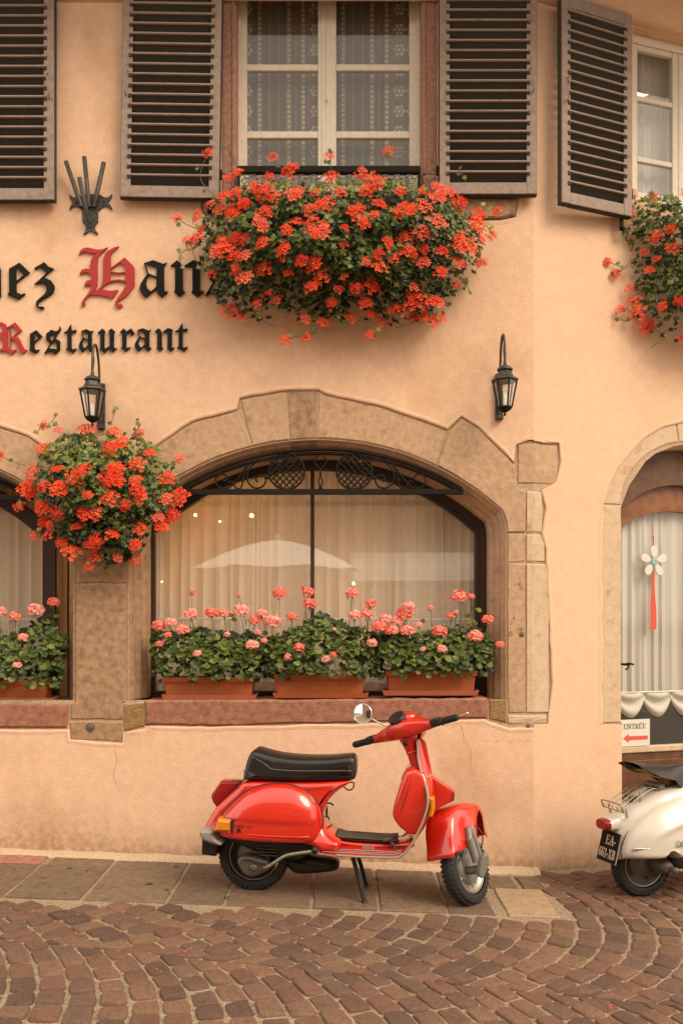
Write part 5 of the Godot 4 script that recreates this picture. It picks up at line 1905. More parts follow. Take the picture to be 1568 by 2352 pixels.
func ivy_geranium(label: String, env: PackedVector2Array, base: Callable, thick: float, n_leaf: int, n_head: int, gap: float, sd: int, sprigs: Array, green_top: float) -> void:
	rng.seed = sd
	var lo := Vector2(1e9, 1e9)
	var hi := -lo
	for p in env:
		lo = lo.min(p)
		hi = hi.max(p)
	var ctr := (lo + hi) / 2.0
	var mx := 0.0
	for i in 300:
		var p := Vector2(rng.randf_range(lo.x, hi.x), rng.randf_range(lo.y, hi.y))
		if Geometry2D.is_point_in_polygon(p, env): mx = maxf(mx, edge_dist(p, env))
	var root: Vector3 = base.call(ctr.x, hi.y - 0.25 * (hi.y - lo.y))
	var o := thing("ivy_geranium", label, "flowering plant", root, "red hanging geraniums")
	var nz := FastNoiseLite.new()
	nz.seed = sd
	nz.frequency = 2.2
	var shell := func(p: Vector2) -> float:
		return thick * (0.12 + 0.88 * sqrt(clampf(edge_dist(p, env) / mx * 1.25, 0.0, 1.0))) * (0.90 + 0.35 * nz.get_noise_2d(p.x * 1.6, p.y * 1.6))
	var spots := []
	while spots.size() < n_leaf:
		var p := Vector2(rng.randf_range(lo.x, hi.x), rng.randf_range(lo.y, hi.y))
		if not Geometry2D.is_point_in_polygon(p, env): continue
		var ed := edge_dist(p, env) / mx
		if ed < 0.18 and nz.get_noise_2d(p.x * 5.0, p.y * 5.0) > 0.12: continue
		if rng.randf() > 0.35 + 1.2 * ed + 0.3 * nz.get_noise_2d(p.x * 3.0, p.y * 3.0): continue
		var f := 1.0 - pow(rng.randf(), 2.0) * 0.85
		var sh: float = shell.call(p)
		var q: Vector3 = base.call(p.x, p.y)
		var z := sh * f
		var n := V((p.x - ctr.x) / (hi.x - lo.x) * 1.4 + rng.randfn() * 0.45, 0.55 + rng.randfn() * 0.4, 0.9 + rng.randfn() * 0.2).normalized()
		var tint := int(rng.randf() * 3.99)
		var rel := (hi.y - p.y) / (hi.y - lo.y)
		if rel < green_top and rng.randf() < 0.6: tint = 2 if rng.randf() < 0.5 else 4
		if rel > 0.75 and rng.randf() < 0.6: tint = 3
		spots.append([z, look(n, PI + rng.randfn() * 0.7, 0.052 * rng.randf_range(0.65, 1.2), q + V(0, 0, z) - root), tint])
	# flower heads, kept apart from each other
	var hp := []
	var tries := 0
	while hp.size() < n_head and tries < 60000:
		tries += 1
		var p := Vector2(rng.randf_range(lo.x - 0.05, hi.x + 0.05), rng.randf_range(lo.y - 0.04, hi.y + 0.02))
		var inside := Geometry2D.is_point_in_polygon(p, env)
		var ed := edge_dist(p, env)
		if not inside and ed > 0.03: continue
		var rel := (hi.y - p.y) / (hi.y - lo.y)
		if rel < green_top and rng.randf() < 0.88: continue
		var ok := true
		var g := gap * (1.0 + 1.3 * nz.get_noise_2d(p.x * 2.5 + 50.0, p.y * 2.5))
		for h in hp:
			if h.distance_to(p) < g:
				ok = false
				break
		if ok: hp.append(p)
	var st := MB.new()
	var mid := root + V(0, 0, thick * 0.35)
	for p in hp:
		var q: Vector3 = base.call(p.x, p.y)
		var z: float = shell.call(p) + 0.015 + 0.03 * rng.randf()
		var pos := q + V(0, 0, z)
		var n := V((p.x - ctr.x) * 0.6 + rng.randfn() * 0.3, 0.25 + rng.randfn() * 0.3, 1.0).normalized()
		inst("flower_head", heads_red[rng.randi() % heads_red.size()], o, look(n, rng.randfn() * 0.6, rng.randf_range(0.70, 1.45), pos - root))
		var back := pos.lerp(mid, 0.35) - n * 0.05
		back.y = pos.y - 0.03 - 0.05 * rng.randf()
		tube(st, [back - root, pos.lerp(back, 0.4) + V(0, 0.012, 0) - root, pos - n * 0.012 - root], 0.0016, 4)
	# sprigs that reach out past the mass: paths of survey points with leaves and a head at the tip
	for s in sprigs:
		var path := []
		for i in range(0, s.size() - 1, 2):
			var w := at(s[i], s[i + 1], 0.0)
			path.append(base.call(w.x, w.y) + V(0, 0, thick * 0.35) - root)
		path = smooth_path(path, 4)
		tube(st, path, 0.0024, 4)
		for i in range(2, path.size(), 3):
			var n := V(rng.randfn() * 0.5, 0.4, 1.0).normalized()
			spots.append([9.0, look(n, PI + rng.randfn(), 0.045 * rng.randf_range(0.7, 1.1), path[i] + V(rng.randfn() * 0.012, rng.randfn() * 0.012, 0.01)), int(rng.randf() * 4.99)])
		if s[s.size() - 1] > 0: inst("flower_head", heads_red[rng.randi() % heads_red.size()], o, look(V(0, 0.2, 1).normalized(), 0.3, 0.85, path[path.size() - 1]))
	for i in 90:                                # bare runners that show between the leaves near the edge
		var p := Vector2(rng.randf_range(lo.x, hi.x), rng.randf_range(lo.y, hi.y))
		if not Geometry2D.is_point_in_polygon(p, env) or edge_dist(p, env) / mx > 0.45: continue
		var q: Vector3 = base.call(p.x, p.y) + V(0, 0, (shell.call(p) as float) * 0.8) - root
		var d := V((p.x - ctr.x), (p.y - ctr.y) * 0.6, 0.05).normalized() * rng.randf_range(0.06, 0.14)
		tube(st, [q - d * 0.6, q + V(0, 0.01, 0.01), q + d * 0.6 + V(0, -0.015, 0)], 0.0013, 4)
	kind(obj("stems", st, M.stem, o), "stuff")
	foliage(o, spots, leaf_ivy, 260)

func zonal(label: String, x0: float, x1: float, ytop: Array, ybot: float, heads: Array, z0: float, sd: int, n_leaf: int) -> void:
	rng.seed = sd
	var root := at((x0 + x1) / 2, ybot + 20, z0)
	var o := thing("pink_geranium", label, "flowering plant", root, "pink geraniums in the terracotta troughs")
	var spots := []
	var c := (x0 + x1) / 2
	while spots.size() < n_leaf:
		var x := rng.randf_range(x0, x1)
		var t := (x - x0) / (x1 - x0)
		var k := t * (ytop.size() - 1)
		var yt := lerpf(ytop[int(k)], ytop[mini(int(k) + 1, ytop.size() - 1)], k - int(k))
		var y := lerpf(ybot, yt, pow(rng.randf(), 0.8))
		var v := (ybot - y) / maxf(ybot - yt, 1.0)
		var e := 1.0 - pow(absf(x - c) / (x1 - x0) * 2.0, 3.0)
		var bulge := 0.17 * sqrt(maxf(0.0, e)) * sqrt(maxf(0.02, 1.0 - pow(absf(v - 0.25) / 0.78, 2.0)))
		var f := 1.0 - pow(rng.randf(), 2.2) * 1.5
		var z := z0 + 0.01 + bulge * f
		var n := V((x - c) / (x1 - x0) * 0.8 + rng.randfn() * 0.35, 0.55 + 0.5 * v + rng.randfn() * 0.3, 0.85 + rng.randfn() * 0.2).normalized()
		var tint := int(rng.randf() * 3.2)
		if v < 0.3 and rng.randf() < 0.5: tint = 3
		if v > 0.9 and rng.randf() < 0.5: tint = 3
		spots.append([z, look(n, PI + rng.randfn() * 0.9, 0.052 * rng.randf_range(0.6, 1.15), at(x, y, z) - root), tint])
	var st := MB.new()
	for h in heads:
		var z: float = z0 + 0.03 + (0.12 if h[1] > 1470 else 0.05) + 0.03 * rng.randf()
		if h[1] > 1440 and h[1] < 1480: z = z0 + 0.12
		var p := at(h[0], h[1], z)
		var r: float = h[2] / UNIT / 2.0 * (1.0 - z / EYE_Z) * 1.05
		inst("flower_head", heads_pink[rng.randi() % 3], o, Transform3D(Basis(Vector3.UP, rng.randf() * 6.0).scaled_local(V(r, r * 0.88, r)), p - root))
		var q := at(h[0] + rng.randfn() * 14.0, minf(h[1] + 60.0 + 30.0 * rng.randf(), 1560.0), z - 0.05)
		tube(st, [q - root, q.lerp(p, 0.5) + V(rng.randfn() * 0.006, 0, 0) - root, p - V(0, r * 0.5, 0) - root], 0.0022, 5)
		for i in 3:                             # small calyx buds under the head
			var bp := p + V(rng.randfn() * r * 0.3, -r * 0.75, r * 0.3)
			tube(st, [p - V(0, r * 0.3, 0) - root, bp - root, bp - V(0, 0.007, 0) - root], [0.001, 0.0025, 0.001], 4)
		if rng.randf() < 0.5 and h[1] < 1440:
			for i in 3:
				var lp := at(h[0] + rng.randfn() * 16.0, h[1] + 30.0 + 14.0 * i, z - 0.02)
				spots.append([9.0, look(V(rng.randfn() * 0.5, 0.7, 0.7).normalized(), PI + rng.randfn(), 0.045, lp - root), int(rng.randf() * 2.99)])
	kind(obj("stems", st, M.stem, o), "stuff")
	foliage(o, spots, leaf_zon, 210)

func trough(x0: float, x1: float, yt: float, yb: float, s0: float, s1: float, sy: float, ma: Material, label: String) -> void:
	var z := -0.035
	var a := at(x0, yb, z)
	var c := at(x1, yt, z)
	var o := thing("flower_trough", label, "flower pot", V((a.x + c.x) / 2, a.y, z - 0.085), "terracotta troughs on the sills")
	var w := c.x - a.x
	var h := c.y - a.y
	var m := MB.new()
	var rings := []
	for lv in [[0.0, -0.018, 0.0], [h * 0.76, -0.004, 0.0], [h * 0.77, 0.006, 0.0], [h, 0.008, 0.0], [h, -0.004, 0.0], [h * 0.8, -0.010, 0.0]]:
		var ring := []
		var hw: float = w / 2 + lv[1]
		var hd: float = 0.085 + lv[1]
		for k in 4:
			var sx: float = [1, -1, -1, 1][k]
			var sz: float = [1, 1, -1, -1][k]
			for i in 4:
				var an: float = [0.0, PI / 2, PI, PI * 1.5][k] + PI / 2 * i / 3.0
				ring.append(V(sx * (hw - 0.015) + 0.015 * cos(an), lv[0], sz * (hd - 0.015) + 0.015 * sin(an)))
		rings.append(ring)
	m.grid(rings, false, true)
	m.fan(rings[0])
	obj("pot", m, M.terracotta, o, false)
	m = MB.new()
	box(m, V(0, h * 0.8, 0), V(w - 0.02, 0.02, 0.15), 0.004)
	obj("soil", m, M.soil, o)
	m = MB.new()
	var p0 := at(s0, sy, z + 0.02)
	var p1 := at(s1, sy, z + 0.02)
	var sw := (p1.x - p0.x) / 2
	var cx := (p0.x + p1.x) / 2 - o.position.x
	rings = []
	for lv in [[p0.y - a.y, -0.012], [p0.y - a.y + 0.004, -0.010], [p0.y - a.y + 0.034, 0.0], [p0.y - a.y + 0.034, -0.008], [p0.y - a.y + 0.012, -0.018]]:
		var hw: float = sw + lv[1]
		var hd: float = 0.105 + lv[1]
		rings.append([V(cx + hw, lv[0], hd), V(cx - hw, lv[0], hd), V(cx - hw, lv[0], -hd), V(cx + hw, lv[0], -hd)])
	m.grid(rings, false, true)
	m.fan(rings[4], true)
	m.fan(rings[0])
	obj("saucer", m, ma, o, false)

func planters() -> void:
	for k in 5:
		leaf_ivy.append(leaf_mesh(true, M.leaf[k], k * 7))
		leaf_zon.append(leaf_mesh(false, M.leaf[k], k * 5))
	for k in 6: heads_red.append(ivy_head(M.petal[[0, 1, 0, 2, 0, 3][k]], k * 11))
	for k in 3: heads_pink.append(ball_head(M.pink[k], k * 13))
	# boxes that the hanging plants root in
	for q in [[540, 985, 0.10, "dark window box hidden in the red geraniums under the upper window"], [150, 310, 0.06, "dark wall box hidden in the red geraniums on the stone pillar"]]:
		var a := at(q[0], 520 if q[0] > 500 else 1090, 0.12)
		var c := at(q[1], 450 if q[0] > 500 else 1040, 0.12)
		var o := thing("flower_box", q[3], "flower box", V((a.x + c.x) / 2, a.y, 0.10))
		var m := MB.new()
		box(m, V(0, (c.y - a.y) / 2, 0.0), V(c.x - a.x, c.y - a.y, 0.17), 0.01)
		obj("box", m, M.wood_dark, o)
		m = MB.new()
		for s in [-0.35, 0.35]: box(m, V((c.x - a.x) * s, -0.012, -0.02), V(0.03, 0.02, 0.15), 0.003)
		obj("bracket", m, M.iron, o)
	var flat := func(x, y): return V(x, y, 0.05)
	var sc := 0.945
	var env := func(a: Array, zz: float) -> PackedVector2Array:
		var r := PackedVector2Array()
		for i in range(0, a.size(), 2):
			var p := at(a[i], a[i + 1], zz)
			r.append(Vector2(p.x, p.y))
		return r
	var e1: PackedVector2Array = env.call([425, 528, 455, 480, 480, 425, 520, 402, 560, 388, 640, 382, 720, 390, 800, 378, 880, 374, 950, 388, 1010, 412, 1065, 428, 1095, 462, 1130, 505, 1118, 560, 1092, 605, 1062, 640, 1035, 680, 1010, 716, 950, 708, 900, 722, 830, 716, 760, 724, 700, 714, 640, 692, 590, 706, 540, 710, 505, 686, 482, 648, 455, 605, 445, 568], 0.30)
	ivy_geranium("wide mass of red trailing geraniums spilling from the box under the upper window", e1, flat, 0.40, 4200, 122, 0.076, 101, [[500, 480, 470, 440, 488, 385, 1], [480, 560, 440, 545, 420, 530, 1], [480, 660, 455, 610, 450, 585, 1], [710, 730, 718, 765, 690, 790, 660, 802, 1], [718, 740, 722, 770, 705, 795, 1], [840, 735, 858, 770, 850, 790, 1], [900, 735, 945, 765, -1], [1000, 720, 1010, 740, 1005, 752, 1], [980, 690, 1020, 700, 1055, 685, -1], [1090, 500, 1112, 505, 1130, 515, 1], [1060, 450, 1050, 430, 1045, 425, -1], [560, 440, 545, 400, 540, 385, -1], [760, 420, 760, 400, 758, 392, 1], [885, 410, 890, 392, 888, 382, 1], [640, 420, 635, 404, 632, 396, 1], [505, 700, 525, 730, 545, 738, 1], [1050, 600, 1085, 612, 1098, 630, 1], [1030, 650, 1055, 668, 1068, 690, -1], [960, 700, 975, 730, 968, 748, 1], [1085, 540, 1110, 552, 1118, 570, 1], [600, 700, 590, 735, 600, 752, -1], [780, 725, 775, 748, 790, 760, -1], [440, 600, 425, 615, 430, 640, -1]], 0.16)
	var e2: PackedVector2Array = env.call([62, 1060, 80, 1010, 130, 985, 200, 982, 270, 982, 330, 1002, 375, 1040, 400, 1085, 402, 1140, 378, 1190, 330, 1215, 318, 1275, 255, 1290, 222, 1300, 190, 1262, 130, 1250, 90, 1200, 60, 1140, 50, 1090], 0.26)
	ivy_geranium("rounded basket of red trailing geraniums on the stone pillar below the left lantern", e2, flat, 0.34, 2000, 52, 0.080, 202, [[270, 990, 277, 965, 283, 950, -1], [120, 1000, 140, 980, 148, 965, -1], [320, 1010, 335, 990, 330, 978, -1], [320, 1010, 338, 1005, 334, 1008, 1], [80, 1080, 50, 1070, 25, 1058, 1], [385, 1080, 410, 1075, 424, 1064, 1], [100, 1010, 115, 995, 122, 990, 1], [330, 1250, 330, 1270, 325, 1290, 1], [230, 1280, 225, 1295, 222, 1303, 1], [70, 1150, 60, 1165, 66, 1170, 1], [120, 1210, 105, 1225, 103, 1236, 1]], 0.30)
	var wz := func(x, y): return V(x, y, -0.30)
	var e3: PackedVector2Array = env.call([1445, 505, 1462, 455, 1475, 428, 1510, 415, 1560, 412, 1640, 418, 1740, 430, 1830, 470, 1850, 560, 1830, 660, 1760, 735, 1680, 760, 1600, 765, 1540, 745, 1495, 725, 1475, 690, 1465, 640, 1478, 590, 1450, 545], -0.05)
	ivy_geranium("red trailing geraniums under the wing window, cut off by the right picture edge", e3, wz, 0.38, 2000, 52, 0.088, 303, [[1470, 560, 1455, 590, 1432, 585, 1410, 578, 1], [1455, 590, 1440, 600, 1432, 606, 1], [1480, 440, 1472, 425, 1468, 415, 1], [1500, 425, 1515, 415, 1520, 425, 1], [1480, 680, 1455, 690, 1443, 690, 1], [1540, 745, 1545, 760, 1520, 775, -1], [1470, 490, 1450, 500, 1442, 515, -1], [1480, 700, 1460, 718, 1440, 712, -1]], 0.14)
	# troughs of pink geraniums on the sills
	trough(374, 582, 1556, 1602, 371, 588, 1608, M.saucer, "terracotta trough on a pale saucer, left one of three on the middle sill")
	trough(629, 838, 1549, 1598, 626, 846, 1604, M.terracotta, "terracotta trough on a matching saucer in the centre of the middle sill")
	trough(887, 1094, 1541, 1592, 878, 1100, 1598, M.saucer, "terracotta trough on a pale saucer, right one of three on the middle sill")
	trough(-100, 108, 1562, 1608, -104, 120, 1615, M.saucer, "terracotta trough on the left window's sill, cut by the picture edge")
	var h1 := []
	for q in [[400, 235, 24], [390, 388, 50], [160, 475, 50], [245, 448, 45], [332, 503, 50], [230, 540, 28], [165, 605, 30], [435, 672, 32], [540, 380, 50], [630, 388, 40], [748, 365, 58], [735, 255, 16], [650, 535, 24], [830, 610, 48]]: h1.append([313.6 + q[0] * 0.32, 1285.8 + q[1] * 0.32, q[2] * 0.64])
	zonal("pink geranium with dense round flower heads in the left trough of the middle sill", 350, 612, [1452, 1450, 1440, 1445, 1455, 1450, 1470], 1562, h1, -0.12, 11, 620)
	var h2 := []
	for q in [[900, 385, 42], [850, 435, 45], [975, 440, 60], [868, 520, 26], [915, 582, 26], [1025, 240, 54], [1193, 190, 18], [1232, 232, 44], [1245, 315, 50], [1115, 408, 40], [1170, 632, 46], [1093, 700, 36], [1353, 715, 36], [1417, 683, 34], [1418, 500, 18]]: h2.append([313.6 + q[0] * 0.32, 1285.8 + q[1] * 0.32, q[2] * 0.64])
	for q in [[163, 228, 46], [185, 375, 46], [297, 562, 38]]: h2.append([752.6 + q[0] * 0.34, 1285.8 + q[1] * 0.34, q[2] * 0.68])
	zonal("pink geranium, the tallest, in the central trough behind the scooter's mirror", 600, 868, [1470, 1455, 1440, 1405, 1425, 1440, 1450], 1556, h2, -0.12, 12, 680)
	var h3 := []
	for q in [[265, 368, 46], [288, 297, 40], [345, 455, 52], [390, 400, 45], [430, 478, 46], [470, 415, 40], [540, 320, 48], [520, 365, 60], [535, 480, 50], [612, 438, 26], [692, 325, 24], [640, 605, 20], [770, 603, 36], [755, 485, 52], [887, 250, 56], [968, 247, 26], [832, 378, 34], [863, 352, 18], [992, 520, 56], [1080, 405, 42], [1160, 573, 30]]: h3.append([752.6 + q[0] * 0.34, 1285.8 + q[1] * 0.34, q[2] * 0.68])
	zonal("pink geranium with the largest flower cluster in the right trough of the middle sill", 852, 1130, [1462, 1450, 1455, 1448, 1440, 1430, 1470], 1552, h3, -0.12, 13, 680)
	var h4 := []
	for q in [[0, 1430, 50], [108, 1465, 45], [250, 1420, 60], [372, 1367, 45], [165, 1610, 42], [122, 1798, 34], [-120, 1500, 50], [-200, 1420, 50]]: h4.append([q[0] * 0.3333, 928 + q[1] * 0.3333, q[2] * 0.64])
	zonal("pink geranium in the trough of the left window, cut by the picture edge", -110, 150, [1460, 1450, 1465, 1460, 1440, 1410, 1450], 1578, h4, -0.12, 14, 560)

# ------------------------------------------------------------------ scooters
func wheel(o: Node3D, called: String, c: Transform3D, r: float, w: float, rim_col: Material, drum: bool) -> void:
	var wh := Node3D.new()
	wh.name = called
	wh.transform = c
	o.add_child(wh, true)
	var side := Transform3D(Basis(Vector3.RIGHT, PI / 2), Vector3.ZERO)     # lathe axis y -> local z
	var m := MB.new()
	var hw := w / 2
	var ri := r * 0.66
	var prof := []
	for i in 15:
		var a := -0.35 + (PI + 0.70) * i / 14.0
		prof.append(ri + (r - ri) * (0.34 + 0.66 * pow(maxf(sin(a), -0.4), 0.8) if sin(a) > 0 else 0.34 + 0.5 * sin(a)))
		prof.append(-hw * cos(a) * (1.0 if absf(cos(a)) < 0.8 else 0.98))
	lathe(m, prof, 48, side)
	for k in 44:                              # tread blocks
		for s in [-1.0, 1.0]:
			for row in 2:
				var a := TAU * (k + 0.5 * row) / 44
				var zz: float = hw * (0.30 + 0.46 * row) * s
				var rr := r * (0.977 if row == 0 else 0.917)
				box(m, V(cos(a) * rr, sin(a) * rr, zz), V(r * 0.055, 0.012, hw * 0.36), 0.0, Basis(V(0, 0, 1), a) * Basis(V(0, 1, 0), -0.55 * s * row) * Basis(V(1, 0, 0), 0.5 * s))
	obj("tyre", m, M.rubber, wh, false)
	m = MB.new()
	lathe(m, [ri * 1.02, -hw * 0.72, ri * 1.04, -hw * 0.62, ri * 0.93, -hw * 0.5, ri * 0.90, 0.0, ri * 0.93, hw * 0.5, ri * 1.04, hw * 0.62, ri * 1.02, hw * 0.72, ri * 0.95, hw * 0.70, ri * 0.88, hw * 0.42, ri * 0.80, hw * 0.36, ri * 0.62, hw * 0.30], 40, side)
	for k in 5: box(m, V(cos(TAU * k / 5) * ri * 0.72, sin(TAU * k / 5) * ri * 0.72, hw * 0.36), V(0.018, 0.018, 0.012), 0.003)
	obj("rim", m, rim_col if drum else M.black, wh, false)
	m = MB.new()
	tube(m, arc3(V(0, 0, hw * 0.70), V(ri * 1.03, 0, 0), V(0, ri * 1.03, 0), 0, TAU, 40), 0.0045, 6)
	obj("rim_edge", m, M.steel, wh)
	m = MB.new()
	if drum:
		lathe(m, [ri * 0.70, -hw * 0.2, ri * 0.70, hw * 0.35, ri * 0.66, hw * 0.62, ri * 0.40, hw * 0.78, ri * 0.22, hw * 0.80, 0.001, hw * 0.80], 32, side)
		for k in 14: box(m, V(cos(TAU * k / 14) * ri * 0.78, sin(TAU * k / 14) * ri * 0.78, hw * 0.3), V(0.012, 0.006, 0.012), 0.001, Basis(V(0, 0, 1), TAU * k / 14))
		obj("brake_drum", m, M.alu, wh, false)
	else:
		lathe(m, [ri * 0.86, hw * 0.1, ri * 0.60, hw * 0.45, ri * 0.42, hw * 0.75, ri * 0.30, hw * 1.0, 0.001, hw * 1.0], 24, side)
		obj("hub", m, M.dirty_metal, wh, false)

# bulging side panel: rows of y with left and right ends, rounded towards its outline
func cowl(m: MB, rows: Array, z0: float, bulge: float, sgn: float, step_y := -1.0) -> void:
	var g := []
	var y0: float = rows[0][0]
	var y1: float = rows[rows.size() - 1][0]
	var nu := 44
	for i in 30:
		var t := i / 29.0
		t = t * t * (3.0 - 2.0 * t)
		var y := lerpf(y0, y1, t)
		var k := 0
		while k < rows.size() - 2 and rows[k + 1][0] < y: k += 1
		var f := clampf((y - rows[k][0]) / (rows[k + 1][0] - rows[k][0]), 0.0, 1.0)
		var get := func(col, kk): return rows[clampi(kk, 0, rows.size() - 1)][col]
		var a := cubic_interpolate(get.call(1, k), get.call(1, k + 1), get.call(1, k - 1), get.call(1, k + 2), f)
		var b := cubic_interpolate(get.call(2, k), get.call(2, k + 1), get.call(2, k - 1), get.call(2, k + 2), f)
		var fv := pow(maxf(0.0, 1.0 - pow(t, 2.6)), 0.55) * minf(1.0, 0.25 + pow(t * 9.0, 0.5))
		var row := []
		for j in nu + 1:
			var u := -cos(PI * j / nu)
			var fu := pow(maxf(0.0, 1.0 - pow(absf(u), 3.2)), 0.5)
			var z := z0 + bulge * fu * fv
			if step_y > 0.0 and y < step_y: z -= 0.006 * fu
			row.append(V(lerpf(a, b, (u + 1.0) / 2.0), y, z * sgn))
		g.append(row)
	m.grp = 1
	m.grid(g)
	m.grp = -1

func rim_of(rows: Array, z: float, sgn: float) -> Array:       # up the left side and down the right, over the top
	var a := []
	for r in rows: a.append(V(r[1], r[0], z * sgn))
	var b := []
	for r in rows: b.append(V(r[2], r[0], z * sgn))
	b.reverse()
	a.append_array(b)
	return a

func red_scooter() -> void:
	var f0 := V(-0.526, 0.012, 0.60)
	var ex := (V(0.722, -0.042, 0.70) - f0).normalized()
	var ez := ex.cross(Vector3.UP).normalized()
	var o := thing("scooter", "glossy red scooter with a long black seat on its stand before the arched window", "scooter", f0, "scooters parked by the restaurant")
	o.basis = Basis(ex, ez.cross(ex), ez)
	var m := MB.new()
	# rear body
	var outline := pts([-0.318, 0.318, -0.279, 0.398, -0.226, 0.495, -0.150, 0.572, -0.093, 0.628, -0.062, 0.658, 0.02, 0.668, 0.20, 0.672, 0.38, 0.682, 0.50, 0.694, 0.562, 0.700, 0.545, 0.676, 0.492, 0.638, 0.445, 0.587, 0.421, 0.541, 0.411, 0.490, 0.416, 0.438, 0.440, 0.396, 0.478, 0.372, 0.52, 0.352, 0.50, 0.300, 0.40, 0.292, 0.36, 0.320, 0.10, 0.325, -0.17, 0.318, -0.25, 0.305])
	var wide := func(x, y):
		var k := 1.0
		if x < -0.05: k = lerpf(1.0, 0.72, clampf((-0.05 - x) / 0.27, 0.0, 1.0))
		if x > 0.30: k *= lerpf(1.0, 1.45, clampf((0.44 - y) / 0.12, 0.0, 1.0)) if y < 0.44 else lerpf(1.0, 0.92, clampf((x - 0.3) / 0.25, 0.0, 1.0))
		return k
	pillow(m, smooth_poly(outline, 2), 0.135, 0.038, 4, wide)
	obj("body", m, M.red, o)
	var rows := [[0.334, -0.150, 0.345], [0.345, -0.182, 0.372], [0.377, -0.198, 0.395], [0.42, -0.190, 0.408], [0.456, -0.178, 0.410], [0.50, -0.148, 0.404], [0.543, -0.112, 0.391], [0.58, -0.074, 0.366], [0.607, -0.040, 0.340], [0.634, 0.008, 0.304], [0.650, 0.055, 0.262], [0.660, 0.110, 0.220], [0.664, 0.150, 0.180]]
	for s in [1.0, -1.0]:
		m = MB.new()
		cowl(m, rows, 0.128, 0.125, s, 0.466)
		obj("side_panel", m, M.red, o, false)
		m = MB.new()
		tube(m, smooth_path(rim_of(rows, 0.133, s), 2), 0.0055, 6)
		obj("panel_seal", m, M.black, o)
		m = MB.new()
		tube(m, smooth_path([V(-0.155, 0.467, 0.190 * s), V(-0.12, 0.466, 0.222 * s), V(0.0, 0.465, 0.2495 * s), V(0.13, 0.464, 0.2525 * s), V(0.26, 0.465, 0.2505 * s), V(0.34, 0.467, 0.236 * s), V(0.385, 0.469, 0.203 * s)], 4), 0.0016, 4)
		obj("panel_crease", m, M.lens, o)
		m = MB.new()
		tube(m, smooth_path([V(-0.150, 0.386, 0.190 * s), V(-0.11, 0.385, 0.222 * s), V(0.02, 0.384, 0.2445 * s), V(0.15, 0.384, 0.2475 * s), V(0.28, 0.387, 0.245 * s), V(0.345, 0.390, 0.224 * s)], 4), 0.004, 6)
		obj("panel_rib", m, M.red, o)
		m = MB.new()
		slab(m, pts([-0.182, 0.459, -0.102, 0.455, -0.099, 0.388, -0.202, 0.387]), 0.13, 0.236, 0.014)
		m.xf(Transform3D(Basis().scaled(V(1, 1, s)), Vector3.ZERO))
		obj("indicator", m, M.amber, o)
		m = MB.new()
		slab(m, pts([-0.104, 0.462, -0.092, 0.462, -0.089, 0.382, -0.101, 0.382]), 0.13, 0.239, 0.004)
		m.xf(Transform3D(Basis().scaled(V(1, 1, s)), Vector3.ZERO))
		obj("indicator_bezel", m, M.black, o)
		m = MB.new()
		slab(m, smooth_poly(pts([-0.290, 0.376, -0.286, 0.344, -0.262, 0.318, -0.175, 0.296, -0.160, 0.312, -0.188, 0.325, -0.212, 0.352, -0.218, 0.380]), 2), 0.03, 0.198, 0.014)
		m.xf(Transform3D(Basis().scaled(V(1, 1, s)), Vector3.ZERO))
		obj("bumper", m, M.trim, o)
	m = MB.new()
	text(o, "sticker", "core", "Droid Sans", V(-0.052, 0.427, 0.2425), 0.050, 0.018, M.black, Basis(V(0, 1, 0), -0.12))
	text(o, "sticker", "upt", "Droid Sans", V(0.004, 0.428, 0.2485), 0.036, 0.016, M.lens, Basis(V(0, 1, 0), -0.06))
	for k in 4: box(m, V(-0.066 + 0.007 * k, 0.404 - 0.003 * absf(k - 1.5), 0.2405), V(0.004, 0.024, 0.0012), 0.0, Basis(V(0, 1, 0), -0.14) * Basis(V(0, 0, 1), (k - 1.5) * 0.22))
	obj("sticker_hand", m, M.black, o)
	# tail lamp, flap
	m = MB.new()
	pillow(m, pts([-0.213, 0.640, -0.262, 0.565, -0.265, 0.545, -0.250, 0.512, -0.228, 0.488, -0.085, 0.634, -0.092, 0.646]), 0.062, 0.016, 3)
	obj("tail_lamp", m, M.lens, o)
	m = MB.new()
	var d1 := V(-0.082, 0.636, 0) - V(-0.226, 0.484, 0)
	box(m, V(-0.152, 0.560, 0), V(d1.length() + 0.012, 0.016, 0.142), 0.004, Basis(V(0, 0, 1), atan2(d1.y, d1.x)))
	obj("lamp_gasket", m, M.black, o)
	m = MB.new()
	slab(m, pts([-0.300, 0.300, -0.298, 0.212, -0.216, 0.206, -0.200, 0.31]), -0.09, 0.09, 0.006, true)
	obj("mud_flap", m, M.black, o)
	# seat
	m = MB.new()
	var so := pts([-0.066, 0.676, -0.058, 0.745, -0.046, 0.796, -0.028, 0.832, -0.004, 0.842, 0.04, 0.832, 0.10, 0.820, 0.17, 0.812, 0.25, 0.809, 0.35, 0.812, 0.45, 0.820, 0.54, 0.834, 0.568, 0.832, 0.583, 0.812, 0.588, 0.765, 0.586, 0.722, 0.574, 0.704, 0.50, 0.697, 0.29, 0.682, 0.05, 0.672, -0.04, 0.670])
	pillow(m, smooth_poly(so, 2), 0.128, 0.034, 5, func(x, y): return lerpf(1.0, 0.86, clampf((x - 0.25) / 0.34, 0.0, 1.0)) * lerpf(1.06, 0.95, clampf((y - 0.7) / 0.14, 0.0, 1.0)))
	obj("seat", m, M.seat, o)
	m = MB.new()
	tube(m, smooth_path([V(-0.012, 0.806, 0.124), V(0.05, 0.778, 0.129), V(0.09, 0.752, 0.1325), V(0.12, 0.744, 0.1335), V(0.25, 0.743, 0.133), V(0.40, 0.750, 0.1255), V(0.55, 0.758, 0.1165)], 4), 0.0012, 4)
	obj("seat_stitching", m, M.trim, o)
	m = MB.new()
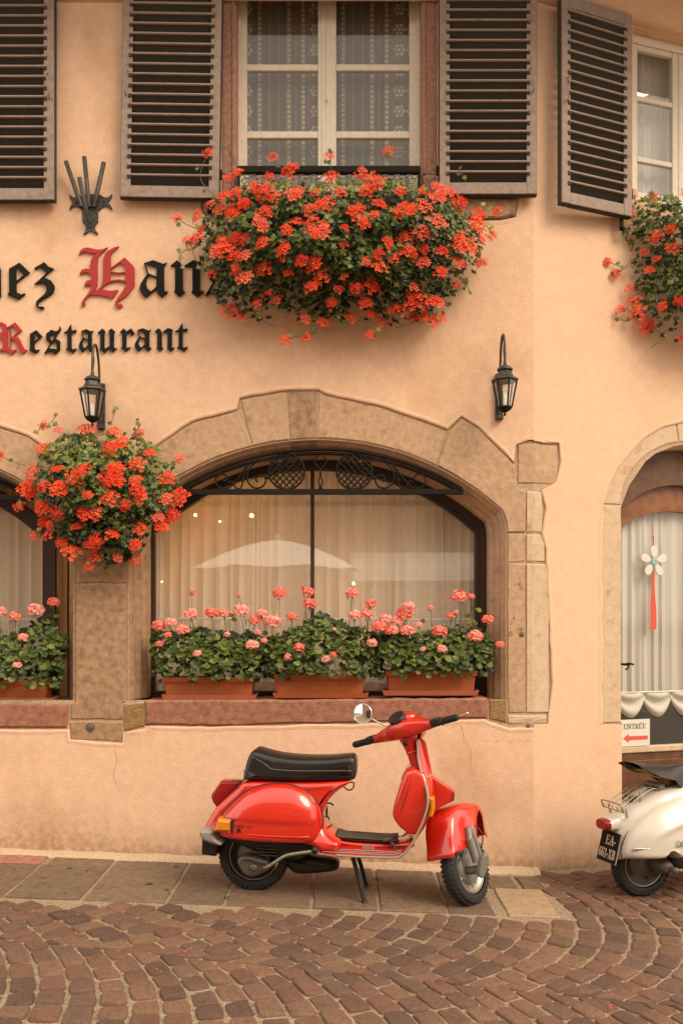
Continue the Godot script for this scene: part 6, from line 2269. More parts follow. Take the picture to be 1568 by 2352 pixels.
	lathe(m, [0.016, 0, 0.014, 0.008, 0.001, 0.010], 12, Transform3D(Basis(Vector3.RIGHT, PI / 2), V(0.548, 0.752, 0.110)))
	box(m, V(0.548, 0.775, 0.114), V(0.022, 0.022, 0.008), 0.004, Basis(V(0, 0, 1), 0.4))
	obj("strap_stud", m, M.black, o)
	m = MB.new()
	box(m, V(-0.074, 0.705, 0.0), V(0.022, 0.030, 0.03), 0.004)
	box(m, V(-0.060, 0.745, 0.0), V(0.012, 0.034, 0.02), 0.004)
	obj("seat_lock", m, M.chrome, o)
	m = MB.new()
	tube(m, smooth_path([V(0.535, 0.682, 0.02), V(0.545, 0.672, 0.02), V(0.572, 0.673, 0.02), V(0.570, 0.640, 0.02), V(0.545, 0.628, 0.02), V(0.522, 0.640, 0.02), V(0.512, 0.652, 0.02)], 4), 0.0045, 6)
	obj("bag_hook", m, M.black, o)
	# engine, exhaust
	m = MB.new()
	pillow(m, smooth_poly(pts([-0.17, 0.34, 0.34, 0.335, 0.36, 0.27, 0.28, 0.215, 0.16, 0.22, 0.06, 0.24, -0.10, 0.29]), 2), 0.11, 0.04, 3)
	obj("engine", m, M.black, o)
	for k in 5:
		m = MB.new()
		box(m, V(0.085 + k * 0.004, 0.316 - k * 0.019, 0.113), V(0.15 - k * 0.012, 0.006, 0.02), 0.002)
		obj("cooling_fin", m, M.dirty_metal, o)
	m = MB.new()
	pillow(m, smooth_poly(pts([-0.085, 0.185, -0.06, 0.222, -0.02, 0.232, 0.06, 0.218, 0.105, 0.190, 0.115, 0.160, 0.075, 0.130, 0.02, 0.105, -0.04, 0.115]), 2), 0.035, 0.02, 3)
	m.xf(Transform3D(Basis(), V(0, 0, 0.075)))
	lathe(m, [0.022, 0.0, 0.022, 0.02, 0.012, 0.026, 0.001, 0.026], 12, Transform3D(Basis(Vector3.RIGHT, PI / 2), V(0.02, 0.165, 0.108)))
	for q in [[-0.06, 0.185], [-0.02, 0.215], [0.07, 0.195], [0.05, 0.14], [-0.01, 0.125]]: box(m, V(q[0], q[1], 0.108), V(0.014, 0.014, 0.014), 0.003)
	tube(m, smooth_path([V(-0.05, 0.212, 0.118), V(0.0, 0.216, 0.120), V(0.05, 0.204, 0.120), V(0.10, 0.200, 0.120)], 3), 0.011, 8)
	obj("gear_case", m, M.dirty_metal, o)
	m = MB.new()
	pillow(m, smooth_poly(pts([0.175, 0.20, 0.20, 0.145, 0.235, 0.116, 0.29, 0.108, 0.44, 0.130, 0.495, 0.148, 0.508, 0.178, 0.485, 0.205, 0.40, 0.215, 0.25, 0.225]), 2), 0.07, 0.05, 4)
	m.xf(Transform3D(Basis(), V(0, 0, -0.04)))
	obj("exhaust", m, M.dirty_metal if false else M.black, o)
	m = MB.new()
	tube(m, smooth_path([V(0.085, 0.178, 0.145), V(0.113, 0.190, 0.16), V(0.145, 0.216, 0.18), V(0.195, 0.256, 0.195), V(0.235, 0.275, 0.20), V(0.30, 0.289, 0.20), V(0.365, 0.301, 0.20)], 4), 0.0105, 8)
	lathe(m, [0.017, -0.014, 0.017, 0.014], 12, Transform3D(Basis(Vector3.RIGHT, PI / 2), V(0.100, 0.184, 0.150)))
	obj("kick_starter", m, M.steel, o)
	m = MB.new()
	lathe(m, [0.001, -0.026, 0.014, -0.022, 0.021, -0.006, 0.020, 0.008, 0.012, 0.022, 0.001, 0.026], 14, Transform3D(Basis(Vector3.RIGHT, PI / 2 - 0.5), V(0.380, 0.311, 0.215)))
	obj("kick_pedal", m, M.black, o)
	# floor and leg shield in one sweep
	var near := [[0.40, 0.292, 0.185], [0.502, 0.288, 0.200], [0.60, 0.290, 0.210], [0.679, 0.293, 0.215], [0.76, 0.297, 0.220], [0.844, 0.304, 0.225], [0.878, 0.324, 0.228], [0.905, 0.350, 0.230], [0.938, 0.413, 0.232], [0.966, 0.475, 0.232], [0.983, 0.520, 0.230], [1.000, 0.581, 0.226], [1.006, 0.635, 0.215], [0.995, 0.695, 0.178], [0.966, 0.765, 0.125], [0.943, 0.840, 0.085], [0.937, 0.905, 0.066], [0.932, 0.945, 0.052]]
	var centre := [[0.40, 0.315], [0.502, 0.312], [0.60, 0.312], [0.679, 0.313], [0.76, 0.316], [0.860, 0.324], [0.905, 0.340], [0.945, 0.365], [0.985, 0.425], [1.012, 0.480], [1.030, 0.525], [1.046, 0.590], [1.050, 0.640], [1.040, 0.705], [1.017, 0.775], [0.990, 0.850], [0.972, 0.912], [0.958, 0.955]]
	var sweep := []
	var np := []
	var cp := []
	for i in near.size():
		np.append(V(near[i][0], near[i][1], near[i][2]))
		cp.append(V(centre[i][0], centre[i][1], 0.0))
	np = smooth_path(np, 3)
	cp = smooth_path(cp, 3)
	for i in np.size():
		var row := []
		for j in 17:
			var s := j / 8.0 - 1.0
			var k := pow(absf(s), 2.6)
			row.append(V(lerpf(cp[i].x, np[i].x, k), lerpf(cp[i].y, np[i].y, k), np[i].z * s))
		sweep.append(row)
	m = MB.new()
	m.grp = 1
	m.grid(sweep)
	obj("leg_shield", m, M.red, o, false)
	for s in [1.0, -1.0]:
		m = MB.new()
		var e := []
		for i in range(3, np.size()): e.append(V(np[i].x, np[i].y, np[i].z * s))
		tube(m, e, 0.0068, 8)
		obj("edge_trim", m, M.trim, o)
		for k in 3:
			m = MB.new()
			tube(m, smooth_path([V(0.42, 0.300, (0.130 + 0.028 * k) * s), V(0.60, 0.3105 - 0.002 * k, (0.145 + 0.028 * k) * s), V(0.80, 0.3155 - 0.002 * k, (0.150 + 0.028 * k) * s), V(0.87, 0.330 - 0.002 * k, (0.152 + 0.028 * k) * s)], 4), 0.0030, 6)
			obj("floor_strip", m, M.steel, o)
	m = MB.new()
	pillow(m, smooth_poly(pts([0.44, 0.30, 0.90, 0.30, 0.93, 0.37, 0.88, 0.356, 0.80, 0.345, 0.60, 0.342, 0.50, 0.352, 0.45, 0.37]), 2), 0.085, 0.03, 3)
	obj("tunnel", m, M.red, o)
	m = MB.new()
	pillow(m, pts([0.482, 0.374, 0.50, 0.360, 0.545, 0.350, 0.60, 0.346, 0.80, 0.350, 0.845, 0.356, 0.848, 0.374, 0.80, 0.3665, 0.60, 0.3615, 0.545, 0.365, 0.50, 0.376]), 0.088, 0.007, 2)
	obj("floor_mat", m, M.mat_grey, o)
	m = MB.new()
	box(m, V(0.785, 0.372, 0.105), V(0.05, 0.018, 0.035), 0.006, Basis(V(0, 0, 1), 0.3))
	tube(m, smooth_path([V(0.80, 0.360, 0.10), V(0.825, 0.345, 0.11), V(0.835, 0.312, 0.12)], 3), 0.008, 6)
	obj("brake_pedal", m, M.mat_grey, o)
	m = MB.new()
	slab(m, smooth_poly(pts([0.642, -0.008, 0.642, 0.008, 0.65, 0.012, 0.705, 0.012, 0.713, 0.008, 0.713, -0.008, 0.705, -0.012, 0.65, -0.012]), 1), 0.0, 0.003, 0.001, true)
	for k in 3: box(m, V(0.678, 0.006 - 0.006 * k, 0.0032), V(0.045 - 0.006 * k, 0.002, 0.0006))
	m.xf(Transform3D(Basis(), V(0, 0.318, 0.105)) * Transform3D(Basis(V(1, 0, 0), -1.1), Vector3.ZERO))
	obj("maker_plate", m, M.steel, o)
	# glove box
	m = MB.new()
	pillow(m, pts([0.868, 0.762, 0.878, 0.778, 0.925, 0.794, 0.985, 0.77, 1.02, 0.66, 1.02, 0.56, 0.99, 0.47, 0.945, 0.422, 0.905, 0.420, 0.855, 0.452, 0.820, 0.490, 0.808, 0.520, 0.812, 0.560, 0.838, 0.665]), 0.170, 0.020, 3, func(x, y): return lerpf(0.80, 1.05, clampf((x - 0.82) / 0.15, 0.0, 1.0)) * lerpf(1.0, 0.72, clampf((y - 0.72) / 0.08, 0.0, 1.0)))
	obj("glove_box", m, M.red, o)
	m = MB.new()
	tube(m, smooth_path([V(0.880, 0.779, 0.098), V(0.910, 0.742, 0.132), V(0.895, 0.68, 0.136), V(0.862, 0.565, 0.142), V(0.850, 0.535, 0.135), V(0.836, 0.530, 0.118), V(0.815, 0.552, 0.09)], 4), 0.0022, 5)
	obj("lid_gap", m, M.black, o)
	m = MB.new()
	box(m, V(0.860, 0.735, 0.05), V(0.006, 0.05, 0.012), 0.002, Basis(V(0, 0, 1), -0.30))
	obj("lid_lock", m, M.black, o)
	# steering: everything that turns with the bars
	var axis := V(-0.375, 0.927, 0).normalized()
	var turn := Basis(axis, deg_to_rad(59.0))
	var hc := V(0.855, 0.985, 0.0)
	var T := Transform3D(turn * Basis(V(0, 0, 1), 0.38), hc)       # x forward along the bars' own level, y up the column
	m = MB.new()
	tube(m, smooth_path([V(0.958, 0.74, 0), V(0.925, 0.83, 0), V(0.905, 0.885, 0), V(0.888, 0.93, 0), V(0.872, 0.97, 0)], 3), [0.040, 0.040, 0.039, 0.038, 0.038, 0.039, 0.040, 0.043, 0.046, 0.050, 0.054, 0.058, 0.062], 20)
	obj("steering_column", m, M.red, o)
	m = MB.new()
	lathe(m, [0.040, -0.006, 0.043, -0.003, 0.043, 0.003, 0.040, 0.006], 20, Transform3D(turn * Basis(V(0, 0, 1), 0.38), V(0.910, 0.873, 0)))
	obj("column_ring", m, M.red, o)
	m = MB.new()
	lathe(m, [0.013, 0.0, 0.013, 0.010, 0.010, 0.012, 0.001, 0.012], 12, T * Transform3D(Basis(V(0, 0, 1), PI / 2 + 0.2), V(-0.046, -0.062, 0.012)))
	obj("ignition_lock", m, M.black, o)
	m = MB.new()
	var st := []
	for q in [[-0.215, -0.004, 0.002, 0.026, 0.023], [-0.17, 0.0, 0.005, 0.034, 0.030], [-0.125, 0.006, 0.010, 0.050, 0.040], [-0.09, 0.012, 0.014, 0.074, 0.048], [-0.05, 0.016, 0.018, 0.092, 0.053], [0.0, 0.018, 0.020, 0.098, 0.056], [0.05, 0.016, 0.018, 0.092, 0.053], [0.09, 0.012, 0.014, 0.074, 0.048], [0.125, 0.006, 0.010, 0.050, 0.040], [0.17, 0.0, 0.005, 0.034, 0.030], [0.215, -0.004, 0.002, 0.026, 0.023]]:
		var ring := []
		for k in 20:
			var a := TAU * k / 20
			var cx := signf(cos(a)) * pow(absf(cos(a)), 0.48)
			var sx := signf(sin(a)) * pow(absf(sin(a)), 0.48)
			ring.append(T * V(q[1] + cx * q[3], q[2] + sx * q[4] + (0.012 * maxf(0.0, cx) if q[3] > 0.06 else 0.0), q[0]))
		st.append(ring)
	m.grp = 1
	m.grid(st, false, true)
	m.grp = -1
	m.fan(st[0]); m.fan(st[10], true)
	obj("headset", m, M.red, o)
	m = MB.new()
	var dome := []
	for i in 7:
		var a := PI / 2 * i / 6.0
		var ring := []
		for k in 24:
			var b := TAU * k / 24
			ring.append(T * V(0.052 + 0.062 * cos(a) * cos(b), 0.066 + 0.040 * sin(a), 0.080 * cos(a) * sin(b)))
		dome.append(ring)
	m.grp = 1
	m.grid(dome, false, true)
	obj("headset_cap", m, M.red, o)
	m = MB.new()
	lathe(m, [0.050, -0.024, 0.053, 0.004, 0.049, 0.008, 0.045, 0.005, 0.001, 0.005], 28, T * Transform3D(Basis(V(0, 0, 1), 0.45), V(-0.030, 0.096, 0)))
	obj("speedometer", m, M.black, o)
	m = MB.new()
	lathe(m, [0.072, -0.01, 0.076, 0.03, 0.070, 0.05, 0.055, 0.058, 0.001, 0.062], 24, T * Transform3D(Basis(V(0, 0, 1), -PI / 2), V(0.085, -0.01, 0)))
	obj("headlamp", m, M.red, o)
	for s in [1.0, -1.0]:
		m = MB.new()
		box(m, T * V(-0.006, 0.006, 0.232 * s), V(0.050, 0.046, 0.064), 0.006, T.basis)
		box(m, T * V(-0.034, 0.010, 0.232 * s), V(0.012, 0.016, 0.022), 0.003, T.basis)
		obj("switch_block", m, M.black, o)
		m = MB.new()
		lathe(m, [0.019, 0.262, 0.023, 0.266, 0.023, 0.276, 0.017, 0.280, 0.0185, 0.32, 0.0185, 0.36, 0.018, 0.374, 0.014, 0.380, 0.001, 0.381], 16, T * Transform3D(Basis(V(1, 0, 0), PI / 2 * s), V(-0.004, 0.002, 0)))
		for k in 12:
			var a := TAU * k / 12
			box(m, T * V(-0.004 + 0.0185 * cos(a), 0.002 + 0.0185 * sin(a), 0.325 * s), V(0.003, 0.003, 0.085), 0.0, T.basis * Basis(V(0, 0, 1), a))
		obj("grip", m, M.rubber, o)
		m = MB.new()
		tube(m, smooth_path([T * V(0.045, -0.008, 0.20 * s), T * V(0.075, -0.012, 0.26 * s), T * V(0.070, -0.006, 0.33 * s), T * V(0.066, 0.0, 0.395 * s)], 4), [0.007, 0.007, 0.0065, 0.006, 0.006, 0.006, 0.0055, 0.0055, 0.005, 0.005, 0.005, 0.005, 0.005], 6)
		lathe(m, [0.001, -0.009, 0.008, -0.005, 0.009, 0, 0.008, 0.005, 0.001, 0.009], 10, Transform3D(Basis(), T * V(0.066, 0.0, 0.402 * s)))
		obj("lever", m, M.chrome, o)
	# mirror
	var mc := V(0.600, 1.063, -0.15)
	var mn := V(-0.34, 0.04, 0.94).normalized()
	var mx := Vector3.UP.cross(mn).normalized()
	var MT := Transform3D(Basis(mx, mn.cross(mx), mn) * Basis(Vector3.RIGHT, PI / 2), mc)
	m = MB.new()
	lathe(m, [0.001, -0.022, 0.034, -0.018, 0.058, -0.006, 0.0625, 0.002, 0.0625, 0.007, 0.058, 0.008, 0.058, 0.004], 28, MT)
	obj("mirror_shell", m, M.chrome, o)
	m = MB.new()
	lathe(m, [0.058, 0.0045, 0.035, 0.0055, 0.001, 0.006], 28, MT)
	obj("mirror_glass", m, M.mirror, o)
	m = MB.new()
	tube(m, smooth_path([mc - mn * 0.02, V(0.640, 1.040, -0.16), V(0.70, 1.015, -0.14), V(0.79, 0.982, -0.11)], 3), 0.0058, 8)
	lathe(m, [0.009, -0.008, 0.010, 0.008], 10, Transform3D(Basis(), V(0.641, 1.040, -0.16)))
	obj("mirror_stem", m, M.chrome, o)
	# horn cover, badge, front indicator
	m = MB.new()
	pillow(m, pts([0.955, 0.955, 0.985, 0.93, 1.034, 0.735, 1.150, 0.668, 1.158, 0.655, 1.158, 0.605, 1.085, 0.565, 1.025, 0.50, 0.985, 0.42, 1.02, 0.60, 1.02, 0.70, 0.97, 0.88]), 0.055, 0.006, 2, func(x, y): return lerpf(1.0, 0.62, clampf((y - 0.72) / 0.2, 0.0, 1.0)))
	obj("horn_cover", m, M.red, o)
	for k in 6:
		m = MB.new()
		box(m, V(1.153, 0.613 + 0.008 * k, 0.0), V(0.014, 0.0035, 0.114), 0.001)
		obj("grille_slot", m, M.black, o)
	text(o, "badge", "Vespa", "Droid Serif", V(1.008, 0.752, 0.115), 0.045, 0.026, M.chrome, Basis(V(0, 1, 0), 0.9) * Basis(V(0, 0, 1), 0.35), true)
	for s in [1.0, -1.0]:
		m = MB.new()
		slab(m, pts([1.012, 0.650, 1.042, 0.648, 1.046, 0.60, 1.040, 0.555, 1.030, 0.538, 1.006, 0.538, 1.016, 0.590]), 0.15, 0.222, 0.010)
		m.xf(Transform3D(Basis().scaled(V(1, 1, s)), Vector3.ZERO))
		obj("front_indicator", m, M.amber, o)
	# wheels, mudguard, fork
	wheel(o, "rear_wheel", Transform3D(Basis(), V(0, 0.211, 0)), 0.211, 0.090, M.steel, false)
	var ax := V(1.244, 0.205, -0.01)
	var FT := Transform3D(turn, ax)
	wheel(o, "front_wheel", FT, 0.211, 0.090, M.steel, true)
	m = MB.new()
	var fr := []
	for i in 25:
		var ph := deg_to_rad(lerpf(168.0, 36.0, i / 24.0))
		var t := i / 24.0
		var R := lerpf(0.262, 0.376, smoothstep(0.0, 0.42, t))
		R = lerpf(R, 0.330, smoothstep(0.72, 1.0, t))
		var hw := 0.100 * lerpf(0.90, 1.0, smoothstep(0.0, 0.3, t)) * lerpf(1.0, 0.30, pow(smoothstep(0.62, 1.0, t), 1.3))
		# lower edge of the skirt: a slanting line behind, a cut-out for the fork in front
		var low := R - 0.02
		var dx := cos(ph)
		var dy := sin(ph)
		var L0 := V(-0.262, 0.070, 0)
		var L1 := V(0.125, 0.150, 0)
		var den := dx * (L1.y - L0.y) - dy * (L1.x - L0.x)
		if absf(den) > 0.001:
			var rr := (L0.x * (L1.y - L0.y) - L0.y * (L1.x - L0.x)) / den
			if rr > 0.0: low = minf(low, rr)
		low = lerpf(low, R - 0.035, smoothstep(0.60, 0.70, t))
		var row := []
		for q in [[-1.0, 0.0], [-1.02, 0.45], [-1.0, 0.78], [-0.90, 0.92], [-0.70, 0.975], [-0.38, 0.995], [0.0, 1.0], [0.38, 0.995], [0.70, 0.975], [0.90, 0.92], [1.0, 0.78], [1.02, 0.45], [1.0, 0.0]]:
			var r2 := lerpf(low, R, q[1])
			row.append(FT * V(dx * r2, dy * r2, q[0] * hw))
		fr.append(row)
	m.grp = 1
	m.grid(fr)
	m.fan(fr[0])
	obj("mudguard", m, M.red, o, false)
	m = MB.new()
	tube(m, [V(1.245, 0.455, 0.050), V(1.262, 0.375, 0.085)], 0.020, 12)
	tube(m, [V(1.254, 0.40, 0.082), V(1.300, 0.275, 0.095)], [0.026, 0.024], 14)
	obj("shock_absorber", m, M.alu, o)
	m = MB.new()
	tube(m, smooth_path([V(1.262, 0.46, 0.04), V(1.275, 0.43, 0.05), V(1.308, 0.345, 0.06), V(1.322, 0.29, 0.07)], 3), 0.013, 10)
	obj("fork_tube", m, M.alu, o)
	m = MB.new()
	slab(m, smooth_poly(pts([-0.020, -0.062, -0.028, -0.02, -0.022, 0.045, 0.0, 0.068, 0.020, 0.055, 0.027, 0.0, 0.018, -0.055, 0.0, -0.072]), 2), -0.02, 0.016, 0.006, true)
	m.xf(Transform3D(Basis(V(0, 1, 0), 0.5) * Basis(V(0, 0, 1), -0.16), V(1.335, 0.263, 0.115)))
	obj("link_cover", m, M.alu, o)
	m = MB.new()
	tube(m, [V(1.335, 0.24, 0.10), V(1.27, 0.215, 0.07), V(1.244, 0.205, 0.03)], 0.024, 10)
	obj("trailing_link", m, M.dirty_metal, o)
	m = MB.new()
	tube(m, smooth_path([V(1.285, 0.47, 0.03), V(1.325, 0.43, 0.04), V(1.332, 0.38, 0.05), V(1.320, 0.335, 0.06)], 4), 0.004, 6)
	obj("brake_cable", m, M.black, o)
	# centre stand
	for s in [1.0, -1.0]:
		m = MB.new()
		tube(m, [V(0.585, 0.275, 0.10 * s), V(0.630, 0.15, 0.125 * s), V(0.672, 0.01, 0.15 * s)], [0.014, 0.013, 0.012], 8)
		lathe(m, [0.001, -0.012, 0.022, -0.010, 0.020, 0.010, 0.015, 0.022], 10, Transform3D(Basis(V(0, 0, 1), 0.3), V(0.676, 0.004, 0.152 * s)))
		obj("stand_leg", m, M.black, o)
	m = MB.new()
	for q in [[0.42, 0.54, 0.46, 0.535], [0.415, 0.46, 0.44, 0.45], [0.43, 0.40, 0.455, 0.42]]: tube(m, [V(q[0], q[1], 0.01), V((q[0] + q[2]) / 2, q[1] + 0.006, 0.02), V(q[2], q[3], 0.03)], 0.005, 6)
	obj("fuel_tap", m, M.black, o)

func cream_scooter() -> void:
	var a := deg_to_rad(20.0)
	var o := thing("scooter", "cream vintage scooter with a chrome rack and black plate, half out of the right edge", "scooter", V(1.9, ground_y(1.9, 0.415), 0.415), "scooters parked by the restaurant")
	var ex := V(cos(a), -0.03, -sin(a)).normalized()
	var ez := ex.cross(Vector3.UP).normalized()
	o.basis = Basis(ex, ez.cross(ex), ez)
	var m := MB.new()
	pillow(m, smooth_poly(pts([-0.290, 0.240, -0.296, 0.33, -0.290, 0.42, -0.262, 0.485, -0.200, 0.545, -0.115, 0.598, -0.040, 0.640, 0.06, 0.668, 0.20, 0.690, 0.40, 0.700, 0.52, 0.68, 0.56, 0.58, 0.55, 0.42, 0.62, 0.32, 0.58, 0.26, 0.30, 0.27, 0.0, 0.27]), 2), 0.135, 0.085, 6, func(x, y): return lerpf(1.0, 0.66, clampf((-0.02 - x) / 0.28, 0.0, 1.0)))
	obj("body", m, M.cream, o)
	var rows := [[0.262, -0.285, 0.50], [0.30, -0.290, 0.515], [0.36, -0.276, 0.525], [0.42, -0.248, 0.52], [0.47, -0.206, 0.50], [0.515, -0.158, 0.47], [0.555, -0.100, 0.43], [0.590, -0.030, 0.37], [0.612, 0.040, 0.32], [0.628, 0.11, 0.26], [0.634, 0.16, 0.20]]
	for s in [1.0, -1.0]:
		m = MB.new()
		cowl(m, rows, 0.085, 0.155, s)
		# scallop over the rear axle: lift the lower edge
		for i in m.v.size():
			var p := m.v[i]
			var w := exp(-pow((p.x + 0.035) / 0.036, 4.0)) * smoothstep(0.335, 0.26, p.y)
			p.y += 0.058 * w
			var w2 := exp(-pow((p.x - 0.12) / 0.06, 4.0)) * smoothstep(0.32, 0.26, p.y)
			p.y += 0.03 * w2
			var ridge := exp(-pow((p.y - 0.50 - 0.10 * (p.x - 0.1) + 0.9 * pow(p.x - 0.15, 2.0)) / 0.022, 2.0)) * smoothstep(-0.22, 0.0, p.x)
			p.z += s * 0.012 * ridge
			m.v[i] = p
		obj("side_panel", m, M.cream, o, false)
		m = MB.new()
		tube(m, smooth_path(rim_of(rows, 0.086, s), 2), 0.0028, 5)
		obj("panel_seam", m, M.mat_grey, o)
		m = MB.new()
		pillow(m, smooth_poly(pts([-0.275, 0.327, -0.262, 0.338, -0.215, 0.342, -0.168, 0.338, -0.215, 0.328]), 2), 0.010, 0.007, 3)
		m.xf(Transform3D(Basis(V(0, 1, 0), -0.42 * s), V(-0.22, 0, 0.178 * s)) * Transform3D(Basis(), V(0.22, 0, 0)))
		obj("panel_arrow", m, M.chrome, o)
	text(o, "script", "Café Racer", "Droid Serif", V(0.080, 0.372, 0.2415), 0.20, 0.034, mat(lin(0.03, 0.11, 0.06), 0.5), Basis(V(0, 0, 1), 0.04))
	m = MB.new()
	tube(m, [V(-0.025, 0.348, 0.240), V(0.18, 0.354, 0.242)], 0.0014, 4)
	obj("script_underline", m, mat(lin(0.03, 0.11, 0.06), 0.5), o)
	# tail lamp on its cream housing, number plate
	m = MB.new()
	var rings := []
	for i in 9:
		var t := i / 8.0
		var ring := []
		for k in 20:
			var b := TAU * k / 20
			var cs := signf(cos(b)) * pow(absf(cos(b)), 0.7)
			var sn := signf(sin(b)) * pow(absf(sin(b)), 0.7)
			ring.append(V(-0.345 + 0.16 * t, 0.448 + 0.028 * t + sn * (0.036 + 0.012 * sin(PI * t)), cs * (0.062 - 0.006 * t)))
		rings.append(ring)
	m.grp = 1
	m.grid(rings, false, true)
	m.fan(rings[8], true)
	obj("lamp_housing", m, M.cream, o)
	m = MB.new()
	var lr := []
	for i in 5:
		var t := i / 4.0
		var ring := []
		for k in 20:
			var p: Vector3 = rings[0][k]
			var c := V(-0.345, 0.448, 0)
			ring.append(c + (p - c) * (1.0 - 0.25 * t * t) + V(-0.034 * t, 0, 0))
		lr.append(ring)
	m.grp = 1
	m.grid(lr, false, true)
	m.grp = 2
	m.fan(lr[4], true)
	obj("tail_lamp", m, M.lens, o)
	var PT := Transform3D(Basis(V(0, 1, 0), -PI / 2) * Basis(V(1, 0, 0), -0.22), V(-0.318, 0.312, 0.0))
	m = MB.new()
	box(m, Vector3.ZERO, V(0.172, 0.182, 0.004), 0.0012)
	m.xf(PT)
	var pl := obj("number_plate", m, M.letter_black, o)
	pl.set_meta("label", "black number plate with pale characters in two lines")
	var pale := mat(lin(0.55, 0.42, 0.32), 0.6)
	text(pl, "characters", "EA-", "Droid Serif", PT * V(0.012, 0.040, 0.0025), 0.092, 0.056, pale, PT.basis, true)
	text(pl, "characters", "661-XB", "Droid Serif", PT * V(0.0, -0.040, 0.0025), 0.150, 0.056, pale, PT.basis, true)
	m = MB.new()
	box(m, V(0, 0, -0.008), V(0.176, 0.188, 0.008), 0.002)
	box(m, V(0.0, 0.08, -0.03), V(0.05, 0.03, 0.05), 0.003)
	m.xf(PT)
	obj("plate_bracket", m, M.trim, o)
	# chrome rack
	for k in 5:
		var z := -0.085 + 0.0425 * k
		m = MB.new()
		tube(m, smooth_path([V(-0.296, 0.556, z), V(-0.290, 0.535, z), V(-0.262, 0.556, z), V(-0.19, 0.606, z), V(-0.11, 0.652, z), V(-0.06, 0.668, z), V(-0.035, 0.656, z)], 4), 0.0030, 6)
		obj("rack_bar", m, M.steel, o)
	m = MB.new()
	tube(m, smooth_path([V(-0.290, 0.537, -0.10), V(-0.304, 0.566, -0.098), V(-0.306, 0.578, -0.08), V(-0.306, 0.578, 0.08), V(-0.304, 0.566, 0.098), V(-0.290, 0.537, 0.10)], 3), 0.0048, 6)
	tube(m, [V(-0.288, 0.533, -0.10), V(-0.288, 0.533, 0.10)], 0.0034, 6)
	obj("rack_rail", m, M.steel, o)
	for q in [[-0.25, 0.50, 0.08], [-0.25, 0.50, -0.08], [-0.13, 0.585, 0.05], [-0.13, 0.585, -0.05]]:
		m = MB.new()
		tube(m, [V(q[0], q[1], q[2]), V(q[0] - 0.012, q[1] + 0.056, q[2])], [0.008, 0.004], 8)
		obj("rack_foot", m, M.trim, o)
	for k in 3:
		m = MB.new()
		box(m, V(-0.145 + 0.0, 0.590, -0.03 + 0.025 * k), V(0.07, 0.006, 0.007), 0.0, Basis(V(0, 0, 1), 0.56))
		obj("vent_slot", m, M.black, o)
	m = MB.new()
	box(m, V(0.005, 0.672, 0.0), V(0.05, 0.034, 0.15), 0.006, Basis(V(0, 0, 1), 0.30))
	obj("air_grille", m, M.alu, o)
	for k in 3:
		for s in [-0.038, 0.038]:
			m = MB.new()
			box(m, V(-0.020, 0.656 + 0.009 * k, s), V(0.006, 0.005, 0.058), 0.001, Basis(V(0, 0, 1), 0.30))
			obj("grille_slot", m, M.black, o)
	# single saddle: flat wings behind, deep nose, on a metal under-frame
	m = MB.new()
	var sd := []
	for q in [[-0.178, 0.806, 0.118, 0.010], [-0.12, 0.800, 0.132, 0.030], [-0.04, 0.790, 0.138, 0.050], [0.06, 0.780, 0.128, 0.060], [0.13, 0.780, 0.10, 0.060], [0.20, 0.790, 0.070, 0.055], [0.30, 0.797, 0.052, 0.050], [0.36, 0.785, 0.040, 0.040]]:
		var ring := []
		for k in 13:
			var s := k / 6.0 - 1.0
			var yy: float = q[1] + 0.012 * (1.0 - s * s) - q[3] * pow(absf(s), 3.0)
			if q[0] > 0.10: yy -= 0.055 * pow(absf(s), 4.0)
			ring.append(V(q[0], yy, q[2] * s))
		sd.append(ring)
	m.grp = 1
	m.grid(sd)
	obj("saddle", m, M.seat, o, false)
	m = MB.new()
	var sb := []
	for q in [[-0.170, 0.790, 0.105], [-0.10, 0.770, 0.115], [0.0, 0.752, 0.118], [0.10, 0.735, 0.09], [0.22, 0.745, 0.05]]: sb.append([V(q[0], q[1], -q[2]), V(q[0] + 0.01, q[1] - 0.014, 0), V(q[0], q[1], q[2])])
	m.grid(sb)
	for s in [-1.0, 1.0]: tube(m, smooth_path([V(-0.14, 0.772, 0.10 * s), V(-0.06, 0.742, 0.10 * s), V(0.06, 0.735, 0.07 * s), V(0.20, 0.715, 0.03 * s)], 4), 0.006, 6)
	obj("saddle_frame", m, M.brass, o, false)
	m = MB.new()
	slab(m, pts([0.06, 0.675, 0.20, 0.690, 0.235, 0.73, 0.17, 0.745, 0.10, 0.735]), -0.05, 0.05, 0.005, true)
	obj("saddle_bracket", m, M.brass, o)
	wheel(o, "rear_wheel", Transform3D(Basis(), V(-0.075, 0.205, 0)), 0.208, 0.088, M.dirty_metal, false)
	m = MB.new()
	lathe(m, [0.060, -0.05, 0.055, 0.05, 0.040, 0.09, 0.030, 0.12, 0.001, 0.12], 20, Transform3D(Basis(Vector3.RIGHT, PI / 2), V(0.0, 0.205, 0.04)))
	lathe(m, [0.018, 0.0, 0.018, 0.05, 0.010, 0.055, 0.001, 0.055], 6, Transform3D(Basis(Vector3.RIGHT, PI / 2), V(0.02, 0.195, 0.155)))
	tube(m, [V(0.03, 0.195, 0.20), V(0.16, 0.185, 0.20)], 0.014, 8)
	obj("gear_case", m, M.dirty_metal, o)
	m = MB.new()
	pillow(m, smooth_poly(pts([0.06, 0.28, 0.30, 0.30, 0.36, 0.20, 0.20, 0.13, 0.08, 0.18]), 2), 0.12, 0.03, 3)
	obj("engine", m, M.black, o)
	# the rest, past the edge of the picture: floor, leg shield, bars, front wheel
	m = MB.new()
	var sw := []
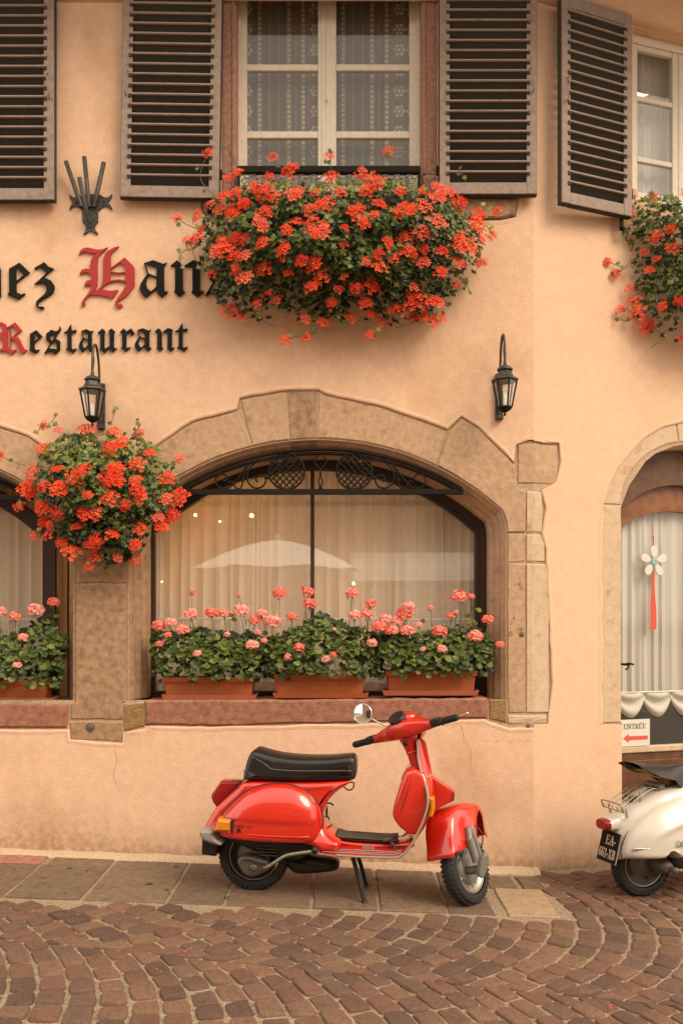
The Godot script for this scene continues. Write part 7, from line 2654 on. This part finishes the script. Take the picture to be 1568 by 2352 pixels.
	for q in [[0.52, 0.28, 0.20], [0.70, 0.28, 0.22], [0.92, 0.29, 0.22], [1.02, 0.38, 0.22], [1.08, 0.60, 0.20], [1.06, 0.80, 0.13], [1.00, 0.95, 0.06]]:
		sw.append([V(q[0], q[1], -q[2]), V(q[0] + 0.03, q[1] + 0.005, -q[2] * 0.5), V(q[0] + 0.04, q[1] + 0.01, 0), V(q[0] + 0.03, q[1] + 0.005, q[2] * 0.5), V(q[0], q[1], q[2])])
	m.grp = 1
	m.grid(sw)
	obj("leg_shield", m, M.cream, o, false)
	m = MB.new()
	tube(m, [V(1.24, 0.30, 0), V(1.06, 0.80, 0), V(1.0, 0.98, 0)], [0.03, 0.035, 0.06], 12)
	tube(m, smooth_path([V(0.90, 0.98, -0.33), V(0.97, 1.0, -0.1), V(1.02, 1.0, 0), V(0.97, 1.0, 0.1), V(0.90, 0.98, 0.33)], 4), 0.018, 10)
	obj("handlebar", m, M.cream, o)
	m = MB.new()
	var mg := []
	for i in 9:
		var ph := PI * (0.95 - 0.8 * i / 8.0)
		mg.append([V(1.27 + 0.22 * cos(ph), 0.205 + 0.24 * sin(ph), -0.07), V(1.27 + 0.26 * cos(ph), 0.205 + 0.29 * sin(ph), 0), V(1.27 + 0.22 * cos(ph), 0.205 + 0.24 * sin(ph), 0.07)])
	m.grp = 1
	m.grid(mg)
	obj("mudguard", m, M.cream, o, false)
	wheel(o, "front_wheel", Transform3D(Basis(), V(1.27, 0.205, 0)), 0.208, 0.088, M.dirty_metal, true)

func litter() -> void:
	# fallen petals on the paving
	rng.seed = 55
	for q in [[432, 2205, 0], [1068, 2065, 1], [1450, 2100, 2], [792, 2000, 3], [1400, 2300, 4], [148, 1980, 5], [245, 1982, 6], [1040, 2205, 7], [370, 2255, 8], [880, 2085, 9]]:
		var y := -0.02
		var dep: float = 2050.0 * (EYE_Y - y) / (q[1] - 1430.0)
		var x: float = (q[0] - 784.0) / 2050.0 * dep
		var m := MB.new()
		var z: float = EYE_Z - dep
		for k in 3:
			var a := rng.randf() * 6.0
			var c := V(x + rng.randfn() * 0.01, ground_y(x, z) + 0.022, z + rng.randfn() * 0.01)
			m.tri(c, c + V(cos(a), 0.2, sin(a)) * 0.014, c + V(cos(a + 0.7), 0.1, sin(a + 0.7)) * 0.014)
		tag(obj("fallen_petals", m, M.petal[0], self, false), ["red petals on the setts towards the lower left", "red petals by the front tyre", "red petals on the setts at the right, before the cream scooter", "red petal between the scooter and the wall", "red petals on the setts at the lower right", "red petals in the gutter under the left sill", "red petals at the wall foot right of the orange brick", "red petals on the setts below the front wheel", "red petals on the dark setts at the far lower left", "red petals beside the foot of the stand"][q[2]], "petals", "fallen red petals")
